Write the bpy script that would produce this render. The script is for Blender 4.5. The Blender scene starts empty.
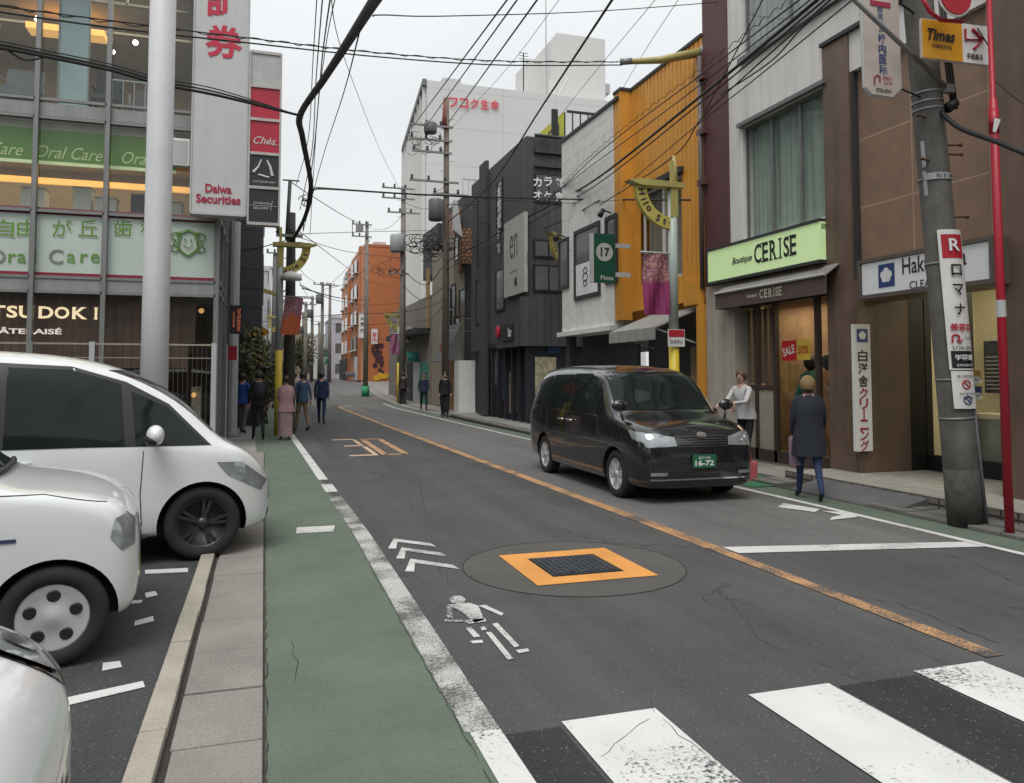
import bpy, bmesh, math, random
from mathutils import Vector, Matrix, geometry
from mathutils.bvhtree import BVHTree
random.seed(7)
SC = bpy.context.scene
COL = SC.collection
R = math.radians
# ------------------------------------------------------------------ camera
FOC, CY, YAW, PITCH, EYE = 780.0, 334.1, R(17.6), R(3.0), 1.6
cam_d = bpy.data.cameras.new('camera'); cam = bpy.data.objects.new('camera', cam_d); COL.objects.link(cam)
cam.location = (0, 0, EYE); cam.rotation_euler = (R(90) + PITCH, 0, -YAW)
cam_d.sensor_width = 36; cam_d.lens = FOC / 1024 * 36
cam_d.shift_y = -(391.5 - CY) / 1024; cam_d.clip_end = 3000; cam_d.clip_start = 0.05
SC.camera = cam
# ------------------------------------------------------------------ world: overcast sky
SUN_EL, SUN_AZ = R(62), R(200)
W = bpy.data.worlds.new('World'); SC.world = W; W.use_nodes = True
nt = W.node_tree; nt.nodes.clear()
sky = nt.nodes.new('ShaderNodeTexSky'); sky.sky_type = 'NISHITA'; sky.sun_disc = False
sky.sun_elevation = SUN_EL; sky.sun_rotation = SUN_AZ; sky.air_density = 1.0; sky.dust_density = 4.0
hs = nt.nodes.new('ShaderNodeHueSaturation'); hs.inputs['Saturation'].default_value = 0.12
bg1 = nt.nodes.new('ShaderNodeBackground'); bg1.inputs['Strength'].default_value = 0.05
tc = nt.nodes.new('ShaderNodeTexCoord'); sx = nt.nodes.new('ShaderNodeSeparateXYZ')
rp = nt.nodes.new('ShaderNodeValToRGB')
rp.color_ramp.elements[0].position = 0.0; rp.color_ramp.elements[0].color = (.70, .72, .72, 1)
rp.color_ramp.elements[1].position = 0.75; rp.color_ramp.elements[1].color = (1.0, 1.02, 1.04, 1)
e = rp.color_ramp.elements.new(0.32); e.color = (.62, .645, .655, 1)
nz = nt.nodes.new('ShaderNodeTexNoise'); nz.inputs['Scale'].default_value = 1.6; nz.inputs['Detail'].default_value = 4
mr = nt.nodes.new('ShaderNodeMapRange'); mr.inputs['To Min'].default_value = .90; mr.inputs['To Max'].default_value = 1.08
mr.inputs['From Min'].default_value = .35; mr.inputs['From Max'].default_value = .65
mul = nt.nodes.new('ShaderNodeVectorMath'); mul.operation = 'SCALE'
bg2 = nt.nodes.new('ShaderNodeBackground'); bg2.inputs['Strength'].default_value = 1.0
add = nt.nodes.new('ShaderNodeAddShader'); wo = nt.nodes.new('ShaderNodeOutputWorld')
L = nt.links.new
L(sky.outputs[0], hs.inputs['Color']); L(hs.outputs[0], bg1.inputs['Color'])
L(tc.outputs['Generated'], sx.inputs[0]); L(sx.outputs['Z'], rp.inputs[0]); L(tc.outputs['Generated'], nz.inputs['Vector'])
L(nz.outputs['Fac'], mr.inputs['Value']); L(rp.outputs[0], mul.inputs[0]); L(mr.outputs[0], mul.inputs['Scale'])
L(mul.outputs[0], bg2.inputs['Color']); L(bg1.outputs[0], add.inputs[0]); L(bg2.outputs[0], add.inputs[1]); L(add.outputs[0], wo.inputs[0])
sun_d = bpy.data.lights.new('sun', 'SUN'); sun_d.energy = 1.5; sun_d.angle = R(28); sun_d.color = (1, .97, .93)
sun = bpy.data.objects.new('sun', sun_d); COL.objects.link(sun)
sun.rotation_euler = (R(90) - SUN_EL, 0, R(-35))
SC.view_settings.view_transform = 'Standard'; SC.view_settings.look = 'None'
SC.view_settings.exposure = 0.0; SC.view_settings.gamma = 1.0; SC.view_settings.use_curve_mapping = False
SC.cycles.max_bounces = 6; SC.cycles.transparent_max_bounces = 12; SC.cycles.caustics_reflective = False; SC.cycles.caustics_refractive = False

# ------------------------------------------------------------------ pixel -> point on a real plane
def ray(px, py):
    x = (px - 512) / FOC; y = (CY - py) / FOC
    fy = math.cos(PITCH) - y * math.sin(PITCH); uz = math.sin(PITCH) + y * math.cos(PITCH)
    return Vector((x * math.cos(YAW) + fy * math.sin(YAW), -x * math.sin(YAW) + fy * math.cos(YAW), uz))
def atG(px, py, z=0.0):
    r = ray(px, py); t = (z - EYE) / r.z; return Vector((r.x * t, r.y * t, z))
def atX(px, py, X):
    r = ray(px, py); t = X / r.x; return Vector((X, r.y * t, EYE + r.z * t))
def atY(px, py, Y):
    r = ray(px, py); t = Y / r.y; return Vector((r.x * t, Y, EYE + r.z * t))

# ------------------------------------------------------------------ materials
MATS = {}
def srgb(c):
    return tuple(((v / 255) / 12.92 if v / 255 <= .04045 else ((v / 255 + .055) / 1.055) ** 2.4) for v in c)
def mat(name, col, rough=.7, metal=0.0, var=.12, scale=3.0, bump=0.0, bscale=60, streak=0.0, spec=.5, emit=0.0, coat=0.0, fine=0.0, alpha=1.0):
    if name in MATS: return MATS[name]
    m = bpy.data.materials.new(name); m.use_nodes = True; MATS[name] = m
    t = m.node_tree; b = t.nodes['Principled BSDF']; lk = t.links.new
    col = tuple(col)
    b.inputs['Roughness'].default_value = rough; b.inputs['Metallic'].default_value = metal
    b.inputs['Specular IOR Level'].default_value = spec; b.inputs['Coat Weight'].default_value = coat
    b.inputs['Coat Roughness'].default_value = .04
    tcn = t.nodes.new('ShaderNodeTexCoord')
    geo = t.nodes.new('ShaderNodeNewGeometry')
    n = t.nodes.new('ShaderNodeTexNoise'); n.inputs['Scale'].default_value = scale; n.inputs['Detail'].default_value = 6; n.inputs['Roughness'].default_value = .6
    lk(geo.outputs['Position'], n.inputs['Vector'])
    r_ = t.nodes.new('ShaderNodeMapRange'); r_.inputs['From Min'].default_value = .3; r_.inputs['From Max'].default_value = .7
    r_.inputs['To Min'].default_value = 1 - var; r_.inputs['To Max'].default_value = 1 + var
    lk(n.outputs['Fac'], r_.inputs['Value'])
    cur = r_.outputs[0]
    def times(a, bb):
        q = t.nodes.new('ShaderNodeMath'); q.operation = 'MULTIPLY'; lk(a, q.inputs[0]); lk(bb, q.inputs[1]); return q.outputs[0]
    if streak > 0:
        mp = t.nodes.new('ShaderNodeMapping'); mp.inputs['Scale'].default_value = (5, 5, .35); lk(geo.outputs['Position'], mp.inputs['Vector'])
        n2 = t.nodes.new('ShaderNodeTexNoise'); n2.inputs['Scale'].default_value = 1.2; n2.inputs['Detail'].default_value = 5; lk(mp.outputs[0], n2.inputs['Vector'])
        r2 = t.nodes.new('ShaderNodeMapRange'); r2.inputs['From Min'].default_value = .42; r2.inputs['From Max'].default_value = .72
        r2.inputs['To Min'].default_value = 1; r2.inputs['To Max'].default_value = 1 - streak; lk(n2.outputs['Fac'], r2.inputs['Value'])
        cur = times(cur, r2.outputs[0])
    if fine > 0:
        n3 = t.nodes.new('ShaderNodeTexNoise'); n3.inputs['Scale'].default_value = 140; n3.inputs['Detail'].default_value = 3; lk(geo.outputs['Position'], n3.inputs['Vector'])
        r3 = t.nodes.new('ShaderNodeMapRange'); r3.inputs['From Min'].default_value = .35; r3.inputs['From Max'].default_value = .65
        r3.inputs['To Min'].default_value = 1 - fine; r3.inputs['To Max'].default_value = 1 + fine; lk(n3.outputs['Fac'], r3.inputs['Value'])
        cur = times(cur, r3.outputs[0])
    vm = t.nodes.new('ShaderNodeVectorMath'); vm.operation = 'SCALE'; vm.inputs[0].default_value = col[:3]; lk(cur, vm.inputs['Scale'])
    lk(vm.outputs[0], b.inputs['Base Color'])
    m['colsock'] = 0
    if emit > 0:
        b.inputs['Emission Color'].default_value = (*col[:3], 1); b.inputs['Emission Strength'].default_value = emit
    if bump > 0:
        nb = t.nodes.new('ShaderNodeTexNoise'); nb.inputs['Scale'].default_value = bscale; nb.inputs['Detail'].default_value = 4; lk(geo.outputs['Position'], nb.inputs['Vector'])
        bp = t.nodes.new('ShaderNodeBump'); bp.inputs['Strength'].default_value = bump; bp.inputs['Distance'].default_value = .01
        lk(nb.outputs['Fac'], bp.inputs['Height']); lk(bp.outputs[0], b.inputs['Normal'])
    return m
def paint_mat(name, col, wear=.45, under=(.06, .06, .062), wscale=9.0, sharp=.05, dirt=.2):
    """road paint: worn away where a noise falls under a threshold, showing asphalt"""
    if name in MATS: return MATS[name]
    m = bpy.data.materials.new(name); m.use_nodes = True; MATS[name] = m
    t = m.node_tree; b = t.nodes['Principled BSDF']; lk = t.links.new
    b.inputs['Roughness'].default_value = .75
    geo = t.nodes.new('ShaderNodeNewGeometry')
    n1 = t.nodes.new('ShaderNodeTexNoise'); n1.inputs['Scale'].default_value = wscale * 12; n1.inputs['Detail'].default_value = 6; n1.inputs['Roughness'].default_value = .7
    n2 = t.nodes.new('ShaderNodeTexNoise'); n2.inputs['Scale'].default_value = wscale * .35; n2.inputs['Detail'].default_value = 3
    for n in (n1, n2): lk(geo.outputs['Position'], n.inputs['Vector'])
    a = t.nodes.new('ShaderNodeMath'); a.operation = 'MULTIPLY_ADD'; lk(n1.outputs['Fac'], a.inputs[0]); a.inputs[1].default_value = .55
    s = t.nodes.new('ShaderNodeMath'); s.operation = 'MULTIPLY'; lk(n2.outputs['Fac'], s.inputs[0]); s.inputs[1].default_value = .45; lk(s.outputs[0], a.inputs[2])
    r_ = t.nodes.new('ShaderNodeMapRange'); r_.inputs['From Min'].default_value = wear - sharp; r_.inputs['From Max'].default_value = wear + sharp; lk(a.outputs[0], r_.inputs['Value'])
    n3 = t.nodes.new('ShaderNodeTexNoise'); n3.inputs['Scale'].default_value = 2.2; n3.inputs['Detail'].default_value = 7; lk(geo.outputs['Position'], n3.inputs['Vector'])
    r3 = t.nodes.new('ShaderNodeMapRange'); r3.inputs['From Min'].default_value = .3; r3.inputs['From Max'].default_value = .7; r3.inputs['To Min'].default_value = 1 - dirt; r3.inputs['To Max'].default_value = 1.05; lk(n3.outputs['Fac'], r3.inputs['Value'])
    vm = t.nodes.new('ShaderNodeVectorMath'); vm.operation = 'SCALE'; vm.inputs[0].default_value = col; lk(r3.outputs[0], vm.inputs['Scale'])
    mx = t.nodes.new('ShaderNodeMix'); mx.data_type = 'RGBA'; mx.inputs['A'].default_value = (*under, 1); lk(vm.outputs[0], mx.inputs['B']); lk(r_.outputs[0], mx.inputs['Factor'])
    lk(mx.outputs['Result'], b.inputs['Base Color'])
    return m
def glass_mat(name, tint=(.55, .62, .6), transp=.55, rough=.02):
    if name in MATS: return MATS[name]
    m = bpy.data.materials.new(name); m.use_nodes = True; MATS[name] = m
    t = m.node_tree; t.nodes.clear(); lk = t.links.new
    o = t.nodes.new('ShaderNodeOutputMaterial'); mx = t.nodes.new('ShaderNodeMixShader'); tr = t.nodes.new('ShaderNodeBsdfTransparent'); gl = t.nodes.new('ShaderNodeBsdfGlossy')
    fr = t.nodes.new('ShaderNodeFresnel'); bk_ = t.nodes.new('ShaderNodeNewGeometry'); io = t.nodes.new('ShaderNodeMapRange'); io.inputs['To Min'].default_value = 1.5; io.inputs['To Max'].default_value = 1 / 1.5; lk(bk_.outputs['Backfacing'], io.inputs['Value']); lk(io.outputs[0], fr.inputs['IOR'])
    ma = t.nodes.new('ShaderNodeMath'); ma.operation = 'MULTIPLY_ADD'; ma.inputs[1].default_value = 1.0; ma.inputs[2].default_value = 1 - transp - .04; ma.use_clamp = True
    tr.inputs[0].default_value = (*tint, 1); gl.inputs['Roughness'].default_value = rough; gl.inputs[0].default_value = (.85, .88, .88, 1)
    nb = t.nodes.new('ShaderNodeTexNoise'); nb.inputs['Scale'].default_value = .8; geo = t.nodes.new('ShaderNodeNewGeometry'); lk(geo.outputs['Position'], nb.inputs['Vector'])
    bp = t.nodes.new('ShaderNodeBump'); bp.inputs['Strength'].default_value = .12; bp.inputs['Distance'].default_value = .02; lk(nb.outputs['Fac'], bp.inputs['Height']); lk(bp.outputs[0], gl.inputs['Normal'])
    lk(fr.outputs[0], ma.inputs[0]); lk(ma.outputs[0], mx.inputs[0]); lk(tr.outputs[0], mx.inputs[1]); lk(gl.outputs[0], mx.inputs[2]); lk(mx.outputs[0], o.inputs[0])
    return m
def pattern_mat(name, kind, c1, c2, size, mortar=.02, rough=.7, axis='XZ', var=.1, nsc=4, namp=.1):
    """tiles / slats / corrugation laid out in object space"""
    if name in MATS: return MATS[name]
    m = bpy.data.materials.new(name); m.use_nodes = True; MATS[name] = m
    t = m.node_tree; b = t.nodes['Principled BSDF']; lk = t.links.new; b.inputs['Roughness'].default_value = rough
    geo = t.nodes.new('ShaderNodeNewGeometry'); sp = t.nodes.new('ShaderNodeSeparateXYZ'); cb = t.nodes.new('ShaderNodeCombineXYZ'); lk(geo.outputs['Position'], sp.inputs[0])
    u, v = axis[0], axis[1]; lk(sp.outputs[u], cb.inputs[0]); lk(sp.outputs[v], cb.inputs[1])
    br = t.nodes.new('ShaderNodeTexBrick'); lk(cb.outputs[0], br.inputs['Vector']); br.inputs['Scale'].default_value = 1
    br.inputs['Brick Width'].default_value = size[0]; br.inputs['Row Height'].default_value = size[1]; br.inputs['Mortar Size'].default_value = mortar
    br.offset = .5 if kind == 'brick' else 0.0
    a = tuple(x * (1 - var) for x in c1); bb = tuple(min(1, x * (1 + var)) for x in c1)
    br.inputs['Color1'].default_value = (*a, 1); br.inputs['Color2'].default_value = (*bb, 1); br.inputs['Mortar'].default_value = (*c2, 1)
    n = t.nodes.new('ShaderNodeTexNoise'); n.inputs['Scale'].default_value = nsc; n.inputs['Detail'].default_value = 6; lk(geo.outputs['Position'], n.inputs['Vector'])
    r_ = t.nodes.new('ShaderNodeMapRange'); r_.inputs['From Min'].default_value = .3; r_.inputs['From Max'].default_value = .7; r_.inputs['To Min'].default_value = 1 - namp * 1.2; r_.inputs['To Max'].default_value = 1 + namp; lk(n.outputs['Fac'], r_.inputs['Value'])
    vm = t.nodes.new('ShaderNodeVectorMath'); vm.operation = 'SCALE'; lk(br.outputs['Color'], vm.inputs[0]); lk(r_.outputs[0], vm.inputs['Scale']); lk(vm.outputs[0], b.inputs['Base Color'])
    bp = t.nodes.new('ShaderNodeBump'); bp.inputs['Strength'].default_value = .5; bp.inputs['Distance'].default_value = .01; bp.invert = True; lk(br.outputs['Fac'], bp.inputs['Height']); lk(bp.outputs[0], b.inputs['Normal'])
    return m

# ------------------------------------------------------------------ mesh builder
class MB:
    def __init__(s): s.v = []; s.f = []; s.mi = []; s.sm = []; s.mats = []; s.cur = 0; s.smooth = False
    def m(s, material, smooth=None):
        if material not in s.mats: s.mats.append(material)
        s.cur = s.mats.index(material)
        if smooth is not None: s.smooth = smooth
        return s
    def face(s, idx): s.f.append(tuple(idx)); s.mi.append(s.cur); s.sm.append(s.smooth)
    def poly(s, pts):
        b = len(s.v); s.v += [Vector(p) for p in pts]; s.face(range(b, b + len(pts))); return s
    def quad(s, a, b, c, d): return s.poly([a, b, c, d])
    def box(s, x0, y0, z0, x1, y1, z1):
        if x0 > x1: x0, x1 = x1, x0
        if y0 > y1: y0, y1 = y1, y0
        if z0 > z1: z0, z1 = z1, z0
        b = len(s.v); s.v += [Vector(p) for p in ((x0, y0, z0), (x1, y0, z0), (x1, y1, z0), (x0, y1, z0), (x0, y0, z1), (x1, y0, z1), (x1, y1, z1), (x0, y1, z1))]
        for q in ((0, 3, 2, 1), (4, 5, 6, 7), (0, 1, 5, 4), (1, 2, 6, 5), (2, 3, 7, 6), (3, 0, 4, 7)): s.face([b + i for i in q])
        return s
    def hexa(s, p):   # 8 corners: bottom ring 4, top ring 4
        b = len(s.v); s.v += [Vector(q) for q in p]
        for q in ((0, 3, 2, 1), (4, 5, 6, 7), (0, 1, 5, 4), (1, 2, 6, 5), (2, 3, 7, 6), (3, 0, 4, 7)): s.face([b + i for i in q])
        return s
    def prism(s, pts, d):   # flat outline extruded by vector d
        d = Vector(d); n = len(pts); b = len(s.v); s.v += [Vector(p) for p in pts] + [Vector(p) + d for p in pts]
        s.face(range(b + n - 1, b - 1, -1)); s.face(range(b + n, b + 2 * n))
        for i in range(n): s.face((b + i, b + (i + 1) % n, b + n + (i + 1) % n, b + n + i))
        return s
    def tube(s, path, r, n=8, cap=True):
        path = [Vector(p) for p in path]; rs = r if isinstance(r, (list, tuple)) else [r] * len(path)
        b = len(s.v); up = None
        for i, p in enumerate(path):
            d = (path[min(i + 1, len(path) - 1)] - path[max(i - 1, 0)]).normalized()
            if up is None: up = Vector((0, 0, 1)) if abs(d.z) < .9 else Vector((1, 0, 0))
            u = d.cross(up)
            if u.length < 1e-5: u = d.orthogonal()
            u.normalize(); w = u.cross(d).normalized()
            for k in range(n):
                a = 2 * math.pi * k / n; s.v.append(p + (u * math.cos(a) + w * math.sin(a)) * rs[i])
        for i in range(len(path) - 1):
            for k in range(n): s.face((b + i * n + k, b + i * n + (k + 1) % n, b + (i + 1) * n + (k + 1) % n, b + (i + 1) * n + k))
        if cap:
            s.face([b + k for k in range(n)][::-1]); s.face([b + (len(path) - 1) * n + k for k in range(n)])
        return s
    def lathe(s, prof, c, axis=(0, 0, 1), n=24):   # prof: (radius, along)
        ax = Vector(axis).normalized(); u = ax.orthogonal().normalized(); w = ax.cross(u); c = Vector(c); b = len(s.v)
        for r, h in prof:
            for k in range(n):
                a = 2 * math.pi * k / n; s.v.append(c + ax * h + (u * math.cos(a) + w * math.sin(a)) * r)
        for i in range(len(prof) - 1):
            for k in range(n): s.face((b + i * n + k, b + i * n + (k + 1) % n, b + (i + 1) * n + (k + 1) % n, b + (i + 1) * n + k))
        if prof[0][0] > 1e-4: s.face([b + k for k in range(n)][::-1])
        if prof[-1][0] > 1e-4: s.face([b + (len(prof) - 1) * n + k for k in range(n)])
        return s
    def ball(s, c, r, n=10, sc=(1, 1, 1)):
        c = Vector(c); b = len(s.v); m_ = n // 2 + 1
        for i in range(m_ + 1):
            th = math.pi * i / m_
            for k in range(n):
                a = 2 * math.pi * k / n
                s.v.append(c + Vector((math.sin(th) * math.cos(a) * sc[0], math.sin(th) * math.sin(a) * sc[1], -math.cos(th) * sc[2])) * r)
        for i in range(m_):
            for k in range(n): s.face((b + i * n + k, b + i * n + (k + 1) % n, b + (i + 1) * n + (k + 1) % n, b + (i + 1) * n + k))
        return s
    def text(s, string, c, right, up, w=None, h=None, bold=0.0, shear=0.0, depth=0.0):
        """letters fitted into a w x h box centred on c"""
        vs, fs = glyphs(string, bold, shear)
        if not vs: return s
        x0 = min(p[0] for p in vs); x1 = max(p[0] for p in vs); y0 = min(p[1] for p in vs); y1 = max(p[1] for p in vs)
        sx_ = (w / (x1 - x0)) if w else None; sy_ = (h / (y1 - y0)) if h else None
        sx_ = sx_ or sy_; sy_ = sy_ or sx_
        c = Vector(c); right = Vector(right).normalized(); up = Vector(up).normalized(); b = len(s.v)
        s.v += [c + right * ((p[0] - (x0 + x1) / 2) * sx_) + up * ((p[1] - (y0 + y1) / 2) * sy_) for p in vs]
        for f in fs: s.face([b + i for i in f])
        return s
    def column_text(s, string, top, right, up, w, pitch, bold=0.0, h=None):
        for i, ch in enumerate(string):
            if ch.strip(): s.text(ch, Vector(top) - Vector(up) * (pitch * (i + .5)), right, up, w if ch not in 'ー' else w * .12, (h or w) , bold)
        return s
    def build(s, name, parent=None, origin=None, bevel=0, local=False):
        me = bpy.data.meshes.new(name)
        base = Vector((0, 0, 0))
        if parent is not None and not local: base = parent_loc(parent)
        if origin is not None: base = Vector(origin)
        me.from_pydata([tuple(p - base) for p in s.v], [], s.f)
        for m_ in s.mats: me.materials.append(m_)
        me.polygons.foreach_set('material_index', s.mi); me.polygons.foreach_set('use_smooth', s.sm); me.update()
        o = bpy.data.objects.new(name, me); COL.objects.link(o)
        if parent is not None: o.parent = parent
        elif origin is not None: o.location = origin
        if bevel:
            bv = o.modifiers.new('bevel', 'BEVEL'); bv.width = bevel; bv.segments = 2; bv.limit_method = 'ANGLE'; bv.angle_limit = R(40)
        return o
def parent_loc(p):
    v = Vector(p.location)
    while p.parent: p = p.parent; v += Vector(p.location)
    return v
GL = {}
def glyphs(string, bold=0.0, shear=0.0):
    key = (string, bold, shear)
    if key in GL: return GL[key]
    cu = bpy.data.curves.new('t', 'FONT'); cu.body = string; cu.size = 1; cu.offset = bold; cu.shear = shear; cu.resolution_u = 3
    ob = bpy.data.objects.new('t', cu); COL.objects.link(ob)
    dg = bpy.context.evaluated_depsgraph_get(); dg.update()
    me = ob.evaluated_get(dg).to_mesh()
    vs = [(v.co.x, v.co.y) for v in me.vertices]; fs = [tuple(p.vertices) for p in me.polygons]
    ob.evaluated_get(dg).to_mesh_clear()
    bpy.data.objects.remove(ob); bpy.data.curves.remove(cu)
    GL[key] = (vs, fs); return GL[key]
def tag(o, label=None, cat=None, group=None, kind=None):
    if label: o['label'] = label
    if cat: o['category'] = cat
    if group: o['group'] = group
    if kind: o['kind'] = kind
    return o
def thing(name, label, cat, loc=(0, 0, 0), group=None, rz=0.0):
    o = bpy.data.objects.new(name, None); COL.objects.link(o); o.location = loc; o.rotation_euler = (0, 0, rz); o.empty_display_size = .2
    return tag(o, label, cat, group)
def kids(o): return [c for c in bpy.data.objects if c.parent is o]
def copy_thing(o, loc=None, rz=None, label=None, parent=None):
    c = o.copy(); COL.objects.link(c); c.parent = parent
    for ch in kids(o): copy_thing(ch, parent=c)
    if loc is not None: c.location = loc
    if rz is not None: c.rotation_euler = (0, 0, rz)
    if label: c['label'] = label
    return c
UP = Vector((0, 0, 1)); XR = Vector((1, 0, 0)); YN = Vector((0, -1, 0)); YP = Vector((0, 1, 0))
def sag(a, b, s, n=14):
    a = Vector(a); b = Vector(b)
    return [a.lerp(b, i / n) - UP * (s * 4 * (i / n) * (1 - i / n)) for i in range(n + 1)]
# ================================================================== GROUND
def off(y):      # sideways drift of the street
    P = [(-60, 0), (8, 0), (25, -.30), (38, -.42), (52, .1), (75, 1.9), (100, 4.2), (140, 8.5), (260, 22)]
    for (a, va), (b, vb) in zip(P, P[1:]):
        if y <= b: return va + (vb - va) * (y - a) / (b - a)
    return P[-1][1]
def gz(y):       # the street climbs a little far away
    if y < 36: return 0.0
    if y < 95:
        t = (y - 36) / 59; return .95 * t * t * (3 - 2 * t)
    return .95
YS = [-14, -6, -2, 0, 2, 3, 4, 6, 8, 12, 16, 20, 25, 30, 34, 38, 42, 46, 52, 58, 64, 70, 75, 82, 90, 100, 115, 140, 190, 260]
def strip(name, x0, x1, z, y0, y1, material, kind='structure', thick=0, parent=None):
    ys = sorted([y for y in YS if y0 < y < y1] + [y0, y1]); b = MB().m(material)
    for a, c in zip(ys, ys[1:]):
        p = [(x0 + off(a), a, gz(a) + z), (x1 + off(a), a, gz(a) + z), (x1 + off(c), c, gz(c) + z), (x0 + off(c), c, gz(c) + z)]
        if thick: b.hexa([(q[0], q[1], q[2] - thick) for q in p] + p)
        else: b.poly(p)
    return tag(b.build(name, parent), kind=kind if parent is None else None)
def asphalt(name, base, speck=.35, patchy=.14):
    m = mat(name, base, rough=.85, var=patchy, scale=.9, bump=.55, bscale=150, fine=speck, spec=.3)
    t = m.node_tree; lk = t.links.new; b = t.nodes['Principled BSDF']
    src = b.inputs['Base Color'].links[0].from_socket
    geo = t.nodes.new('ShaderNodeNewGeometry')
    # pale stones
    vo = t.nodes.new('ShaderNodeTexVoronoi'); vo.inputs['Scale'].default_value = 60; lk(geo.outputs['Position'], vo.inputs['Vector'])
    cr = t.nodes.new('ShaderNodeMapRange'); cr.inputs['From Min'].default_value = .16; cr.inputs['From Max'].default_value = .30; cr.inputs['To Min'].default_value = 1; cr.inputs['To Max'].default_value = 0
    lk(vo.outputs['Distance'], cr.inputs['Value'])
    wn = t.nodes.new('ShaderNodeTexWhiteNoise'); lk(vo.outputs['Position'], wn.inputs['Vector'])
    gt = t.nodes.new('ShaderNodeMath'); gt.operation = 'GREATER_THAN'; gt.inputs[1].default_value = .84; lk(wn.outputs['Value'], gt.inputs[0])
    mm = t.nodes.new('ShaderNodeMath'); mm.operation = 'MULTIPLY'; lk(cr.outputs[0], mm.inputs[0]); lk(gt.outputs[0], mm.inputs[1])
    mx = t.nodes.new('ShaderNodeMix'); mx.data_type = 'RGBA'; lk(mm.outputs[0], mx.inputs['Factor']); lk(src, mx.inputs['A']); mx.inputs['B'].default_value = (.20, .198, .19, 1)
    tw = t.nodes.new('ShaderNodeMapping'); tw.inputs['Scale'].default_value = (1.6, .06, 1); lk(geo.outputs['Position'], tw.inputs['Vector'])
    tn = t.nodes.new('ShaderNodeTexNoise'); tn.inputs['Scale'].default_value = 1.3; tn.inputs['Detail'].default_value = 3; lk(tw.outputs[0], tn.inputs['Vector'])
    tm = t.nodes.new('ShaderNodeMapRange'); tm.inputs['From Min'].default_value = .32; tm.inputs['From Max'].default_value = .68; tm.inputs['To Min'].default_value = .84; tm.inputs['To Max'].default_value = 1.18; lk(tn.outputs['Fac'], tm.inputs['Value'])
    tv = t.nodes.new('ShaderNodeVectorMath'); tv.operation = 'SCALE'; lk(src, tv.inputs[0]); lk(tm.outputs[0], tv.inputs['Scale']); lk(tv.outputs[0], mx.inputs['A'])
    # fine cracks
    nz_ = t.nodes.new('ShaderNodeTexNoise'); nz_.inputs['Scale'].default_value = 2.5; nz_.inputs['Detail'].default_value = 5; lk(geo.outputs['Position'], nz_.inputs['Vector'])
    mxv = t.nodes.new('ShaderNodeMix'); mxv.data_type = 'VECTOR'; mxv.inputs['Factor'].default_value = .35; lk(geo.outputs['Position'], mxv.inputs['A']); lk(nz_.outputs['Color'], mxv.inputs['B'])
    v2 = t.nodes.new('ShaderNodeTexVoronoi'); v2.feature = 'DISTANCE_TO_EDGE'; v2.inputs['Scale'].default_value = .9; lk(mxv.outputs['Result'], v2.inputs['Vector'])
    c2 = t.nodes.new('ShaderNodeMapRange'); c2.inputs['From Min'].default_value = .0; c2.inputs['From Max'].default_value = .012; c2.inputs['To Min'].default_value = .55; c2.inputs['To Max'].default_value = 1; lk(v2.outputs['Distance'], c2.inputs['Value'])
    n5 = t.nodes.new('ShaderNodeTexNoise'); n5.inputs['Scale'].default_value = .45; lk(geo.outputs['Position'], n5.inputs['Vector'])
    g5 = t.nodes.new('ShaderNodeMapRange'); g5.inputs['From Min'].default_value = .5; g5.inputs['From Max'].default_value = .6; lk(n5.outputs['Fac'], g5.inputs['Value'])
    mz = t.nodes.new('ShaderNodeMix'); mz.inputs['A'].default_value = 1.0; lk(g5.outputs[0], mz.inputs['Factor']); lk(c2.outputs[0], mz.inputs['B'])
    vm = t.nodes.new('ShaderNodeVectorMath'); vm.operation = 'SCALE'; lk(mx.outputs['Result'], vm.inputs[0]); lk(mz.outputs['Result'], vm.inputs['Scale']); lk(vm.outputs[0], b.inputs['Base Color'])
    return m
M_road = asphalt('asphalt_dark', (.078, .077, .077)); M_lot = asphalt('asphalt_lot', (.055, .055, .058), .3)
M_lane = asphalt('asphalt_coarse', (.135, .132, .128), .5, .1); M_patch = asphalt('asphalt_new', (.036, .036, .038), .3)
M_green = mat('green_surfacing', (.116, .148, .113), rough=.85, var=.16, scale=1.3, bump=.5, bscale=150, fine=.14, spec=.3)
M_green2 = mat('green_surfacing_bright', (.03, .17, .075), rough=.85, var=.2, scale=1.3, bump=.5, bscale=150, fine=.2)
M_conc = mat('concrete_slab', (.235, .215, .195), rough=.9, var=.16, scale=1.8, bump=.5, bscale=90, fine=.22, streak=.0)
M_kerb = mat('concrete_kerb', (.34, .31, .26), rough=.9, var=.15, scale=3, bump=.4, bscale=80, fine=.15)
M_gap = mat('joint_dirt', (.045, .04, .034), rough=1, var=.3, scale=8)
M_pave = mat('pale_paving', (.23, .22, .205), rough=.9, var=.15, scale=1.5, bump=.4, fine=.15)
g = MB().m(mat('ground_soil', (.11, .108, .1), rough=.95, var=.2, scale=.4))
g.poly([(-900, -200, -.06), (900, -200, -.06), (900, 36, -.06), (-900, 36, -.06)])
g.poly([(-900, 36, -.06), (900, 36, -.06), (900, 95, .85), (-900, 95, .85)]); g.poly([(-900, 95, .85), (900, 95, .85), (900, 2500, .85), (-900, 2500, .85)])
tag(g.build('ground'), kind='structure')
strip('road', .6, 6.95, 0, -14, 260, M_road)
lane = MB().m(M_lane)
pts = [y for y in YS if 6.28 < y < 140]; pts = [6.28] + pts
for a, c in zip(pts, pts[1:]):
    lane.poly([(4.0 + off(a), a, gz(a) + .004), (6.95 + off(a), a - (.45 if a == 6.28 else 0), gz(a) + .004), (6.95 + off(c), c, gz(c) + .004), (4.0 + off(c), c, gz(c) + .004)])
tag(lane.build('road_lane_surface'), kind='structure')
strip('road_shoulder_surface', .03, .93, .003, -6, 40, M_green)
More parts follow.
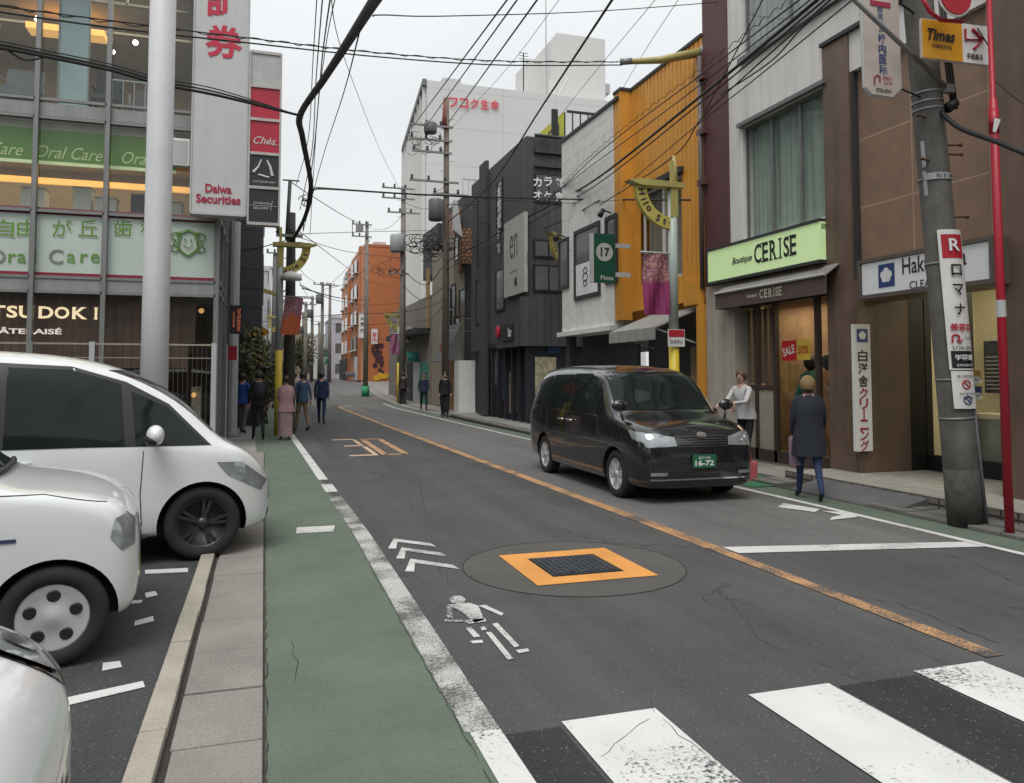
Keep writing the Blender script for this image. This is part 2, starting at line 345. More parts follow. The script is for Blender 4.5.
strip('road_far_shoulder', -.6, .9, .002, 40, 140, M_lane)
strip('road_edge_surface', 6.55, 6.98, .006, -6, 60, M_green)
M = MB().m(M_green2); M.poly([(6.62, 9.6, .017), (7.6, 9.6, .017), (7.6, 12.6, .017), (6.62, 12.6, .017)]); tag(M.build('road_green_bay'), kind='structure')
# sidewalk slabs on the left, with open joints, and the narrow kerb
sw = MB().m(M_gap); sw.box(-.4, -4, -.05, .03, 17, .006); sw.m(M_conc)
y = -3.55
while y < 16.8:
    sw.box(-.35 + random.uniform(-.006, .006), y + .006, 0, .018, y + .592, .022 + random.uniform(-.004, .004)); y += .6
tag(sw.build('sidewalk', bevel=.004), kind='structure')
kb = MB().m(M_kerb); y = -3.4
while y < 16.5: kb.box(-.495, y + .004, -.03, -.385 + random.uniform(-.004, .004), y + .596, .05 + random.uniform(-.004, .004)); y += .6
tag(kb.build('kerb', bevel=.006), kind='structure')
lot = MB().m(M_lot); lot.poly([(-30, -8, -.004), (-.45, -8, -.004), (-.45, 17.2, -.004), (-30, 17.2, -.004)]); tag(lot.build('parking_lot_surface'), kind='structure')
strip('sidewalk_left_far', -3.0, .03, .01, 17, 140, M_pave)
# right side gutter, pavement and kerbs
gt_ = MB(); gt_.m(mat('gutter_stone', (.15, .145, .135), rough=.9, var=.25, scale=4, bump=.5, fine=.2))
y = -3.0
while y < 30:
    if not (7.2 < y < 9.2 or 10 < y < 13): gt_.box(6.98, y + .005, -.04, 7.2, y + .595, .05 + random.uniform(-.01, .006)); gt_.box(7.22, y + .005, -.04, 7.5, y + .595, .055 + random.uniform(-.008, .008))
    y += .6
gt_.m(M_gap); gt_.box(6.97, -3, -.05, 7.5, 30, .012)
tag(gt_.build('gutter', bevel=.008), kind='structure')
# rubber-and-asphalt ramp up to the shop porch
rm = MB().m(mat('ramp_rubber', (.11, .11, .112), rough=.9, var=.15, scale=3, fine=.25))
rm.hexa([(6.98, 7.35, .0), (7.47, 7.35, .0), (7.47, 9.25, .0), (6.98, 9.25, .0), (7.0, 7.35, .03), (7.47, 7.35, .15), (7.47, 9.25, .15), (7.0, 9.25, .03)])
tag(rm.build('ramp'), kind='structure')
M_porch = pattern_mat('porch_tiles', 'tile', (.36, .35, .31), (.14, .13, .12), (.2, .1), .008, .6, 'XY', .08)
pc = MB().m(M_porch); pc.box(7.5, -3, 0, 14, 10.0, .17); pc.m(pattern_mat('porch_edge_tiles', 'tile', (.2, .185, .16), (.05, .045, .04), (.2, .09), .014, .6, 'YZ', .15)); pc.box(7.47, -3, 0, 7.499, 10.0, .172)
tag(pc.build('porch'), kind='structure')
strip('sidewalk_right', 7.5, 16, .06, 10, 140, M_pave, thick=.1)
strip('kerb_right_far', 6.98, 7.5, .03, 30, 140, M_pave, thick=.05)

# ------------------------------------------------------------------ paint
P_white = paint_mat('road_paint_white', (.60, .60, .585), wear=.40, wscale=6, dirt=.12)
P_edge = paint_mat('road_paint_white_worn', (.50, .50, .48), wear=.505, wscale=7, sharp=.05, under=(.085, .085, .08))
P_zeb = paint_mat('crossing_paint', (.64, .64, .62), wear=.43, wscale=4, sharp=.03, dirt=.12)
P_yel = paint_mat('road_paint_orange', (.50, .28, .12), wear=.46, wscale=6, sharp=.06)
P_box = paint_mat('manhole_paint_orange', (.7, .31, .07), wear=.3, wscale=6, sharp=.05)
P_blur = paint_mat('road_paint_orange_faint', (.5, .29, .15), wear=.42, wscale=6, sharp=.09)
P_icon = paint_mat('icon_paint', (.58, .58, .56), wear=.45, wscale=8, sharp=.03)
P_pinkw = paint_mat('number_paint', (.60, .42, .28), wear=.40, wscale=6, sharp=.07)
def marking(name, polys, material, z=.006, both=None):
    b = MB().m(material)
    for p in polys: b.poly([(q[0], q[1], gz(q[1]) + z) for q in p])
    return tag(b.build(name), kind='structure')
def line(name, x0, x1, y0, y1, material, z=.006): return strip(name, x0, x1, z, y0, y1, material)
line('edge_line', .88, 1.04, 3.465, 10.6, P_edge); line('edge_line', .88, 1.04, 11.0, 11.8, P_white); line('edge_line', .89, 1.03, 12.3, 36, P_white)
line('centre_line', 3.92, 4.05, 3.48, 6.4, paint_mat('road_paint_orange_worn', (.52, .29, .13), wear=.495, wscale=6, sharp=.05)); line('centre_line', 3.9, 4.06, 6.4, 40, P_box if 0 else P_yel)
line('edge_line_right', 6.42, 6.52, -3, 60, P_white, .009)
marking('stop_line', [[(4.08, 6.14), (6.42, 5.68), (6.42, 5.9), (4.08, 6.4)]], P_white)
ZY0, ZY1 = .35, 3.44
def stripe(x, w, y1=ZY1):
    return [(x, ZY0), (x + w, ZY0), (x + w, y1), (x, y1)]
marking('crossing_stripe', [stripe(.9, .14, 3.46)], P_zeb, .007)
for x in (1.33, 2.33, 3.36, 4.38, 5.4): marking('crossing_stripe', [stripe(x, .48)], P_zeb, .007)
for x, w in ((1.05, .26), (2.84, .5)): marking('crossing_patch', [stripe(x, w, 3.4)], M_patch, .003)
# white paint bits: short bar on the green strip, slot-end marks of the parking lot
marking('bay_mark', [[tuple(atG(*p)[:2]) for p in ((296, 534), (333, 532), (335, 526), (297, 528))]], P_white, .007)
for q in (((40, 712), (145, 687), (143, 681), (60, 699)), ((145, 574), (188, 572), (188, 568), (145, 570)), ((134, 626), (154, 621), (153, 616), (135, 621)), ((102, 671), (122, 667), (120, 661), (103, 663)), ((146, 598), (158, 595), (155, 591), (145, 593))):
    marking('lot_line', [[tuple(atG(*p)[:2]) for p in q]], P_white, .001)
marking('lot_line', [[(-5.5, 6.1), (-.8, 6.1), (-.8, 6.18), (-5.5, 6.18)]], P_white, .001)
# right-hand marks beside the stop line
marking('bay_mark_right', [[tuple(atG(*p)[:2]) for p in ((822, 512), (850, 513), (858, 518), (830, 521), (832, 518), (842, 516))], [tuple(atG(*p)[:2]) for p in ((778, 508), (815, 513), (820, 510), (783, 504))]], P_white, .012)
# speed number 3 0
def stroke(pts, w, fx, fy):
    out = []
    for (a, b) in zip(pts, pts[1:]):
        A = Vector((fx(a[0]), fy(a[1]))); B = Vector((fx(b[0]), fy(b[1]))); d = (B - A)
        dn = Vector((-d.y, d.x)).normalized()
        if abs(d.x) > abs(d.y): wv = w * 2.4
        else: wv = w
        o = dn * wv / 2; e_ = d.normalized() * wv * .2
        out.append([tuple(A - o - e_), tuple(B - o + e_), tuple(B + o + e_), tuple(A + o - e_)])
    return out
fx = lambda u: 1.66 + .52 * u; fy = lambda v: 15.8 + 3.9 * v
marking('speed_number', stroke([(0, 1), (.9, 1), (.9, .55), (.25, .55)], .1, fx, fy) + [[(fx(.85), fy(.55)), (fx(1.05), fy(.45)), (fx(1.05), fy(.02)), (fx(.88), fy(.02))]] + stroke([(.95, 0), (.05, 0)], .1, fx, fy), P_pinkw)
fx2 = lambda u: 2.34 + .42 * u
marking('speed_number', stroke([(0, 0), (0, 1)], .14, fx2, fy) + stroke([(1, 0), (1, 1)], .14, fx2, fy) + stroke([(.1, 1), (.9, 1)], .1, fx2, fy) + stroke([(.1, 0), (.9, 0)], .1, fx2, fy), P_blur)
# chevrons and cyclist (kept flat on the road; Y runs away from the camera)
ch = []
for px0, py0, s in ((388, 549, 1.0), (396, 559, 1.0), (405, 572, 1.0)):
    A = atG(px0, py0); k = (A.x, A.y)
    ch.append([(k[0], k[1]), (k[0] + .07, k[1] - .03), (k[0] + .13, k[1] + .26), (k[0] + .12, k[1] + .42)])
    ch.append([(k[0] + .12, k[1] + .42), (k[0] + .13, k[1] + .26), (k[0] + .44, k[1] - .06), (k[0] + .42, k[1] + .1)])
marking('chevron_marks', ch, P_icon)
def G2(pts): return [tuple(atG(a / 2.447 + 240, b / 2.447 + 400)[:2]) for a, b in pts]
cyc = [G2([(513, 487), (525, 481), (540, 481), (552, 488), (550, 496), (536, 501), (522, 499), (512, 493)]),
       G2([(507, 503), (560, 498), (583, 505), (598, 540), (575, 547), (545, 522)]),
       G2([(505, 505), (520, 508), (522, 535), (506, 535)]), G2([(500, 538), (548, 541), (546, 546), (500, 543)]),
       G2([(583, 505), (600, 503), (645, 524), (640, 530)]), G2([(545, 541), (600, 536), (603, 543), (560, 550)]),
       G2([(552, 560), (566, 558), (588, 581), (572, 583)]), G2([(563, 592), (592, 589), (596, 596), (570, 598)]),
       G2([(601, 570), (615, 570), (669, 635), (655, 638)]), G2([(617, 550), (630, 547), (684, 604), (672, 608)]), G2([(675, 614), (705, 610), (708, 617), (682, 622)]),
       G2([(588, 558), (598, 556), (604, 564), (592, 566)])]
marking('cyclist_mark', cyc, P_icon)
# manhole: round patch, orange square frame, iron cover
mh = MB().m(mat('manhole_surround', (.082, .08, .074), rough=.9, var=.12, scale=2, bump=.4, bscale=120, fine=.3))
ctr = Vector((2.5, 6.18)); ring = [(ctr.x + .93 * math.cos(a), ctr.y + .93 * math.sin(a), .002) for a in [i * math.pi / 24 for i in range(48)]]
mh.poly(ring); mh.m(M_gap)
for i in range(48):
    a0, a1 = i * math.pi / 24, (i + 1) * math.pi / 24
    mh.poly([(ctr.x + r * math.cos(a), ctr.y + r * math.sin(a), .004) for r, a in ((.922, a0), (.936, a0), (.936, a1), (.922, a1))])
tag(mh.build('manhole_surround'), kind='structure')
fr = MB().m(P_box); o0, o1, i0, i1 = 2.0, 3.02, 2.2, 2.82; a0, a1, b0, b1 = 5.66, 6.7, 5.86, 6.5
for q in ([(o0, a0), (o1, a0), (i1, b0), (i0, b0)], [(o1, a0), (o1, a1), (i1, b1), (i1, b0)], [(o1, a1), (o0, a1), (i0, b1), (i1, b1)], [(o0, a1), (o0, a0), (i0, b0), (i0, b1)]): fr.poly([(x, y, .007) for x, y in q])
tag(fr.build('manhole_frame_paint'), kind='structure')
mc = thing('manhole_cover', 'rectangular dark iron manhole cover inside the orange painted square', 'manhole cover', (2.51, 6.18, 0))
b = MB().m(mat('cast_iron', (.045, .047, .05), rough=.55, metal=.6, var=.25, scale=10)); b.box(2.215, 5.875, -.01, 2.805, 6.485, .012); b.build('frame', mc)
b = MB().m(mat('cast_iron_lid', (.07, .078, .09), rough=.5, metal=.6, var=.25, scale=10))
b.box(2.25, 5.91, 0, 2.77, 6.45, .018)
for i in range(9):
    for j in range(8): b.box(2.275 + i * .054, 5.935 + j * .064, .018, 2.275 + i * .054 + .03, 5.935 + j * .064 + .03, .024)
b.build('lid', mc)

# cracks and seams in the surfacing
def crack(pts, w, name='road_crack', m=M_gap, z=.0045, jit=.02, seed=0):
    rg = random.Random(seed); b = MB().m(m); P = []
    for (a, c) in zip(pts, pts[1:]):
        a, c = Vector(a), Vector(c); n = max(2, int((c - a).length / .07))
        for k in range(n): q = a.lerp(c, k / n); P.append(q + Vector((rg.uniform(-jit, jit), rg.uniform(-jit, jit))))
    for i, (a, c) in enumerate(zip(P, P[1:])):
        if rg.random() < .12: continue
        d = (c - a).normalized(); o = Vector((-d.y, d.x)) * w * rg.uniform(.2, .75); b.poly([(*(a - o), z), (*(c - o), z), (*(c + o), z), (*(a + o), z)])
    tag(b.build(name), kind='structure')
g2 = lambda x, y: tuple(atG(x, y)[:2])
crack([g2(740, 562), g2(820, 590), g2(900, 605), g2(1010, 648)], .006, seed=1); crack([g2(725, 595), g2(760, 640), g2(905, 700)], .003, seed=2)
crack([g2(292, 640), g2(296, 662), (g2(291, 655)[0], g2(292, 690)[1])], .004, seed=3, jit=.012); crack([g2(420, 515), g2(432, 540), g2(440, 570), g2(455, 590)], .003, seed=4)
crack([g2(655, 715), g2(690, 745), g2(735, 783)], .0028, seed=5, z=.009, jit=.012); crack([g2(600, 760), g2(655, 715), g2(650, 700), g2(540, 690)], .002, seed=6, z=.009, jit=.012); crack([(.035, -2), (.035, 6), (.035, 14)], .007, seed=7, jit=.007, z=.006); crack([(.87, 2), (.87, 7), (.88, 12)], .004, seed=11, jit=.006, z=.008)
crack([(4.0, 6.4), (4.05, 12), (3.95, 20)], .005, seed=8, z=.008); crack([(5.6, 2), (5.5, 4.5), (5.9, 5.6)], .005, seed=9); crack([(1.8, 9), (2.3, 12), (2.1, 15)], .004, seed=10)
# ================================================================== LEFT SIDE
M_steel = mat('mullion_steel', (.22, .225, .22), rough=.45, metal=.3, var=.08)
M_white = mat('white_paint', (.72, .72, .70), rough=.55, var=.05, streak=.08)
M_lt = mat('light_grey_panel', (.46, .47, .47), rough=.6, var=.06, streak=.1)
M_dk = mat('dark_grey', (.035, .036, .038), rough=.6, var=.15)
M_blk = mat('black', (.012, .012, .013), rough=.5)
M_glass = glass_mat('shop_glass', (.88, .92, .9), .94)
M_glassd = glass_mat('dark_glass', (.25, .28, .28), .6)
M_maroon = mat('maroon_band', (.22, .012, .03), rough=.5)
M_int = mat('interior_wall', (.36, .33, .28), rough=.8, var=.1, scale=1)
M_warm = mat('warm_lamp', (.95, .52, .16), emit=.6); M_cool = mat('white_lamp', (1, .95, .85), emit=9)
M_brownp = pattern_mat('brown_slat_panel', 'tile', (.135, .075, .055), (.085, .05, .036), (.16, 6), .01, .5, 'XZ', .08)
M_frost = mat('frosted_sign_panel', (.50, .58, .52), rough=.35, var=.03, scale=.6)
F = 18.0
def Z18(y, px=100): return atY(px, y, F).z
def X18(px, y=200): return atY(px, y, F).x
z1, z2, z3 = 3.42, 7.06, 10.7
xm = [-9.2, -8.1, -6.95, -5.75, -4.52, -3.2, -2.15, -1.0]   # mullions
b1 = thing('glass_shop_building', 'glass-fronted building with a dental clinic upstairs and brown shopfront, behind the parking lot', 'building', (-1, 18, 0))
p = MB().m(mat('concrete_slab_edge', (.27, .28, .275), rough=.7, var=.1, streak=.15))
for z in (z1 - .1, z2 - .12, z3 - .12): p.box(-14, F - .04, z, -1.02, 30, z + .26)
p.build('floor_slab', b1)
p = MB().m(M_lt); p.box(-14, 26, 0, -1.05, 26.3, 14); p.box(-14.3, F, 0, -14, 30, 14); p.box(-14, F, 14, -1, 30, 14.3); p.m(M_dk); p.box(-14, 19.5, 0, -5.0, 19.6, z1 - .1); p.build('wall', b1)
p = MB().m(M_int); p.box(-14, 22.6, z1 + .17, -1.3, 22.75, z2 - .12); p.m(mat('interior_wall_tan', (.42, .35, .27), rough=.8)); p.box(-14, 25, z2 + .14, -1.3, 25.2, z3 - .12)  # the third-floor back wall is plain tan
p.m(mat('interior_ceiling', (.42, .37, .30), rough=.9)); p.box(-13.9, 18.1, z2 - .2, -1.2, 22.5, z2 - .13); p.box(-13.9, 18.1, z3 - .2, -1.2, 25, z3 - .13); p.build('interior_wall', b1)
# glowing coves and lamps inside
p = MB().m(M_warm)
p.box(-9, 21.6, z2 - .75, -1.4, 21.7, z2 - .6)
p.box(-5.6, 21.0, z3 - .75, -3.9, 21.5, z3 - .6); p.box(-9.5, 21.0, z3 - .6, -6.9, 21.5, z3 - .45)
p.build('cove_light', b1)
for x, y, z in ((-4.9, 19.2, 9.45), (-2.95, 19.4, 9.25), (-5.9, 20, 9.5), (-4.3, 20.4, 9.3), (-3.6, 20.4, 9.35), (-1.7, 20, 9.3)): p = MB().m(M_cool, True); p.ball((x, y, z), .06 if x < -2.5 else .03, 8); p.build('spot_lamp', b1)
for nm_, x, y, z, sx__, sy__, e__, c__ in (('third_floor_lamp', -5.5, 20.6, z3 - .3, 7, 3.2, 170, (1, .80, .56)), ('second_floor_lamp', -5.5, 20.6, z2 - .3, 7, 3.0, 120, (1, .72, .42)), ('shop_floor_lamp', -5.5, 19.7, 3.2, 8, 1.2, 22, (1, .72, .45))):
    ld = bpy.data.lights.new(nm_, 'AREA'); ld.shape = 'RECTANGLE'; ld.size = sx__; ld.size_y = sy__; ld.energy = e__; ld.color = c__; lo = bpy.data.objects.new(nm_, ld); COL.objects.link(lo); lo.parent = b1; lo.location = Vector((x, y, z)) - Vector(b1.location)
p = MB().m(M_steel)
for i in range(8): p.box(-6 + i * .7, 19.6, z3 - .5, -5.96 + i * .7, 19.7, z3 - .2)
p.box(-9, 19.6, z3 - .52, -1.3, 19.68, z3 - .46); p.box(-9, 21.6, z3 - .42, -1.3, 21.68, z3 - .36); p.build('ceiling_rail', b1)
for x in xm:
    p = MB().m(M_steel); p.box(x - .035, F - .12, 0, x + .035, F + .02, 13.9); p.box(x - .07, F - .06, 0, x - .036, F, 13.9); p.build('mullion', b1)
p = MB().m(M_steel)
for z in (3.3, z1 + .18, 4.96, 7.28, z2 - .16, 10.5): p.box(-14, F - .06, z - .03, -1.04, F + .01, z + .03)
p.build('transom', b1)
p = MB().m(M_glass); p.quad((-14, F, 5.0), (-1, F, 5.0), (-1, F, 13.9), (-14, F, 13.9)); p.quad((-14, F, 0), (-1, F, 0), (-1, F, 3.3), (-14, F, 3.3)); p.build('window_glass', b1)
p = MB().m(M_frost); p.box(-14, F + .03, 3.62, -1.05, F + .07, 4.92); p.m(M_maroon); p.box(-14, F + .02, 3.56, -1.05, F + .06, 3.70); p.box(-14, F + .02, 4.90, -1.05, F + .065, 5.04); p.build('sign_band', b1)
# side face, dark shop panel, stairs of steel
p = MB().m(M_glassd); p.quad((-1, F, 0), (-1, 25.5, 0), (-1, 25.5, 13.9), (-1, F, 13.9)); p.build('side_glass', b1)
for y in (18.9, 20.1, 21.4, 22.7, 24.0, 25.3):
    p = MB().m(M_steel); p.box(-1.02, y - .05, 0, -.93, y + .05, 13.9); p.build('side_mullion', b1)
p = MB().m(M_steel); 
for z in (3.4, 3.62, 5.0, 7.1, 7.3): p.box(-1.02, 18, z - .05, -.95, 25.5, z + .05)
p.build('side_transom', b1)
p = MB().m(M_brownp); p.box(-14, F + .35, 1.75, -1.6, F + .5, 3.3); p.m(mat('display_brown', (.09, .05, .035), rough=.6)); p.box(-1.75, F + .3, 2.3, -1.45, F + .9, 3.25)
p.m(mat('shop_back', (.06, .05, .045), rough=.8)); p.box(-14, F + 3, 0, -1.2, F + 3.1, 3.3); p.m(mat('counter', (.16, .12, .09), rough=.6)); p.box(-3, F + .9, 0, -1.9, F + 1.6, 1.2); p.build('shop_panel', b1)
p = MB().m(M_warm)
for x, y, z, s in ((-1.5, 18.9, 1.15, .06), (-3.9, 19.6, 1.1, .05), (-5.3, 19.6, 1.25, .06), (-1.35, 18.5, 3.02, .06)): p.ball((x, y, z), s, 8)
p.build('shop_lamp', b1)
p = MB().m(mat('display_goods', (.35, .3, .24), rough=.7, var=.6, scale=5)); 
for i in range(14): p.box(-6.5 + i * .38, 19.0, .4, -6.3 + i * .38, 19.3, .7 + random.random() * .7)
p.build('display_goods', b1)
# green inner sign band on the second floor
s = thing('green_band_sign', 'long bright green band with pale slanted lettering inside the second-floor windows', 'sign', (-3, 18.2, 6))
p = MB().m(mat('sign_green', (.075, .19, .0), rough=.5, emit=.12, var=.04)); p.box(-13.9, 18.22, 6.05, -1.9, 18.26, 6.72); p.m(mat('sign_pale_yellow', (.78, .85, .45), emit=.1)); p.box(-13.9, 18.2, 5.98, -1.9, 18.25, 6.048)
p.m(mat('cream_strip', (.55, .54, .36), rough=.6)); p.box(-13.9, 18.22, 6.722, -1.9, 18.26, 6.95); p.build('panel', s)
p = MB().m(mat('letter_pale_green', (.62, .72, .3), rough=.5))
for x in (-8.6, -6.95, -5.45, -3.97, -2.35): p.text('Oral Care', (x, 18.21, 6.25), XR, UP, 1.25, .26, 0, .35)
p.build('lettering', s)
# clinic furniture seen through the glass
def chair_tall(x, y, z0, n, lab):
    c = thing(n, lab, 'chair', (x, y, z0)); q = MB().m(M_dk); q.box(x - .3, y - .28, z0 + .42, x + .3, y + .28, z0 + .54); q.build('seat', c)
    q = MB().m(M_dk); q.box(x - .28, y + .2, z0 + .54, x + .28, y + .3, z0 + 1.15); q.box(x - .12, y + .2, z0 + 1.15, x + .12, y + .3, z0 + 1.35); q.build('backrest', c)
    q = MB().m(M_dk)
    for a, b_ in ((-.28, -.25), (.28, -.25), (-.28, .25), (.28, .25)): q.tube([(x + a, y + b_, z0), (x + a, y + b_, z0 + .45)], .025, 6)
    q.box(x - .3, y - .25, z0 + .68, x - .25, y + .25, z0 + .72); q.box(x + .25, y - .25, z0 + .68, x + .3, y + .25, z0 + .72); q.build('frame', c)
chair_tall(-3.4, 18.9, z2 + .14, 'salon_chair', 'dark salon chair standing at the third-floor window of the glass building')
def rail(x0, x1, lab):
    c = thing('window_rail', lab, 'railing', (x0, 18.5, z2)); q = MB().m(M_lt)
    q.tube([(x0, 18.5, z2 + .95), (x1, 18.5, z2 + .95)], .02, 6); q.tube([(x0, 18.5, z2 + .25), (x1, 18.5, z2 + .25)], .015, 6); q.build('rail', c)
    q = MB().m(M_lt)
    for i in range(int((x1 - x0) / .22) + 1): q.tube([(x0 + i * .22, 18.5, z2 + .14), (x0 + i * .22, 18.5, z2 + .95)], .012, 6)
    q.build('baluster', c)
rail(-3.25, -2.25, 'low rail behind the third-floor window nearest the white mast'); 
def lounge(x, y, lab):
    c = thing('lounge_chair', lab, 'chair', (x, y, z2)); q = MB().m(mat('grey_upholstery', (.14, .145, .15), rough=.7)); z0 = z2 + .14
    q.box(x - .4, y - .3, z0 + .3, x + .4, y + .3, z0 + .46); q.build('seat', c)
    q = MB().m(MATS['grey_upholstery']); q.hexa([(x - .4, y + .2, z0 + .46), (x + .4, y + .2, z0 + .46), (x + .4, y + .35, z0 + .46), (x - .4, y + .35, z0 + .46), (x - .35, y + .35, z0 + 1.05), (x + .35, y + .35, z0 + 1.05), (x + .35, y + .45, z0 + 1.05), (x - .35, y + .45, z0 + 1.05)]); q.build('backrest', c)
    q = MB().m(M_lt); q.tube([(x - .38, y - .28, z0), (x - .38, y - .28, z0 + .7), (x - .38, y + .3, z0 + .75)], .02, 6); q.tube([(x + .38, y - .28, z0), (x + .38, y - .28, z0 + .7), (x + .38, y + .3, z0 + .75)], .02, 6); q.build('frame', c)
lounge(-5.05, 18.8, 'grey low armchair behind the third-floor window, left of the frosted screen'); lounge(-2.6, 19.3, 'grey low armchair behind the third-floor window just left of the white mast')
c = thing('frosted_screen', 'tall frosted pale blue screen standing inside the third-floor window', 'screen', (-4.1, 18.6, z2)); q = MB().m(mat('frosted_blue', (.34, .44, .45), rough=.3)); q.box(-4.3, 18.6, z2 + .14, -3.75, 18.63, z2 + 2.75); q.build('panel', c); q = MB().m(M_steel); q.box(-4.33, 18.58, z2 + .14, -4.301, 18.65, z2 + 2.8); q.box(-3.749, 18.58, z2 + .14, -3.72, 18.65, z2 + 2.6); q.build('frame', c)
for i, (x0, x1, z, m_, lab) in enumerate(((-5.05, -4.6, 5.62, M_white, 'white clinic cabinet at the left of the second-floor window'), (-4.05, -3.7, 5.7, M_white, 'narrow white clinic cabinet under the green band'), (-3.62, -3.2, 5.5, M_white, 'low white clinic cabinet under the warm ceiling light'), (-2.9, -2.6, 5.62, M_dk, 'dark clinic cabinet right of the low white cabinet'), (-2.2, -1.85, 5.5, M_white, 'white clinic cabinet next to the white mast'))):
    c = thing('clinic_cabinet', lab, 'cabinet', (x0, 19.0, z1)); q = MB().m(m_); q.box(x0, 19.0, z1 + .16, x1, 19.4, z); q.build('body', c); q = MB().m(M_steel); q.box(x0 - .01, 18.99, z, x1 + .01, 19.41, z + .03); q.build('top', c)
# green lettering on the frosted panel
s = thing('clinic_sign', 'green clinic name and crest lettering on the long frosted panel', 'sign', (-3, 17.99, 4))
M_lg = mat('letter_green', (.13, .28, .05), rough=.5); M_lgd = mat('letter_grey', (.2, .21, .2), rough=.5); M_lw = mat('letter_white', (.75, .76, .75), rough=.5)
p = MB()
for ch, px in (('自', 12), ('由', 29 - 2), ('が', 62), ('丘', 88), ('歯', 123), ('科', 150)):
    for dx, dz, mm, dy in ((.015, -.015, M_lw, 0), (0, 0, M_lg, -.004)):
        p.m(mm); a = atY(px if ch != '自' else 4, 228 + (0 if px > 30 else 0), 18); p.text(ch, (a.x + dx, 18.018 + dy, a.z + dz), XR, UP, .36, .36, .012)
for ch, px, h, mm in (('O', -3, .28, M_lgd), ('r', 12, .19, M_lg), ('a', 21.5, .19, M_lg), ('l', 35, .28, M_lg), ('C', 56, .3, M_lgd), ('a', 71, .19, M_lg), ('r', 84, .19, M_lg), ('e', 95, .19, M_lg)):
    p.m(mm); a = atY(px, 258 - (0 if h < .25 else 1.5), 18)
    p.text(ch, (a.x, 18.014, a.z), XR, UP, None, h, .01)
# crest: shield outline, smiling face, scrolls
cc = atY(188, 243, 18); th = [i * math.pi / 20 for i in range(41)]
def scroll(pts, r=.016): 
    p.m(M_lg).tube([(cc.x + a, 18.0, cc.z + b) for a, b in pts], r, 5)
shield = [(-.2, .2), (-.1, .22), (0, .27), (.1, .22), (.2, .2), (.17, .05), (.19, -.1), (.1, -.2), (0, -.27), (-.1, -.2), (-.19, -.1), (-.17, .05), (-.2, .2)]
scroll(shield); scroll([(a * 1.18, b * 1.12) for a, b in shield], .01)
for sg in (-1, 1):
    scroll([(sg * (.24 + .1 * math.cos(t)), .14 + .08 * math.sin(t)) for t in [x * .4 for x in range(-4, 11)]], .014)
    scroll([(sg * (.26 + .08 * math.cos(t)), -.12 + .07 * math.sin(t)) for t in [x * .4 for x in range(-9, 6)]], .014)
    scroll([(sg * .24, .05), (sg * .3, -.02), (sg * .24, -.06)], .012)
scroll([(-.06, .03), (-.06, .09)], .014); scroll([(.06, .03), (.06, .09)], .014); scroll([(-.09, -.04), (-.05, -.08), (0, -.095), (.05, -.08), (.09, -.04)], .01)
p.build('lettering', s)
# warm shop name on brown
def serif_text(b, string, xs, y, zc, h, w, right, up, bold=.02, off_=.002):
    """letters with slab serifs, each centred at its own x"""
    S = {'T': ([.5], []), 'S': ([], []), 'U': ([], [.12, .88]), 'D': ([.12], [.12]), 'O': ([], []), 'K': ([.14, .88], [.14, .82]), 'I': ([.5], [.5]), 'A': ([.08, .92], []), 'C': ([], []), 'E': ([.15], [.15]), 'R': ([.15, .88], [.15]), 'H': ([.14, .86], [.14, .86])}
    for ch, c in zip(string, xs):
        ww = w * {'I': .5, 'E': .78, 'T': .95, 'S': .72, 'R': .9}.get(ch, 1); c = Vector(c)
        b.text(ch, c, right, up, ww * (.35 if ch == 'I' else 1), h, bold)
        bot, top = S.get(ch, ([], []))
        for lst, sz in ((bot, -1), (top, 1)):
            for f in lst:
                q = c + right * ((f - .5) * ww if ch != 'I' else 0) + up * (sz * (h / 2 - h * .03)); a = h * .15; t_ = h * .035
                n_ = right.cross(up) * off_
                b.poly([q - right * a - up * t_ + n_, q + right * a - up * t_ + n_, q + right * a + up * t_ + n_, q - right * a + up * t_ + n_])
        if ch in 'TEC':
            for k in ([.05, .95] if ch == 'T' else [.93]):
                q = c + right * ((k - .5) * ww) + up * (h / 2 - h * .1); n_ = right.cross(up) * off_
                b.poly([q - right * h * .03 - up * h * .1 + n_, q + right * h * .03 - up * h * .1 + n_, q + right * h * .03 + up * h * .1 + n_, q - right * h * .03 + up * h * .1 + n_])
s = thing('lit_shop_name', 'warm glowing shop name in capitals on the brown panel behind the ground-floor glass', 'sign', (-3.9, 18.3, 2.9))
M_gold = mat('lit_letter', (1.0, .78, .5), emit=.9); M_pinkl = mat('lit_letter_white', (.95, .8, .72), emit=.55)
xs = [atY(px, 312, 18.32) for px in (-38, -20, -3, 12, 29, 47, 65, 81, 97)]
p = MB().m(M_gold); serif_text(p, 'TATSUDOKI', [Vector((a.x, 18.33, atY(50, 312.5, 18.33).z)) for a in [atY(px, 312, 18.33) for px in (-36, -18, -2, 12, 26.5, 46, 62, 79.5, 96)]], 0, 0, .25, .27, XR, UP, .025); p.build('letters', s)
p = MB().m(M_pinkl); a = atY(20, 330.5, 18.33); p.text('CHÂTERAISÉ', (a.x, 18.33, a.z), XR, UP, 1.52, .14, .03); p.build('subtitle', s)
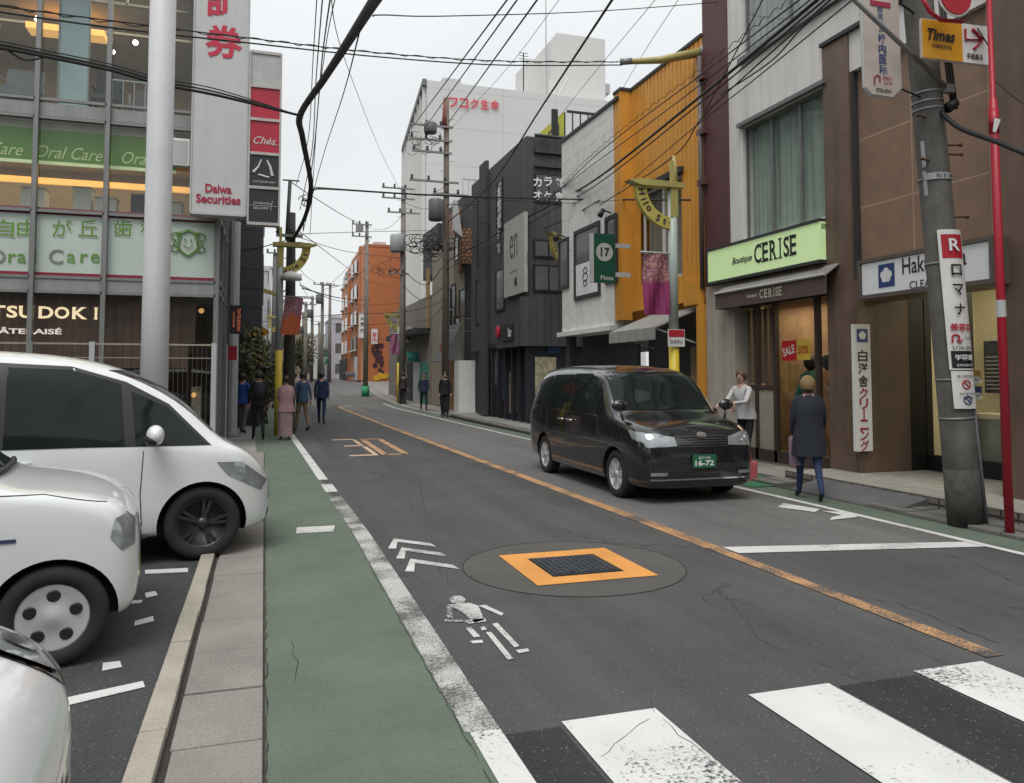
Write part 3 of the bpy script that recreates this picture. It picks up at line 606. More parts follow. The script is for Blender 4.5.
# small black blade sign by the shop corner
s = thing('black_blade_sign', 'small black blade sign with orange lettering on the corner of the glass building', 'sign', (-.8, 19.2, 2.6))
a0 = atY(230, 305, 19.2); a1 = atY(243, 334, 19.2)
p = MB().m(M_blk); p.box(a0.x, 19.2, a1.z, a1.x, 19.3, a0.z); p.build('panel', s)
p = MB().m(mat('letter_orange', (.8, .2, .1), emit=.4)); p.text('TATSUDOKI', ((a0.x + a1.x) / 2 + .05, 19.19, (a0.z + a1.z) / 2), -UP, XR, .52, .07); p.text('CHATERAISE', ((a0.x + a1.x) / 2 - .06, 19.19, (a0.z + a1.z) / 2), -UP, XR, .36, .04); p.build('lettering', s)
s = thing('red_flag_sign', 'small dark red flag sign below the black blade sign', 'sign', (-.6, 19.4, 2.2)); p = MB().m(mat('flag_red', (.3, .01, .02), rough=.7)); p.box(-.82, 19.4, 1.95, -.62, 19.42, 2.28); p.build('cloth', s); p = MB().m(M_lt); p.tube([(-.84, 19.41, 0), (-.84, 19.41, 2.32)], .02, 6); p.build('pole', s)

# tall signs on the street corner of the building
SY = 17.35
def xs_(px, y=150): return atY(px, y, SY).x
def zs_(y, px=250): return atY(px, y, SY).z
s = thing('tall_vertical_sign', 'tall pale grey vertical sign with big red characters and two red words at its foot', 'sign', (xs_(218), SY, 5))
p = MB().m(mat('sign_grey_face', (.52, .52, .51), rough=.5, var=.03, streak=.06)); x0, x1, zb = xs_(191, 205), xs_(245, 205), zs_(213, 218)
p.box(x0, SY, zb, x1, SY + .32, 13.0); p.build('panel', s)
p = MB().m(M_lt)
for x in (x0 - .03, x1): p.box(x, SY - .02, zb - .03, x + .03, SY + .34, 13.02)
p.box(x0, SY - .02, zb - .05, x1, SY + .34, zb - .002); p.build('frame', s)
p = MB().m(mat('sign_crimson', (.50, .015, .05), rough=.5)); xc = (x0 + x1) / 2
for ch, y, h in (('券', 41.5, .72), ('証', -1, .78), ('和', -50, .75), ('大', -98, .75)): p.text(ch, (xc + .05, SY - .012, zs_(y, 220)), XR, UP, .74, h, .028)
p.m(mat('sign_crimson2', (.36, .01, .05), rough=.5)); p.text('Daiwa', (xc, SY - .012, zs_(189, 220)), XR, UP, .52, .19, .03); p.text('Securities', (xc, SY - .012, zs_(199.5, 220)), XR, UP, .88, .19, .03); p.build('lettering', s)
p = MB().m(M_steel)
for z in (5.6, 7.3, 9.2, 11.5): p.box(xc, SY + .32, z, xc + .08, SY + .7, z + .08)
p.build('bracket', s)
s = thing('tenant_sign_column', 'narrow column of five sign panels, grey, two red and two black, right of the tall grey sign', 'sign', (.05, SY, 5))
x0, x1 = xs_(248.5), xs_(280.5); zz = [zs_(y, 265) for y in (53, 87, 120, 154, 188, 224)]
mats_ = [mat('tenant_grey', (.42, .43, .42), rough=.4), mat('tenant_red', (.42, .015, .04), rough=.45), MATS['tenant_red'], mat('tenant_black', (.025, .025, .028), rough=.45), MATS['tenant_black']]
for i in range(5):
    p = MB().m(mats_[i]); p.box(x0 + .03, SY - .0, zz[i + 1] + .03, x1 - .03, SY + .2, zz[i] - .03)
    xc, zc = (x0 + x1) / 2, (zz[i] + zz[i + 1]) / 2; p.m(mat('tenant_white', (.6, .6, .6)))
    yy = SY - .008
    if i == 1: p.m(mat('tenant_pink', (.55, .12, .14))); p.tube([(xc - .22, yy, zc - .08), (xc - .1, yy, zc - .02), (xc, yy, zc - .08), (xc + .1, yy, zc - .02), (xc + .22, yy, zc - .06)], .008, 4)
    if i == 2: p.text('Chés', (xc, yy, zc - .08), XR, UP, .46, .16, 0, .4); p.tube([(xc + .05, yy, zc - .12), (xc + .2, yy, zc - .17), (xc + .27, yy, zc - .15)], .006, 4)
    if i == 3:
        p.tube([(xc - .06, yy, zc + .24), (xc - .12, yy, zc + .08), (xc - .22, yy, zc - .05)], [.015, .02, .03], 5); p.tube([(xc + .05, yy, zc + .24), (xc + .12, yy, zc + .1), (xc + .17, yy, zc - .1)], [.015, .025, .03], 5); p.tube([(xc - .12, yy, zc - .09), (xc + .1, yy, zc - .14)], .02, 5); p.text('TATSUDOKI', (xc, yy, zc - .24), XR, UP, .46, .035)
    if i == 4: p.text('JIYUGAOKA', (xc - .03, yy, zc + .05), XR, UP, .36, .05); p.text('BALCONY', (xc - .05, yy, zc - .05), XR, UP, .3, .05); p.tube([(xc - .3, yy, zc), (xc + .28, yy, zc)], .004, 4); p.tube([(xc + .14, yy, zc - .1), (xc + .18, yy, zc + .12)], .004, 4)
    p.build('panel', s)
p = MB().m(mat('pink_grey_frame', (.45, .42, .40), rough=.5))
for z in zz: p.box(x0, SY - .03, z - .03, x1, SY + .22, z + .03)
for x in (x0 - .012, x1 - .03): p.box(x, SY - .028, zz[-1], x + .04, SY + .218, zz[0])
p.build('frame', s)
s = thing('white_wall_box', 'small white box mounted beside the tall grey sign on the glass building', 'box', (-1.9, 17.8, 6.2)); p = MB().m(M_white); a = atY(170, 138, 17.8); c = atY(190, 167, 17.8); p.box(a.x, 17.75, c.z, c.x, 17.95, a.z); p.build('body', s, bevel=.02); p = MB().m(M_lt); p.box(a.x + .05, 17.745, c.z + .05, c.x - .05, 17.749, a.z - .05); p.build('cover', s)

# dark grey tiled building beyond
D = thing('dark_tiled_building', 'dark grey panelled building rising behind the tall signs on the left', 'building', (-.5, 24, 0))
p = MB().m(pattern_mat('dark_panels', 'tile', (.055, .06, .068), (.02, .022, .025), (3.0, .62), .02, .5, 'XZ', .1)); xr = atY(262, 300, 26).x
p.box(-9, 26, 0, xr, 34, 11); p.build('wall', D)
p = MB().m(M_dk)
for z in (2.8, 5.6, 8.4): p.box(xr - .001, 27, z - 1.2, xr + .03, 33, z)
p.build('window', D)
p = MB().m(M_lt); p.box(-9.05, 25.95, 11, xr + .05, 34.05, 11.2); p.build('parapet', D)
# service pipes between the two
for px, lab in ((229, 'thin grey steel post between the glass building and the dark one, left of its twin'), (234, 'thick concrete post between the glass building and the dark one')):
    a = atY(px, 300, 21.5); s = thing('steel_post', lab, 'post', (a.x, 21.5, 0)); p = MB().m(M_steel if px == 229 else M_lt); r_ = .05 if px == 229 else .14; p.tube([(a.x, 21.5, 0), (a.x, 21.5, 5.6)], r_, 10); p.build('shaft', s); p = MB().m(M_steel); p.lathe([(r_ * 1.6, 0), (r_ * 1.6, .04), (r_, .06)], (a.x, 21.5, 0)); p.build('base', s)
# white mast between the cars
s = thing('white_mast', 'thick round white mast rising behind the white minivan', 'pole', (-1.18, 9.6, 0)); p = MB().m(mat('mast_white', (.62, .63, .64), rough=.45, var=.04, streak=.1), True)
p.lathe([(.15, 0), (.142, 3), (.135, 12.5), (0, 12.52)], (-1.18, 9.6, 0), n=32); p.build('shaft', s); p = MB().m(M_steel, True); p.lathe([(.24, 0), (.24, .03), (.16, .05), (.16, .2)], (-1.18, 9.6, 0), n=24); p.build('base', s)
# lot fence
FY = 14.4
s = thing('mesh_fence', 'low steel mesh fence along the back of the parking lot', 'fence', (-2, FY, 0)); xe = atY(214, 345, FY).x; zt = atY(100, 343, FY).z
p = MB().m(mat('fence_rail', (.34, .30, .24), rough=.5, metal=.2)); 
p.box(-12, FY - .015, zt - .03, xe, FY + .015, zt); p.box(-12, FY - .01, .12, xe, FY + .01, .14); p.box(-12, FY - .01, zt - .25, xe, FY + .01, zt - .235); p.build('rail', s)
p = MB().m(mat('fence_mesh', (.09, .09, .085), rough=.5)); x = -8.0
while x < xe: p.box(x - .003, FY - .003, .12, x + .003, FY + .003, zt - .03); x += .075
p.build('mesh', s)
for px in (92, 214, -40, 30, 150):
    x = atY(px, 360, FY).x; p = MB().m(M_lt if px in (92, 214) else M_steel); p.box(x - .04, FY - .04, 0, x + .04, FY + .04, zt + .02); p.build('post', s)
# ================================================================== RIGHT SIDE
FX = 8.3
def YX(px, X=FX, py=250): return atX(px, py, X).y
def ZX(py, px, X=FX): return atX(px, py, X).z
M_wood = mat('brown_laminate', (.145, .098, .074), rough=.45, var=.18, scale=2, streak=.25)
M_tan = pattern_mat('tan_panels', 'tile', (.225, .142, .095), (.36, .25, .18), (1.2, 1.02), .012, .6, 'YZ', .06)
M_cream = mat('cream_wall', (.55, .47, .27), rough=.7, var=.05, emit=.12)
M_offw = mat('offwhite_render', (.70, .69, .66), rough=.85, var=.06, scale=1.5, streak=.16, bump=.15)
M_glc = glass_mat('clear_glass', (.92, .96, .94), .95)
# ---- A: cleaning shop
A = thing('brown_corner_building', 'brown and tan panelled two-storey building with the cleaning shop, nearest on the right', 'building', (8.3, 7, 0))
top = 6.75
yl, yl2, yr, yr2 = YX(826), YX(852), YX(989, py=150), -4.0
p = MB().m(M_wood); p.box(8.3, yl2, .17, 8.9, yl, top); p.box(8.3, 3.6, .17, 8.9, yr - .05, top); p.build('pilaster', A)
p = MB().m(M_dk); p.box(8.34, yl2 - .06, .17, 8.8, yl2 - .002, top - .05); p.box(8.34, yr - .049, .17, 8.8, yr, top - .05); p.build('reveal', A)
z_s = ZX(300, 862)
p = MB().m(M_tan); p.box(8.42, yr, z_s + .0, 8.9, yl2 - .06, top - .1); p.build('cladding', A)
p = MB().m(M_wood); p.box(8.5, 3.0, .17, 16, 3.6, top); p.box(8.9, 3.6, 4.3, 16, yl - .02, top - .15); p.m(mat('roof_grey', (.2, .2, .2), rough=.9)); p.box(8.6, 3.6, top - .14, 16, yl, top - .05); p.m(M_dk); p.box(8.26, 3.5, top, 8.95, yl + .02, top + .06); p.build('wall', A)
# recessed entrance: a brown wall facing the street's near end, then a glazed cream lobby set back
DX = 9.55
yw_ = yl2 - .065; xw1 = atY(911, 440, yw_).x
p = MB().m(M_wood); p.box(8.31, yw_, .17, xw1, yl2 + .3, z_s + .3); p.build('entrance_wall', A)
p = MB().m(M_blk); p.box(DX, YX(924, DX, 400), .17, DX + .12, yw_ - .002, 4.2); p.box(DX, 3.7, .17, DX + .12, YX(924, DX, 400) - .002, .40); p.box(DX, 3.7, 2.95, DX + .12, YX(924, DX, 400) - .002, 4.2)
p.box(xw1 - .02, yw_ + .01, .17, DX + .1, yw_ + .06, 4.2); p.box(DX, YX(966, DX, 400) - .05, .4, DX + .12, YX(966, DX, 400), 2.95); p.build('door_frame', A)
p = MB().m(M_cream); p.box(10.6, 3.7, .2, 10.7, 9.9, 3.05); p.box(8.9, 3.6, 3.05, 10.7, 9.4, 3.1); p.box(DX + .13, 9.44, .17, 10.8, 9.55, 4.2); p.box(9.7, 3.62, .17, 10.8, 3.72, 4); p.m(M_porch); p.box(9.68, 3.7, .1, 10.6, 9.3, .2); p.build('lobby_wall', A)
p = MB().m(M_glc); p.quad((DX + .05, 3.7, .4), (DX + .05, 9.0, .4), (DX + .05, 9.0, 2.95), (DX + .05, 3.7, 2.95)); p.build('door_glass', A)
p = MB().m(mat('counter_cream', (.36, .34, .28), rough=.5)); p.box(9.75, 3.7, .2, 10.1, YX(968, 9.75, 430), .98); p.m(M_cream); p.box(9.72, 3.7, .981, 10.15, YX(967, 9.72, 430), 1.05); p.build('counter', A)
ld = bpy.data.lights.new('lobby_lamp', 'AREA'); ld.shape = 'RECTANGLE'; ld.size = .8; ld.size_y = 4; ld.energy = 42; ld.color = (1, .93, .78); lo = bpy.data.objects.new('lobby_lamp', ld); COL.objects.link(lo); lo.parent = A; lo.location = Vector((10.1, 6.8, 3.0)) - Vector(A.location)
for py, c in ((350, (.03, .035, .06)),):
    s = thing('notice_board', 'dark blue price board on the cream wall inside the cleaning shop', 'board', (10.5, 7, 2)); p = MB().m(mat('board_navy', c, rough=.5)); y0, y1 = YX(984, 10.5, 360), YX(1006, 10.5, 360); zb0 = ZX(393, 990, 10.5); p.box(10.5, y1, zb0, 10.58, y0, ZX(341, 990, 10.5)); p.build('panel', s); p = MB().m(M_lw)
    for k in range(9): p.box(10.49, y1 + .03, zb0 + .06 + k * .06, 10.497, y0 - .03, zb0 + .07 + k * .06)
    p.build('lettering', s)
# sign box over the entrance
s = thing('cleaning_sign_box', 'white fascia sign with a navy emblem in a brown frame above the cleaning shop', 'sign', (8.1, 8, 3.3))
ya, yb = YX(857, 8.05, 270), YX(993, 8.05, 270); zt, zb = ZX(268, 857, 8.05), ZX(299, 857, 8.05); zt = 2.0 and ZX(262, 860, 8.05)
p = MB().m(mat('sign_box_brown', (.12, .10, .085), rough=.5, metal=.2)); zt, zb = ZX(261, 857, 8.05), ZX(300, 857, 8.05)
p.box(8.05, yb, zb, 8.45, ya, zb + .05); p.box(8.05, yb, zt - .05, 8.45, ya, zt); p.box(8.05, yb, zb + .05, 8.45, yb + .05, zt - .05); p.box(8.05, ya - .05, zb + .05, 8.45, ya, zt - .05); p.box(8.2, yb + .05, zb + .05, 8.45, ya - .05, zt - .05); p.build('frame', s)
p = MB().m(mat('sign_white_face', (.62, .63, .64), rough=.35, emit=.12, var=.02)); p.box(8.08, yb + .06, zb + .06, 8.199, ya - .06, zt - .06); p.build('panel', s)
zc = (zb + zt) / 2; w_ = ya - yb
def emblem(p, X, yc, zc, sz, blue, white):
    p.m(blue); p.box(X, yc - sz * .45, zc - sz / 2, X + .004, yc + sz * .45, zc + sz / 2); p.m(white)
    for dy, dz, r in ((0, .17, .17), (-.17, .04, .16), (.17, .04, .16), (-.1, -.14, .15), (.1, -.14, .15), (0, 0, .18)):
        p.poly([(X - .003, yc - (dy + r * math.cos(t)) * sz, zc + (dz + r * math.sin(t)) * sz) for t in [i * math.pi / 8 for i in range(16)]])
        X -= .0006
M_navy = mat('emblem_navy', (.03, .06, .2), rough=.5); M_lk = mat('letter_black', (.02, .02, .022), rough=.5)
p = MB(); emblem(p, 8.074, YX(886, 8.07, 275), zc + .01, .32, M_navy, M_lw); p.m(M_lk)
p.text('Hakuyosha', (8.074, YX(932, 8.07), zc + .06), YN, UP, abs(YX(900, 8.07) - YX(964, 8.07)), .29, .012); p.text('CLEANING', (8.074, YX(930, 8.07), zc - .17), YN, UP, abs(YX(908, 8.07) - YX(953, 8.07)), .105, .01); p.build('lettering', s)
# vertical sign on the pilaster
s = thing('vertical_cleaning_sign', 'narrow white vertical sign in Japanese, black then red characters, on the brown wall', 'sign', (8.3, 9, 1.5))
Ys = yw_ - .06; v0, v1 = atY(853.5, 324, Ys), atY(873, 451, Ys); zt, zb = v0.z, v1.z; pw = v1.x - v0.x; xc = (v0.x + v1.x) / 2; ph = zt - zb
p = MB().m(M_white); p.box(v0.x, Ys, zb, v1.x, Ys + .055, zt); p.build('panel', s)
p = MB().m(M_navy); es = pw * .66; p.box(xc - es / 2, Ys - .004, zt - ph * .09 - es / 2, xc + es / 2, Ys - .002, zt - ph * .09 + es / 2); p.m(M_lw)
for k_, (dy, dz, r) in enumerate(((0, .17, .17), (-.17, .04, .16), (.17, .04, .16), (-.1, -.14, .15), (.1, -.14, .15), (0, 0, .18))): p.poly([(xc + (dy + r * math.cos(t)) * es, Ys - .006 - k_ * .0006, zt - ph * .09 + (dz + r * math.sin(t)) * es) for t in [i * math.pi / 8 for i in range(16)]])
p.m(M_lk); p.column_text('白洋舍', (xc, Ys - .006, zt - ph * .2), XR, UP, pw * .58, ph * .1, .02); p.m(mat('letter_crimson', (.33, .02, .06)))
for k_, ch in enumerate('クリーニング'): p.text(ch if ch != 'ー' else 'l', (xc, Ys - .006, zt - ph * .505 - ph * .082 * (k_ + .5)), XR, UP, pw * (.52 if ch != 'ー' else .08), pw * .52, .02)
p.build('lettering', s)
# small stickers on the glass
for k, (py, col, lab) in enumerate(((372, (.45, .3, .08), 'small yellow and white notice on the shop glass by the pole'), (388, (.03, .05, .15), 'small dark blue notice on the shop glass, below the yellow one'))):
    s = thing('glass_notice', lab, 'notice', (9.0, 7, 1.5)); y0, y1 = YX(971, 9.5, 380), YX(980.5, 9.5, 380); zc = ZX(py + 4, 976, 9.5)
    p = MB().m(mat('notice_%d' % k, col)); p.box(9.5, y1, zc - .05, 9.52, y0, zc + .08); p.m(M_lw); p.box(9.498, y1, zc - .1, 9.522, y0, zc - .01); p.build('sheet', s); p = MB().m(M_lk)
    p.text('防犯中', (9.49, (y0 + y1) / 2, zc - .05), YN, UP, .1, .04); p.build('lettering', s)
s = thing('exit_lamp_sign', 'small glowing green lamp low inside the cleaning shop', 'lamp', (9.1, 6.7, 1)); a = atX(979, 421, 9.8); p = MB().m(mat('green_glow', (.05, 1, .15), emit=.8)); p.ball(a, .05, 8); p.build('bulb', s); p = MB().m(M_blk); p.box(a.x + .03, a.y - .06, a.z - .06, a.x + .06, a.y + .06, a.z + .06); p.build('back_plate', s)

# ---- B: white boutique building
B = thing('white_boutique_building', 'white rendered building with a pale green boutique sign and a brown awning', 'building', (8.3, 12, 0))
yB0, yB1 = 9.9, YX(705, FX, 250)
ywl, ywr = YX(742, FX, 180), YX(828, FX, 180); zwt, zwb = ZX(127, 742), ZX(246, 742)
ymar = YX(728, FX, 150); zsg = ZX(250, 708)
yu0, yu1 = YX(742, FX, 40), 8.0
zu = ZX(58, 742)
yB0 = 5.0    # the white block continues behind the lower brown building
p = MB().m(M_offw)
p.box(8.33, ywl, zwb - .0, 9, ymar, 12.5)              # between window and maroon strip
p.box(8.33, yB0, zwt, 9, ywl, zu)                      # band above big window
p.box(8.33, yl + .0, zsg + .02, 9, ywl, zwb)           # under window
p.box(8.33, yB0, zu, 9, YX(828 + 40, FX, 10), 12.5) if False else None
p.box(8.34, yB0 - .3, top + .07, 9, yl, zwt + .3)
p.box(8.95, yB0, top + .06, 17, yB1, 12.5)
p.build('wall', B)
p = MB().m(mat('maroon_cladding', (.105, .042, .042), rough=.55, var=.1, streak=.1)); p.box(8.3, ymar, zsg - .1, 8.95, yB1, 12.5); p.build('maroon_strip', B)
for py in (76, 131, 182):
    a = atX(705, py, 8.28); p = MB().m(MATS['maroon_cladding']); p.box(8.2, yB1 - .15, a.z - .06, 8.299, yB1 + .1, a.z + .06); p.build('pipe_clip', B)
p = MB().m(mat('downpipe', (.12, .1, .1), rough=.5), True); p.tube([(8.24, yB1 + .02, 3.3), (8.24, yB1 + .02, 8.0)], .045, 10); p.build('downpipe', B)
def framed(p_parent, X, y0, y1, z0, z1, n, frame, glass, curtain=None, depth=.12, fw=.05, name='window'):
    """window in a wall facing -X: recessed frame, n lights, glass, optional curtain behind"""
    w = MB().m(frame); Xf = X + depth
    w.box(Xf - .03, y0, z0, Xf + .03, y1, z0 + fw); w.box(Xf - .03, y0, z1 - fw, Xf + .03, y1, z1)
    for i in range(n + 1):
        yy = y0 + (y1 - y0) * i / n; w.box(Xf - .028, max(y0, yy - fw / 2), z0 + fw, Xf + .028, min(y1, yy + fw / 2), z1 - fw)
    o = w.build(name, p_parent)
    gl = MB().m(glass); gl.quad((Xf + .005, y0 + .01, z0 + .01), (Xf + .005, y1 - .01, z0 + .01), (Xf + .005, y1 - .01, z1 - .01), (Xf + .005, y0 + .01, z1 - .01))
    gl.v = [v - parent_loc(p_parent) for v in gl.v]; g = gl.build('pane', o, local=True)
    if curtain:
        cu = MB().m(curtain, True); n_ = int((y1 - y0) / .018); pts = [(Xf + .12 + .014 * math.sin(i * .75 + math.sin(i * .11) * 2), y0 + (y1 - y0) * i / n_) for i in range(n_ + 1)]
        for (a, b) in zip(pts, pts[1:]): cu.quad((a[0], a[1], z0), (b[0], b[1], z0), (b[0], b[1], z1), (a[0], a[1], z1))
        cu.v = [v - parent_loc(p_parent) for v in cu.v]; cu.build('curtain', o, local=True)
    else:
        bk = MB().m(M_dk); bk.quad((Xf + .5, y0 - .02, z0 - .02), (Xf + .5, y1 + .02, z0 - .02), (Xf + .5, y1 + .02, z1 + .02), (Xf + .5, y0 - .02, z1 + .02)); bk.v = [v - parent_loc(p_parent) for v in bk.v]; bk.build('blind', o, local=True)
    return o
M_curt = mat('green_curtain', (.33, .385, .345), rough=.9, var=.1, streak=.25)
M_fra = mat('aluminium_frame', (.20, .205, .20), rough=.4, metal=.3)
M_glc = glass_mat('clear_glass', (.92, .96, .94), .95)
framed(B, 8.3, ywr, ywl, zwb, zwt, 3, M_fra, M_glc, M_curt)
framed(B, 8.3, 7.2, yu0, zu, zu + 2.3, 4, M_fra, M_glc, mat('grey_curtain', (.35, .36, .36), rough=.9, streak=.2))
p = MB().m(M_offw); p.box(8.33, 4, zu + 2.3, 9, yu0, 12.5); p.m(M_fra); p.box(8.24, 4, zu - .1, 8.4, yu0 + .08, zu - .002); p.box(8.24, ywr, zwt + .002, 8.42, ywl + .08, zwt + .07); p.box(8.22, yl, zwb - .09, 8.42, ywl + .06, zwb - .002); p.build('ledge', B)
# sign fascia
s = thing('boutique_fascia_sign', 'long pale green lit boutique sign with black capitals above the brown awning', 'sign', (8.2, 11.5, 3.5))
X = 8.18; y0, y1 = yl - .0, YX(707, X, 265); zt, zb = ZX(252, 708, X), ZX(282.5, 708, X)
p = MB().m(mat('sign_pale_green', (.62, .82, .42), rough=.3, emit=.25, var=.06, scale=.7)); p.box(X + .02, y0, zb, 8.34, y1, zt); p.build('panel', s)
p = MB().m(M_dk); p.box(X, y0, zt, 8.4, y1 + .03, zt + .05); p.box(X, y0, zb - .05, 8.4, y1 + .03, zb); p.box(X, y1, zb, 8.36, y1 + .03, zt); p.build('frame', s)
zc = (zb + zt) / 2 - .0; p = MB().m(M_lk)
p.text('Boutique', (X + .012, YX(741, X), zc - .02), YN, UP, .62, .16, .02, .35)
cer = [Vector((X + .012, YX(px, X), zc + .03)) for px in (757, 764.5, 772.5, 779.5, 785.7, 792.5)]
serif_text(p, 'CERISE', cer, 0, 0, .34, .21, YN, UP, .02, .003); p.build('lettering', s)
# awning
s = thing('brown_awning', 'dark brown fabric awning lettered with the boutique name', 'awning', (7.8, 12, 3)); ya0, ya1 = 9.72, YX(713, 8.0, 300)
za, zf = ZX(290, 712, 8.3) , ZX(300, 716, 7.75); M_aw = mat('awning_brown', (.10, .07, .062), rough=.85, var=.1, streak=.1); M_awt = mat('awning_top_grey', (.2, .19, .175), rough=.8)
za = zb - .07; Xf = 8.06; zf = ZX(294, 713, Xf); zl = ZX(310, 713, Xf)
p = MB().m(M_awt); p.hexa([(8.33, ya0, za - .02), (Xf, ya0, zf - .02), (Xf, ya1, zf - .02), (8.33, ya1, za - .02), (8.33, ya0, za), (Xf, ya0, zf), (Xf, ya1, zf), (8.33, ya1, za)]); p.m(M_aw); p.box(Xf - .012, ya0, zl, Xf, ya1, zf - .002); p.poly([(8.3, ya1 + .002, za), (Xf, ya1 + .002, zf), (Xf, ya1 + .002, zl), (8.3, ya1 + .002, zl)]); p.build('fabric', s)
p = MB().m(M_lt); p.tube([(Xf - .03, ya0, zf - .01), (Xf - .03, ya1, zf - .01)], .025, 8); p.build('front_bar', s)
p = MB().m(mat('letter_beige', (.5, .46, .38))); zc = (zf + zl) / 2; p.text('Boutique', (Xf - .02, YX(752, Xf), zc - .01), YN, UP, .3, .08, .02, .35)
serif_text(p, 'CERISE', [Vector((Xf - .02, YX(px, Xf), zc)) for px in (761.5, 766, 770.5, 774, 777, 780.5)], 0, 0, .15, .1, YN, UP, .02, .003); p.build('lettering', s)
# shop front beneath
p = MB().m(mat('beige_column', (.42, .39, .34), rough=.85, var=.08, streak=.2, bump=.2)); yc0, yc1 = YX(735, FX, 380), YX(707, FX, 380); p.box(8.3, yc0, .1, 8.95, yc1, zb - .06); p.build('column', B)
p = MB().m(M_dk); p.box(8.42, yl, 2.85, 8.9, yc0, zb - .06); p.build('lintel', B)
M_shopi = mat('shop_interior', (.32, .22, .14), rough=.8, var=.3, scale=3)
p = MB().m(M_shopi); p.box(9.9, 9.95, .1, 10, 14, 3.1); p.box(8.5, 9.95, 2.98, 9.9, 14, 3.05); p.box(8.5, 9.8, .1, 10, 9.9, 3.1); p.m(mat('shop_floor', (.2, .16, .12))); p.box(8.4, 9.95, .06, 9.9, 14, .1); p.build('shop_interior', B)
p = MB().m(mat('shop_ceiling_light', (1, .85, .6), emit=4))
ld = bpy.data.lights.new('boutique_fill', 'AREA'); ld.shape = 'RECTANGLE'; ld.size = 1.0; ld.size_y = 3.4; ld.energy = 48; ld.color = (1, .76, .48); lo = bpy.data.objects.new('boutique_fill', ld); COL.objects.link(lo); lo.parent = B; lo.location = Vector((9.2, 11.6, 2.93)) - Vector(B.location)  # unseen warm area light, added to brighten the boutique interior
for yy in (10.4, 11.0, 11.6, 12.2): p.box(8.8, yy, 2.94, 9.0, yy + .12, 2.97)
p.build('downlight', B)
p = MB().m(mat('shop_frame_brown', (.05, .035, .03), rough=.5))
for px in (736, 757, 775.5, 818): yy = YX(px, 8.42, 380); p.box(8.40, yy - .04, .1, 8.48, yy + .04, 2.9)
p.box(8.40, yl, .1, 8.479, yc0, .3); p.box(8.405, YX(775, 8.42), 1.35, 8.475, yc0, 1.42); p.build('shopfront_frame', B)
p = MB().m(mat('shop_lower_panel', (.33, .29, .24), rough=.7)); p.box(8.43, YX(775, 8.42, 380), .3, 8.46, yc0, 1.35); p.build('lower_panel', B)
p = MB().m(mat('shutter_brown', (.16, .12, .085), rough=.6)); yy0, yy1 = YX(775, 8.6, 340), YX(737, 8.6, 340)
for i in range(7): p.box(8.58, yy0 + (yy1 - yy0) * (i / 7) + .02, 1.45, 8.62, yy0 + (yy1 - yy0) * ((i + 1) / 7) - .03, 2.8)
p.build('inner_panels', B)
p = MB().m(M_glass); p.quad((8.44, yl, .3), (8.44, YX(775, 8.44), .3), (8.44, YX(775, 8.44), 2.85), (8.44, yl, 2.85)); p.build('shop_window', B)
# posters
for px0, px1, py0, py1, c, tcol, txt, lab, nm in ((782, 796, 341, 361, (.5, .01, .01), (.7, .6, .55), 'SALE', 'red SALE poster in the boutique window', 'sale_poster'), (797, 810, 340, 360, (.68, .45, .06), (.45, .12, .02), '50%', 'yellow 50% poster in the boutique window', 'discount_poster')):
    X = 8.40 if 0 else 8.41; s = thing(nm, lab, 'poster', (X, 11, 2)); y0, y1 = YX(px1, X, 350), YX(px0, X, 350); z0, z1_ = ZX(py1, px0, X), ZX(py0, px0, X)
    p = MB().m(mat(nm, c)); p.box(X, y0, z0, X + .01, y1, z1_); p.build('sheet', s); p = MB().m(mat(nm + '_ink', tcol)); r_ = (YN + UP * (.22 if txt == 'SALE' else 0)).normalized(); p.text(txt, (X - .006, (y0 + y1) / 2, (z0 + z1_) / 2), r_, r_.cross(Vector((1, 0, 0))).normalized() * (1 if r_.cross(Vector((1, 0, 0))).z > 0 else -1), (y1 - y0) * .85, (z1_ - z0) * .42, .03); p.build('lettering', s)
for py, hc, col, lab in ((YX(806, 8.8, 380), 1.9, (.03, .14, .12), 'mannequin in a dark green dress, left of the other in the boutique window'), (YX(824, 8.8, 380), 1.85, (.42, .2, .1), 'mannequin in a brown and beige dress at the right of the boutique window')):
    s = thing('mannequin', lab, 'mannequin', (8.9, py, .1)); p = MB().m(mat('mannequin_%d' % int(hc * 100), col, rough=.8, var=.3, scale=9), True); p.lathe([(.26, .35), (.22, .7), (.15, 1.05), (.19, 1.35), (.17, 1.5), (.06, 1.58)], (8.9, py, .1), n=16); p.build('dress', s)
    p = MB().m(M_blk, True); p.ball((8.9, py, 1.82), .12, 12, (1, 1, 1.2)); p.tube([(8.9, py, 1.6), (8.9, py, 1.75)], .05, 8); p.lathe([(.2, 0), (.2, .02), (.02, .04), (.02, .36)], (8.9, py, .1), n=16); p.build('stand', s)
    p = MB().m(MATS['mannequin_%d' % int(hc * 100)], True)
    for sg in (-1, 1): p.tube([(8.88, py + sg * .17, 1.5), (8.8, py + sg * .24, 1.25), (8.74, py + sg * .2, 1.0)], [.055, .045, .035], 8)
    p.build('sleeve', s)

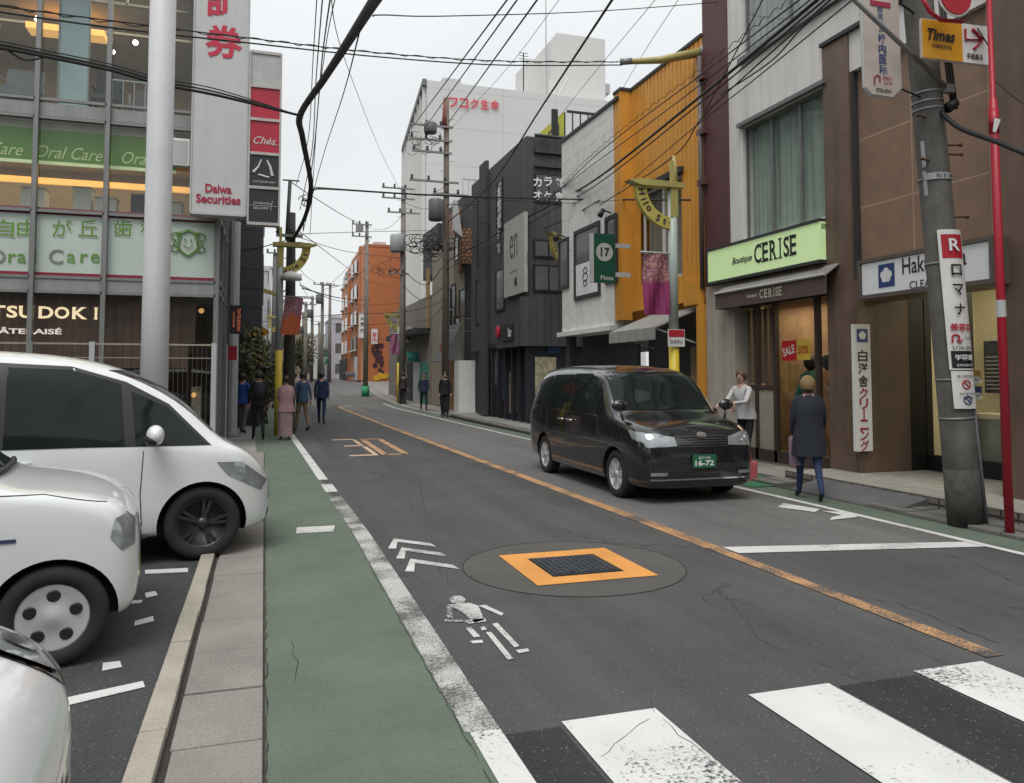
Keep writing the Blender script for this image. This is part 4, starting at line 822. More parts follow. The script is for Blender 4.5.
# ---- C: orange corrugated building
C_ = thing('orange_corrugated_building', 'tall orange building clad in vertical corrugated metal', 'building', (8.3, 16, 0))
M_or = mat('orange_metal', (.68, .315, .045), rough=.5, var=.06, streak=.12)
def corrug(b, X, y0, y1, z0, z1_, pitch=.17, d=.045, mt=None):
    b.m(mt or M_or); n = max(1, int(round((y1 - y0) / pitch))); st = (y1 - y0) / n; prof = []
    for i in range(n): prof += [(X, y0 + i * st), (X, y0 + (i + .7) * st), (X + d, y0 + (i + .76) * st), (X + d, y0 + (i + .94) * st)]
    prof.append((X, y1)); 
    zt0 = z1_ if isinstance(z1_, tuple) else (z1_, z1_)
    for (a, c) in zip(prof, prof[1:]): b.quad((a[0], a[1], z0), (a[0], a[1], zt0[0]), (c[0], c[1], zt0[0]), (c[0], c[1], z0))
yc0, yc1, yc2 = YX(704, FX, 200), YX(640, FX, 200), YX(615, 8.0, 200)
ystep = YX(631, FX, 120); ztop = ZX(38, 700)
XF = 8.02; ztopf = ztop
yw0, yw1, zw0, zw1 = YX(682, FX, 230), YX(641, FX, 230), ZX(285, 642, FX), ZX(186, 655, FX)
p = MB(); corrug(p, 8.3, yc0, yw0, 3.1, ztop); corrug(p, 8.3, yw1, ystep, 3.1, ztop); corrug(p, 8.3, yw0, yw1, zw1, ztop); corrug(p, 8.3, yw0, yw1, 3.1, zw0)
p.m(M_or)
p.quad((8.3, ystep, 2.9), (XF, ystep, 2.9), (XF, ystep, ztop), (8.3, ystep, ztop)); yend = YX(614.5, XF, 200); corrug(p, XF, ystep, yend, 2.9, ztop, .13)
p.box(8.45, yend - .02, 2.9, 16, yend, ztop); p.box(8.4, yc0, 2.9, 16, yc0 + .02, ztop)
p.m(M_dk); p.box(XF - .02, ystep - .03, ztop, 8.5, yend + .02, ztop + .07); p.box(8.27, yc0, ztop, 8.5, ystep, ztop + .07); p.box(8.5, yc0, ztop - .3, 16, yend, ztop - .2)
p.m(MATS['maroon_cladding']); p.box(8.31, yc0 - .12, 2.9, 8.8, yc0 - .002, ztop + .05); p.build('cladding', C_)
framed(C_, 8.3, yw0, yw1, zw0, zw1, 2, M_white, M_glc, mat('beige_curtain', (.3, .25, .2), rough=.9, streak=.3), .1, .06)
p = MB().m(M_dk); p.box(8.2, yw0 - .1, zw1, 8.42, yw1 + .1, zw1 + .12); p.build('window_hood', C_)
p = MB(); ybp = YX(706, 8.1, 350); zlb = ZX(370, 640, 8.1)
p.m(M_or); p.box(8.12, yc0 + .02, 3.0, 8.29, YX(683, 8.1, 330), 3.45); p.box(8.15, yc0 - .0, .1, 8.5, YX(697, 8.15, 380), 3.0); p.build('lower_trim', C_)
p = MB().m(M_dk); p.box(8.9, yc0 + .3, .1, 9, yend, 3.0); p.m(M_shopi); p.box(8.6, yc0 + .5, .1, 8.9, yc0 + 1.1, 2.2); p.build('shopfront', C_)
s = thing('grey_awning', 'pale grey slanted awning below the orange building', 'awning', (7.9, 15, 3)); M_ag = mat('awning_grey', (.3, .3, .28), rough=.8, streak=.2, var=.1)
yy0, yy1 = YX(703, 8.2, 330), YX(612, 7.4, 350); p = MB().m(M_ag); za, zf = 3.0, 2.55
p.hexa([(8.45, yy0 + .35, za - .03), (7.35, yy0 + .35, zf - .03), (7.35, yy1, zf - .03), (8.45, yy1, za - .03), (8.45, yy0 + .35, za), (7.35, yy0 + .35, zf), (7.35, yy1, zf), (8.45, yy1, za)]); p.build('fabric', s); p = MB().m(M_ag); p.box(7.33, yy0 + .35, zf - .25, 7.348, yy1, zf - .03); p.build('valance', s)
p = MB().m(M_lt); p.tube([(7.35, yy0 + .4, zf - .02), (8.4, yy0 + .4, 2.2)], .02, 6); p.tube([(7.35, yy1 - .1, zf - .02), (8.4, yy1 - .1, 2.2)], .02, 6); p.build('arm', s)

# ---- D: white weatherboard box
D_ = thing('white_box_building', 'white boarded upper storey with black-framed windows, left of the orange building', 'building', (8.1, 20, 0))
XD = 8.0; yd0, yd1 = yend + .02, YX(562, XD, 240); zdt = ZX(143, 562, XD); zdb = ZX(333, 560, XD)
M_bd = pattern_mat('white_boards', 'tile', (.74, .73, .70), (.5, .49, .48), (30, .33), .008, .7, 'YZ', .03)
M_bdv = pattern_mat('white_boards_vertical', 'tile', (.74, .73, .70), (.55, .54, .52), (.5, 30), .008, .7, 'YZ', .03)
zmid = ZX(225, 562, XD)
p = MB().m(M_bdv); p.box(XD, yd0, zdb, 15, yd1, zmid); p.m(M_bd); p.box(XD + .0, yd0, zmid, 15, yd1, zdt); p.build('wall', D_)
p = MB().m(M_dk); p.box(XD - .04, yd0 - .3, zdt, XD + .3, yd1 + .03, zdt + .08); p.box(XD + .3, yd0, zdt, 15, yd1, zdt + .04); p.build('parapet', D_)
p = MB().m(M_white); p.box(XD - .12, yd0 - .05, zdb - .12, XD + .5, yd1 + .12, zdb - .002); p.build('ledge', D_)
p = MB().m(M_dk); p.box(XD + .6, yd0, .1, XD + .7, yd1, zdb - .12); p.box(XD + .1, yd1 - .3, .1, XD + .3, yd1, zdb - .12); p.build('shopfront', D_)
def surface_window(par, X, pxa, pxb, pya, pyb, frame, fw=.1):
    y1_, y0_ = YX(pxa, X, pya), YX(pxb, X, pyb); zt_, zb_ = ZX(pya, pxa, X), ZX(pyb, pxa, X)
    w = MB().m(frame); w.box(X - .05, y0_, zb_, X - .002, y1_, zb_ + fw); w.box(X - .05, y0_, zt_ - fw, X - .002, y1_, zt_); w.box(X - .05, y0_, zb_ + fw, X - .002, y0_ + fw, zt_ - fw); w.box(X - .05, y1_ - fw, zb_ + fw, X - .002, y1_, zt_ - fw); o = w.build('window', par)
    w = MB().m(M_glassw); w.box(X - .02, y0_ + fw, zb_ + fw, X - .004, y1_ - fw, zt_ - fw); w.v = [v - parent_loc(par) for v in w.v]; w.build('pane', o, local=True)
    return y0_, y1_, zb_, zt_
M_glassw = mat('window_dark_reflective', (.10, .11, .11), rough=.08, spec=.9, var=.3, scale=.7)
wy0, wy1, wz0, wz1 = surface_window(D_, XD, 575, 601, 232, 301, M_dk)
p = MB().m(M_lw); p.box(XD - .028, wy0 + .14, wz0 + .1, XD - .022, wy1 - .12, wz0 + (wz1 - wz0) * .5); p.build('window_poster', D_)
p = MB().m(M_lk); yc = (wy0 + wy1) / 2 + .08; zc = wz0 + (wz1 - wz0) * .3
for k, (r, dz) in enumerate(((.13, .17), (.17, 0), (.12, -.16))): p.tube([(XD - .034, yc + r * math.cos(t), zc + dz + r * .6 * math.sin(t)) for t in [i * .5 for i in range(14)]], .012, 4)
p.text('OPEN 17', (XD - .034, yc - .32, zc + .12), -UP, YN, .35, .06); p.build('poster_drawing', D_)
surface_window(D_, XD, 559.5, 569.5, 241, 290, M_dk, .07); surface_window(D_, XD, 606, 618, 218, 285, M_dk)
for px, py in ((565, 237), (611, 213)):
    a = atX(px, py, XD - .02); s = thing('wall_spotlight', 'black spotlight on the white boarded wall ' + ('at its far corner' if px < 600 else 'next to the orange building'), 'lamp', a); p = MB().m(M_blk); p.tube([a, a + Vector((-.22, 0, .06))], .02, 6); p.build('arm', s); p = MB().m(M_blk, True); p.tube([a + Vector((-.2, 0, .08)), a + Vector((-.3, 0, -.1))], [.05, .07], 10); p.build('lamp_head', s)
# the green banner 17 Pizza
s = thing('green_pizza_banner', 'dark green projecting sign with a white circled 17 and the word Pizza', 'sign', (7.3, 17.2, 4.5)); Yb = 16.2
a, c = atY(591, 233, Yb), atY(615.5, 283, Yb)
p = MB().m(mat('banner_green', (.0, .062, .035), rough=.6)); p.box(a.x + .07, Yb, c.z, c.x, Yb + .1, a.z); p.m(M_lt); p.box(a.x, Yb + .005, c.z, a.x + .069, Yb + .1, a.z); p.build('panel', s)
xc, zc = (a.x + c.x) / 2 + .03, atY(603, 252, Yb).z; p = MB().m(mat('circle_grey', (.42, .43, .40))); p.poly([(xc + .21 * math.cos(t), Yb - .005, zc + .21 * math.sin(t)) for t in [i * math.pi / 16 for i in range(32)]]); p.m(M_lk); serif_text(p, 'I', [Vector((xc - .08, Yb - .01, zc))], 0, 0, .2, .2, XR, UP, .03); p.text('7', (xc + .06, Yb - .01, zc), XR, UP, .12, .2, .04)
p.m(mat('pizza_ink', (.5, .52, .5))); p.text('Pizza', (xc + .06, Yb - .01, c.z + .11), XR, UP, .32, .1, .01); p.build('lettering', s)
p = MB().m(M_lt); p.box(c.x, Yb + .03, c.z + .15, 8.02, Yb + .07, c.z + .25); p.box(c.x, Yb + .03, a.z - .3, 8.02, Yb + .07, a.z - .2); p.build('bracket', s)

# ---- E: dark grey karaoke building
E_ = thing('dark_grey_building', 'dark grey timber-clad building with a yellow rooftop banner and white Japanese window lettering', 'building', (7.9, 26, 0))
XE = 7.95; M_e = mat('charcoal_board', (.052, .052, .054), rough=.75, var=.12, scale=3, streak=.2); M_ev = pattern_mat('charcoal_vertical', 'tile', (.062, .061, .063), (.03, .03, .03), (.22, 30), .012, .7, 'YZ', .12); M_evx = pattern_mat('charcoal_vertical_front', 'tile', (.065, .063, .064), (.03, .03, .03), (.25, 30), .012, .7, 'XZ', .12)
ye0, ye1 = YX(526, XE, 250), YX(486, XE, 250); zet = ZX(135, 527, XE)
p = MB().m(M_evx); zz0 = ZX(345, 527, XE)
p.box(XE + .0, ye0, zz0, 15, ye0 + .3, zet); p.m(M_ev); p.box(XE + .001, ye0 + .301, zz0, 15, ye1 + 2.2, zet); p.m(M_e); p.box(XE - .14, ye1 - .4, .1, XE - .002, ye1 + .5, zet + .35); p.build('wall', E_)
# front details facing the camera
fz = lambda py: atY(545, py, ye0).z
fxx = lambda px: atY(px, 200, ye0).x
p = MB().m(M_dk); 
for py0, py1 in ((150, 154), (166, 168)): p.box(fxx(534), ye0 - .12, fz(py1), fxx(563), ye0 - .002, fz(py0))
p.tube([(fxx(533), ye0 - .2, fz(138)), (fxx(563), ye0 - .2, fz(138.5))], .06, 8); p.build('trim', E_)
def front_window(x0, x1, z0, z1_, par=E_, Y=ye0, nm='window'):
    p = MB().m(M_blk); p.box(x0, Y - .04, z0, x1, Y - .002, z1_); o = p.build(nm, par); p = MB().m(M_glassw); p.box(x0 + .06, Y - .05, z0 + .06, (x0 + x1) / 2 - .03, Y - .041, z1_ - .06); p.box((x0 + x1) / 2 + .03, Y - .05, z0 + .06, x1 - .06, Y - .041, z1_ - .06); p.v = [v - parent_loc(par) for v in p.v]; p.build('pane', o, local=True)
front_window(fxx(534), fxx(562), fz(203), fz(174)); front_window(fxx(533), fxx(563), fz(292), fz(265)); front_window(fxx(533), fxx(563), fz(258), fz(240))
s = thing('karaoke_window_lettering', 'white Japanese karaoke lettering on the upper window of the dark grey building', 'sign', (8.8, ye0, 7)); p = MB().m(M_lw)
for ch, px, py in (('カ', 537, 183), ('ラ', 547.5, 182), ('オ', 537, 196), ('ケ', 547.5, 196), ('館', 559, 182), ('営', 559, 196)): p.text(ch, (fxx(px), ye0 - .065, fz(py)), XR, UP, .28, .3, .02)
p.build('lettering', s)
# side windows & white lettered panels facing the street
def sidewin(pxa, pxb, pya, pyb, X=XE, par=E_): return surface_window(par, X, pxa, pxb, pya, pyb, M_blk, .08)
sidewin(497, 503, 182, 232); sidewin(478, 483, 200, 265); sidewin(496, 505, 270, 312); sidewin(476.5, 482, 280, 325)
p = MB().m(M_lw); yv = YX(500, XE); p.column_text('カラオケ館', (XE - .06, yv, ZX(186, 500, XE)), YN, UP, .35, .5, .02); p.build('window_lettering', E_)
s = thing('cream_en_sign', 'tall cream panel with thin lettering en on the street face of the dark grey building', 'sign', (7.8, 24, 5)); y0, y1 = YX(525, XE - .1, 260), YX(504.5, XE - .1, 260); zt, zb = ZX(224, 505, XE - .1), ZX(298, 505, XE - .1)
p = MB().m(mat('cream_panel', (.40, .40, .36), rough=.6)); p.box(XE - .12, y0 + .02, zb, XE - .002, y1, zt); p.build('panel', s); yc = (y0 + y1) / 2; p = MB().m(M_lk); p.text('en', (XE - .13, yc, (zt + zb) / 2 + .35), YN, UP, .8, .8, -.01); p.text('dining bar', (XE - .13, yc, (zt + zb) / 2 - .5), YN, UP, .7, .1); p.box(XE - .135, yc - .35, zb + .3, XE - .122, yc - .1, zb + .55); p.build('lettering', s)
# lower: balcony boxes and black entrance
p = MB().m(M_ev); y0, y1 = ye0 - .02, YX(503, XE, 320); p.box(XE - .25, y0 - .1, ZX(346, 527, XE), XE - .003, y1, ZX(318, 527, XE)); p.m(M_evx); p.box(XE - .25, ye0 - .2, ZX(346, 527, XE), 12, ye0 - .101, ZX(300, 527, XE) + .1); p.build('balcony_front', E_)
M_bt = mat('black_timber', (.014, .016, .022), rough=.6, var=.2)
p = MB().m(M_bt); p.box(XE + .15, ye0 + .05, .1, XE + .3, ye1 + 2, zz0); 
for px in (483, 491, 498, 505, 512, 519, 526): yy = YX(px, XE, 400); p.box(XE - .02, yy - .07, .1, XE + .149, yy + .07, zz0 - .05)
p.box(XE - .02, ye0, 2.6, XE + .14, ye1, 2.75); p.box(XE + .1, ye0 - .02, .1, 11, ye0 + .1, zz0); p.build('entrance', E_)
for k_, (pxa, pxb, pya, pyb, c_) in enumerate(((506, 512, 372, 412, (.32, .24, .17)), (492, 497, 350, 385, (.16, .17, .17)), (499, 504, 345, 400, (.05, .07, .10)), (514, 518, 352, 412, (.09, .07, .06)), (485, 490, 345, 410, (.03, .05, .07)))):
    X_ = XE + .145; p = MB().m(mat('bay_%d' % k_, c_, rough=.3, var=.5, scale=5)); p.box(X_ - .02, YX(pxb, X_, 380), ZX(pyb, pxa, X_), X_, YX(pxa, X_, 380), ZX(pya, pxa, X_)); p.build('glazed_bay', E_)
p = MB().m(mat('bay_poster', (.36, .33, .22), rough=.4, var=.5, scale=6)); q0, q1 = atY(535, 357, ye0 - .03), atY(556, 395, ye0 - .03); p.box(q0.x, ye0 - .05, q1.z, q1.x, ye0 - .022, q0.z); p.m(mat('bay_blue', (.02, .05, .14))); q0, q1 = atY(548, 345, ye0 - .06), atY(560, 353, ye0 - .06); p.box(q0.x, ye0 - .08, q1.z, q1.x, ye0 - .052, q0.z); p.build('menu_case', E_)
s = thing('red_bird_sign', 'small black sign with a red emblem above the dark entrance', 'sign', (7.7, 25, 3.3)); a = atX(498, 332, XE - .3); p = MB().m(mat('emblem_red', (.45, .02, .05))); p.ball(a, .22, 8, (.3, 1, 1)); p.build('emblem', s); p = MB().m(M_blk); a2 = atX(510, 332, XE - .28); p.box(a2.x, a2.y - .3, a2.z - .28, a2.x + .02, a2.y + .9, a2.z + .28); p.m(M_lw); p.text('Bar', (a2.x - .01, a2.y, a2.z), YN, UP, .4, .3, .03); p.build('panel', s)
# roof: yellow banner along the street edge and black railing
s = thing('yellow_roof_banner', 'long yellow banner along the roof edge of the dark grey building', 'banner', (7.9, 28, 9)); X = 9.35
y0, y1 = ye0 + .25, ye1 + 3.0; z0 = zet + .12; p = MB().m(mat('banner_yellow', (.60, .58, .04), rough=.6)); p.box(X, y0, z0, X + .03, y1, z0 + .9); p.build('cloth', s); p = MB().m(M_lk); p.text('DRIPPIKPPI KARAOKE', (X - .006, (y0 + y1) / 2, z0 + .4), YN, UP, (y1 - y0) * .9, .55, .02) if False else p.text('KARAOKE HAPPI', (X - .006, (y0 + y1) / 2, z0 + .4), YN, UP, (y1 - y0) * .9, .5, .02); p.build('lettering', s)
s = thing('roof_railing', 'black roof railing above the dark grey building', 'railing', (8, ye0, 10)); zt = atY(545, 108, ye0 + .2).z; p = MB().m(M_blk)
p.box(X + .1, ye0 + .15, zt - .08, 12.2, ye0 + .2, zt); p.box(X, ye0 + .15, zet + .1, 12.2, ye0 + .2, zet + .15); p.build('rail', s); p = MB().m(M_blk); x = X
while x < 12.2: p.box(x, ye0 + .16, zet, x + .04, ye0 + .19, zt - .08); x += .28
p.build('baluster', s); p = MB().m(M_blk); p.box(fxx(552.5), ye0 + .02, zet, fxx(558.5), ye0 + .1, zet + 1.0); p.build('speaker_box', s)
s = thing('white_rain_barrel', 'small white bin by the dark entrance', 'bin', (7.7, 23.6, 0)); a = atG(533, 424); p = MB().m(M_white, True); p.lathe([(.18, .0), (.22, .5), (.22, .55), (0, .58)], (a.x, a.y, .1), n=16); p.build('body', s); p = MB().m(M_lt, True); p.lathe([(.24, .55), (.24, .58), (0, .62)], (a.x, a.y, .11), n=16); p.build('lid', s)
# ================================================================== FARTHER BUILDINGS
def lit(name, c, **k): return mat(name, c, **k)
# F: narrow shops past the dark building
F_ = thing('tiled_gable_shop', 'small shop with brown tiled upper front and roof terrace, past the dark grey building', 'building', (8.5, 38, 0))
XF_ = 8.0; yf0, yf1 = 34.2, 39.5
M_bt2 = pattern_mat('brown_scale_tiles', 'brick', (.30, .14, .06), (.08, .035, .02), (.2, .17), .03, .6, 'XZ', .25); M_bt3 = pattern_mat('brown_scale_tiles_side', 'brick', (.30, .14, .06), (.12, .05, .03), (.2, .17), .03, .6, 'YZ', .25)
p = MB().m(M_e); z = lambda py, Y=yf0: atY(462, py, Y).z
p.box(8.7, yf0 + .8, .1, 14, yf1, z(192)); p.m(mat('shop_beige', (.26, .22, .17), rough=.8, streak=.2)); p.box(8.2, yf0 + .4, .1, 8.69, yf1, z(232)); p.build('wall', F_)
p = MB().m(M_bt2); a, c = atY(462, 228, yf0), atY(471.5, 264, yf0); p.box(a.x, yf0, c.z, c.x + .3, yf0 + .35, a.z); p.m(M_bt3); p.box(a.x - .04, yf0 + .1, c.z - .3, a.x - .001, yf0 + 2.8, z(205)); p.build('tiled_front', F_)
p = MB().m(M_lt); a = atY(453, 200, yf0); p.hexa([(a.x + .05, yf0 - .02, c.z + 1.5), (a.x + .45, yf0 - .02, c.z + 1.2), (a.x + .45, yf0 + .3, c.z + 1.2), (a.x + .05, yf0 + .3, c.z + 1.5), (a.x + .05, yf0 - .02, a.z), (a.x + .2, yf0 - .02, a.z), (a.x + .2, yf0 + .3, a.z), (a.x + .05, yf0 + .3, a.z)]); p.build('fin', F_)
p = MB().m(M_lt); a = atY(470, 185, yf0 + 1)
for i in range(10): p.box(8.7 + i * .28, yf0 + .85, z(192), 8.73 + i * .28, yf0 + .88, z(192) + .8)
p.box(8.7, yf0 + .84, z(192) + .8, 11.4, yf0 + .89, z(192) + .86); p.build('terrace_railing', F_)
for pxa, pxb, pya, pyb in ((455, 459, 238, 262), (452, 456, 285, 330), (460, 466, 290, 318), (447, 451, 290, 335)): surface_window(F_, 8.15, pxa, pxb, pya, pyb, M_blk, .06)
s = thing('dark_slanted_awning', 'dark grey slanted shop awning beside the dark grey building', 'awning', (7.6, 33, 3)); p = MB().m(mat('awning_dark', (.10, .10, .10), rough=.85, var=.1)); a = atY(470, 319, 31.8)
y0, y1 = 31.9, 34.3; zt, zb = atX(478, 318, 7.9).z, atX(464, 359, 7.1).z; p.hexa([(7.1, y0, zb - .05), (7.1, y1, zb - .05), (7.9, y1, zt - .05), (7.9, y0, zt - .05), (7.1, y0, zb), (7.1, y1, zb), (7.9, y1, zt), (7.9, y0, zt)]); p.poly([(7.1, y0 - .01, zb), (7.9, y0 - .01, zt), (7.9, y0 - .01, zb)]); p.build('fabric', s); p = MB().m(mat('awning_red', (.3, .05, .03))); p.box(7.28, y0 + 1.2, zb + .38, 7.3, y0 + 1.5, zb + .75); p.build('emblem', s)
p = MB().m(M_white); a = atG(476, 418); p.box(7.6, 31.2, .05, 8.3, 32.0, 2.2); p.m(mat('orange_wood_door', (.30, .16, .04), rough=.6)); p.box(7.95, 32.3, .05, 8.19, 34.2, 2.2); p.m(mat('brick_red', (.2, .09, .06))); p.box(8.0, 34.25, .05, 8.19, 35.2, 2.9); p.build('shop_base', F_)
F2 = thing('beige_canopy_shop', 'low beige shop with a rounded dark canopy before the white office block', 'building', (8.5, 45, 0))
p = MB().m(mat('beige_grey_wall', (.24, .21, .18), rough=.85, streak=.2)); p.box(8.2, 40, .1, 14, 54, atX(436, 292, 8.2).z); p.m(M_dk); p.box(7.4, 40, atX(430, 325, 7.4).z - .2, 8.19, 50, atX(430, 325, 7.4).z + .1); p.build('wall', F2)
p = MB().m(M_e); p.box(8.6, 40, 7, 13, 44, atX(447, 215, 8.6).z); p.m(mat('tan_strip', (.3, .2, .08))); p.box(8.1, 40, 3.9, 8.19, 40.6, 7.2); p.build('upper_storey', F2)
for k in range(5): 
    p = MB().m([mat('shop_teal', (.05, .2, .16)), M_lt, M_dk, mat('shop_cream', (.4, .36, .28)), mat('shop_rust', (.25, .1, .04))][k]); p.box(8.05, 40.3 + k * 2, .1, 8.19, 42 + k * 2, 2.3); p.build('shop_bay', F2)
# G: white office block
G_ = thing('white_office_block', 'large white eight-storey office block with red Japanese rooftop lettering', 'building', (12, 60, 0))
yg = 59.0; g0 = atY(427, 80, yg); g1 = atY(404, 140, 78); gr_ = atY(606, 95, yg + 2)
M_ofw = mat('office_white', (.62, .62, .60), rough=.8, var=.03, scale=.2, streak=.05)
M_ofp = pattern_mat('office_white_panels', 'tile', (.60, .605, .59), (.50, .50, .49), (4.5, 3.0), .03, .8, 'XZ', .01, .15, .03)
ztg = g0.z; far = Vector((g1.x + .1, 78, 0))
p = MB().m(M_ofp); p.prism([(g0.x, yg, 0), (30.5, yg, 0), (30.5, 80, 0), (far.x, 80, 0)], (0, 0, ztg)); p.m(M_ofw)
q0, q1 = atY(530, 65, 62), atY(605, 35, 62); p.box(atY(557, 40, 62).x, 62, ztg, q1.x, 68, atY(580, 36, 62).z); p.box(atY(529, 60, 66).x, 66, ztg, q1.x, 70, atY(555, 62, 66).z)
p.build('wall', G_)
p = MB().m(M_dk); d = (far - Vector((g0.x, yg, 0))); d.z = 0; dn = d.normalized(); nrm = Vector((-dn.y, dn.x, 0)); L_ = d.length
def GP(t, z_, o=0): q = Vector((g0.x, yg, 0)) + dn * (t * L_) + nrm * o; return (q.x, q.y, z_)
p.m(mat('gutter_dark', (.16, .16, .16))); p.hexa([GP(0, ztg - .4, .02), GP(1, ztg - .4, .02), GP(1, ztg - .4, .35), GP(0, ztg - .4, .35), GP(0, ztg + .1, .02), GP(1, ztg + .1, .02), GP(1, ztg + .1, .35), GP(0, ztg + .1, .35)]); p.build('parapet', G_)
for i in range(9):
    t0 = .05 + i * .105
    for fl in range(7):
        zb = 3.6 + fl * 3.0; p = MB().m(M_dk); p.hexa([GP(t0, zb, .015), GP(t0 + .045, zb, .015), GP(t0 + .045, zb, .05), GP(t0, zb, .05), GP(t0, zb + 2.2, .015), GP(t0 + .045, zb + 2.2, .015), GP(t0 + .045, zb + 2.2, .05), GP(t0, zb + 2.2, .05)]); p.build('window', G_)
p = MB().m(M_ofw)
for i in range(10):
    t0 = .02 + i * .105; p.hexa([GP(t0, 3, .02), GP(t0 + .015, 3, .02), GP(t0 + .015, 3, .3), GP(t0, 3, .3), GP(t0, ztg - .4, .02), GP(t0 + .015, ztg - .4, .02), GP(t0 + .015, ztg - .4, .3), GP(t0, ztg - .4, .3)])
p.build('facade_fin', G_)
p = MB().m(M_ofw); p.box(atY(545, 60, 63).x, 61.9, ztg, atY(552, 60, 63).x, 61.95, ztg + 2.5); p.tube([(23, 61, ztg), (24.5, 61, ztg + 2.5)], .08, 6); p.build('roof_stair', G_)
s = thing('red_rooftop_lettering', 'red Japanese characters mounted high on the white office block', 'sign', (16, yg, ztg - 3)); p = MB().m(mat('letter_red', (.62, .06, .08)))
for ch, px in zip('フコク生命', (453.5, 464, 474.5, 485, 495)): a = atY(px, 102.5 + (px - 453) * .06, yg - .15); p.text(ch, a, XR, UP, .72, .8, .03)
p.build('lettering', s)
s = thing('roof_antenna', 'tall thin lightning rod on the white office block roof', 'antenna', (22, 64, ztg)); p = MB().m(M_lt); a = atY(546, 60, 64); t_ = atY(546, -20, 64); p.tube([(a.x, 64, ztg), (a.x, 64, t_.z)], [.09, .04], 6); p.build('mast', s); p = MB().m(M_lt); p.box(a.x - .3, 63.8, ztg, a.x + .3, 64.2, ztg + .2); p.build('base', s)
s = thing('roof_antenna', 'television antenna with short crossbars on the white office block roof', 'antenna', (18, 60, ztg)); a = atY(523.5, 80, 60); t_ = atY(523.5, 53, 60); p = MB().m(M_dk); p.tube([(a.x, 60, ztg), (a.x, 60, t_.z)], .05, 6); p.build('mast', s); p = MB().m(M_dk)
for k in range(4): p.tube([(a.x - .4, 60, t_.z - .25 * k), (a.x + .4, 60, t_.z - .25 * k)], .025, 5)
p.build('crossbar', s)
# orange apartment block
O_ = thing('orange_apartment_block', 'five-storey orange brick apartment block at the bend of the street', 'building', (10, 84, 0))
oy0, oy1 = 84.0, 108.0; o0 = atY(364.5, 246, oy0); o1 = atY(402, 250, oy0); o2 = atY(345, 277, oy1); zo = o0.z
M_ob = mat('orange_render', (.46, .155, .06), rough=.8, var=.05, scale=.3, streak=.08); M_obl = mat('orange_pale_front', (.50, .24, .14), rough=.8, var=.05)
p = MB().m(M_ob); p.prism([(o0.x, oy0, .9), (o1.x + 6, oy0, .9), (o1.x + 6, oy1, .9), (o2.x, oy1, .9)], (0, 0, zo - .9)); p.build('wall', O_)
d2 = Vector((o2.x - o0.x, oy1 - oy0, 0)); L2 = d2.length; d2n = d2.normalized(); n2 = Vector((-d2n.y, d2n.x, 0))
def OP(t, z_, o=0): q = Vector((o0.x, oy0, 0)) + d2n * (t * L2) + n2 * o; return (q.x, q.y, z_)
def obox(b, t0, t1, z0, z1_, o0_, o1_): b.hexa([OP(t0, z0, o0_), OP(t1, z0, o0_), OP(t1, z0, o1_), OP(t0, z0, o1_), OP(t0, z1_, o0_), OP(t1, z1_, o0_), OP(t1, z1_, o1_), OP(t0, z1_, o1_)])
p = MB().m(M_obl); obox(p, .0, .48, 1, zo, .01, .3); p.m(M_ob); obox(p, .0, .06, 1, zo, .31, .5); obox(p, .48, .54, 1, zo - 1.5, .01, .6); p.m(M_obl); obox(p, .54, 1, 1, zo - 2, .01, .4); p.build('front_bay', O_)
fh = (zo - 1) / 5
for fl in range(1, 5):
    zb = 1 + fl * fh + .5
    for t0, w in ((.14, .12), (.32, .12), (.62, .12), (.82, .12)):
        p = MB().m(M_glassw); obox(p, t0, t0 + w, zb, zb + 1.5, .41, .46); o = p.build('window', O_); p = MB().m(M_white); obox(p, t0 - .01, t0 + w + .01, zb - .12, zb, .41, .75); p.v = [v - parent_loc(O_) for v in p.v]; p.build('sill', o, local=True)
for zz in (1 + fh,): p = MB().m(M_white); obox(p, .02, .2, 1, 1 + fh - .3, .31, .5); p.m(M_dk); obox(p, .5, .95, 1, 1 + fh - .3, .45, .7); p.build('shop_bay', O_)
p = MB().m(M_ob); p.box(o0.x + 1.2, oy0, zo, o1.x + 3, oy0 + 3, zo + .6) if False else p.box(o0.x, oy0 - .05, zo, o1.x + 6, oy0 + .3, zo + .25); p.build('parapet', O_)
s = thing('flower_mural', 'dark round flower shapes painted on the orange end wall', 'mural', (11, oy0, 3)); p = MB().m(mat('mural_maroon', (.06, .02, .03))); 
for k in range(22):
    a = atY(378 + random.uniform(-5, 4), 345 + k * 1.3 + random.uniform(-2, 2), oy0 - .02 - k * .002); r_ = random.uniform(.16, .32); p.poly([(a.x + r_ * math.cos(t), a.y, a.z + r_ * math.sin(t)) for t in [i * math.pi / 6 for i in range(12)]])
p.m(mat('mural_yellow', (.6, .36, .02)))
for k in range(6): a = atY(376 + k * 2, 376 + random.uniform(-1.5, 2), oy0 - .08); r_ = .3; p.poly([(a.x + r_ * math.cos(t), a.y - k * .002, a.z + r_ * math.sin(t)) for t in [i * math.pi / 6 for i in range(12)]])
p.build('petals', s)
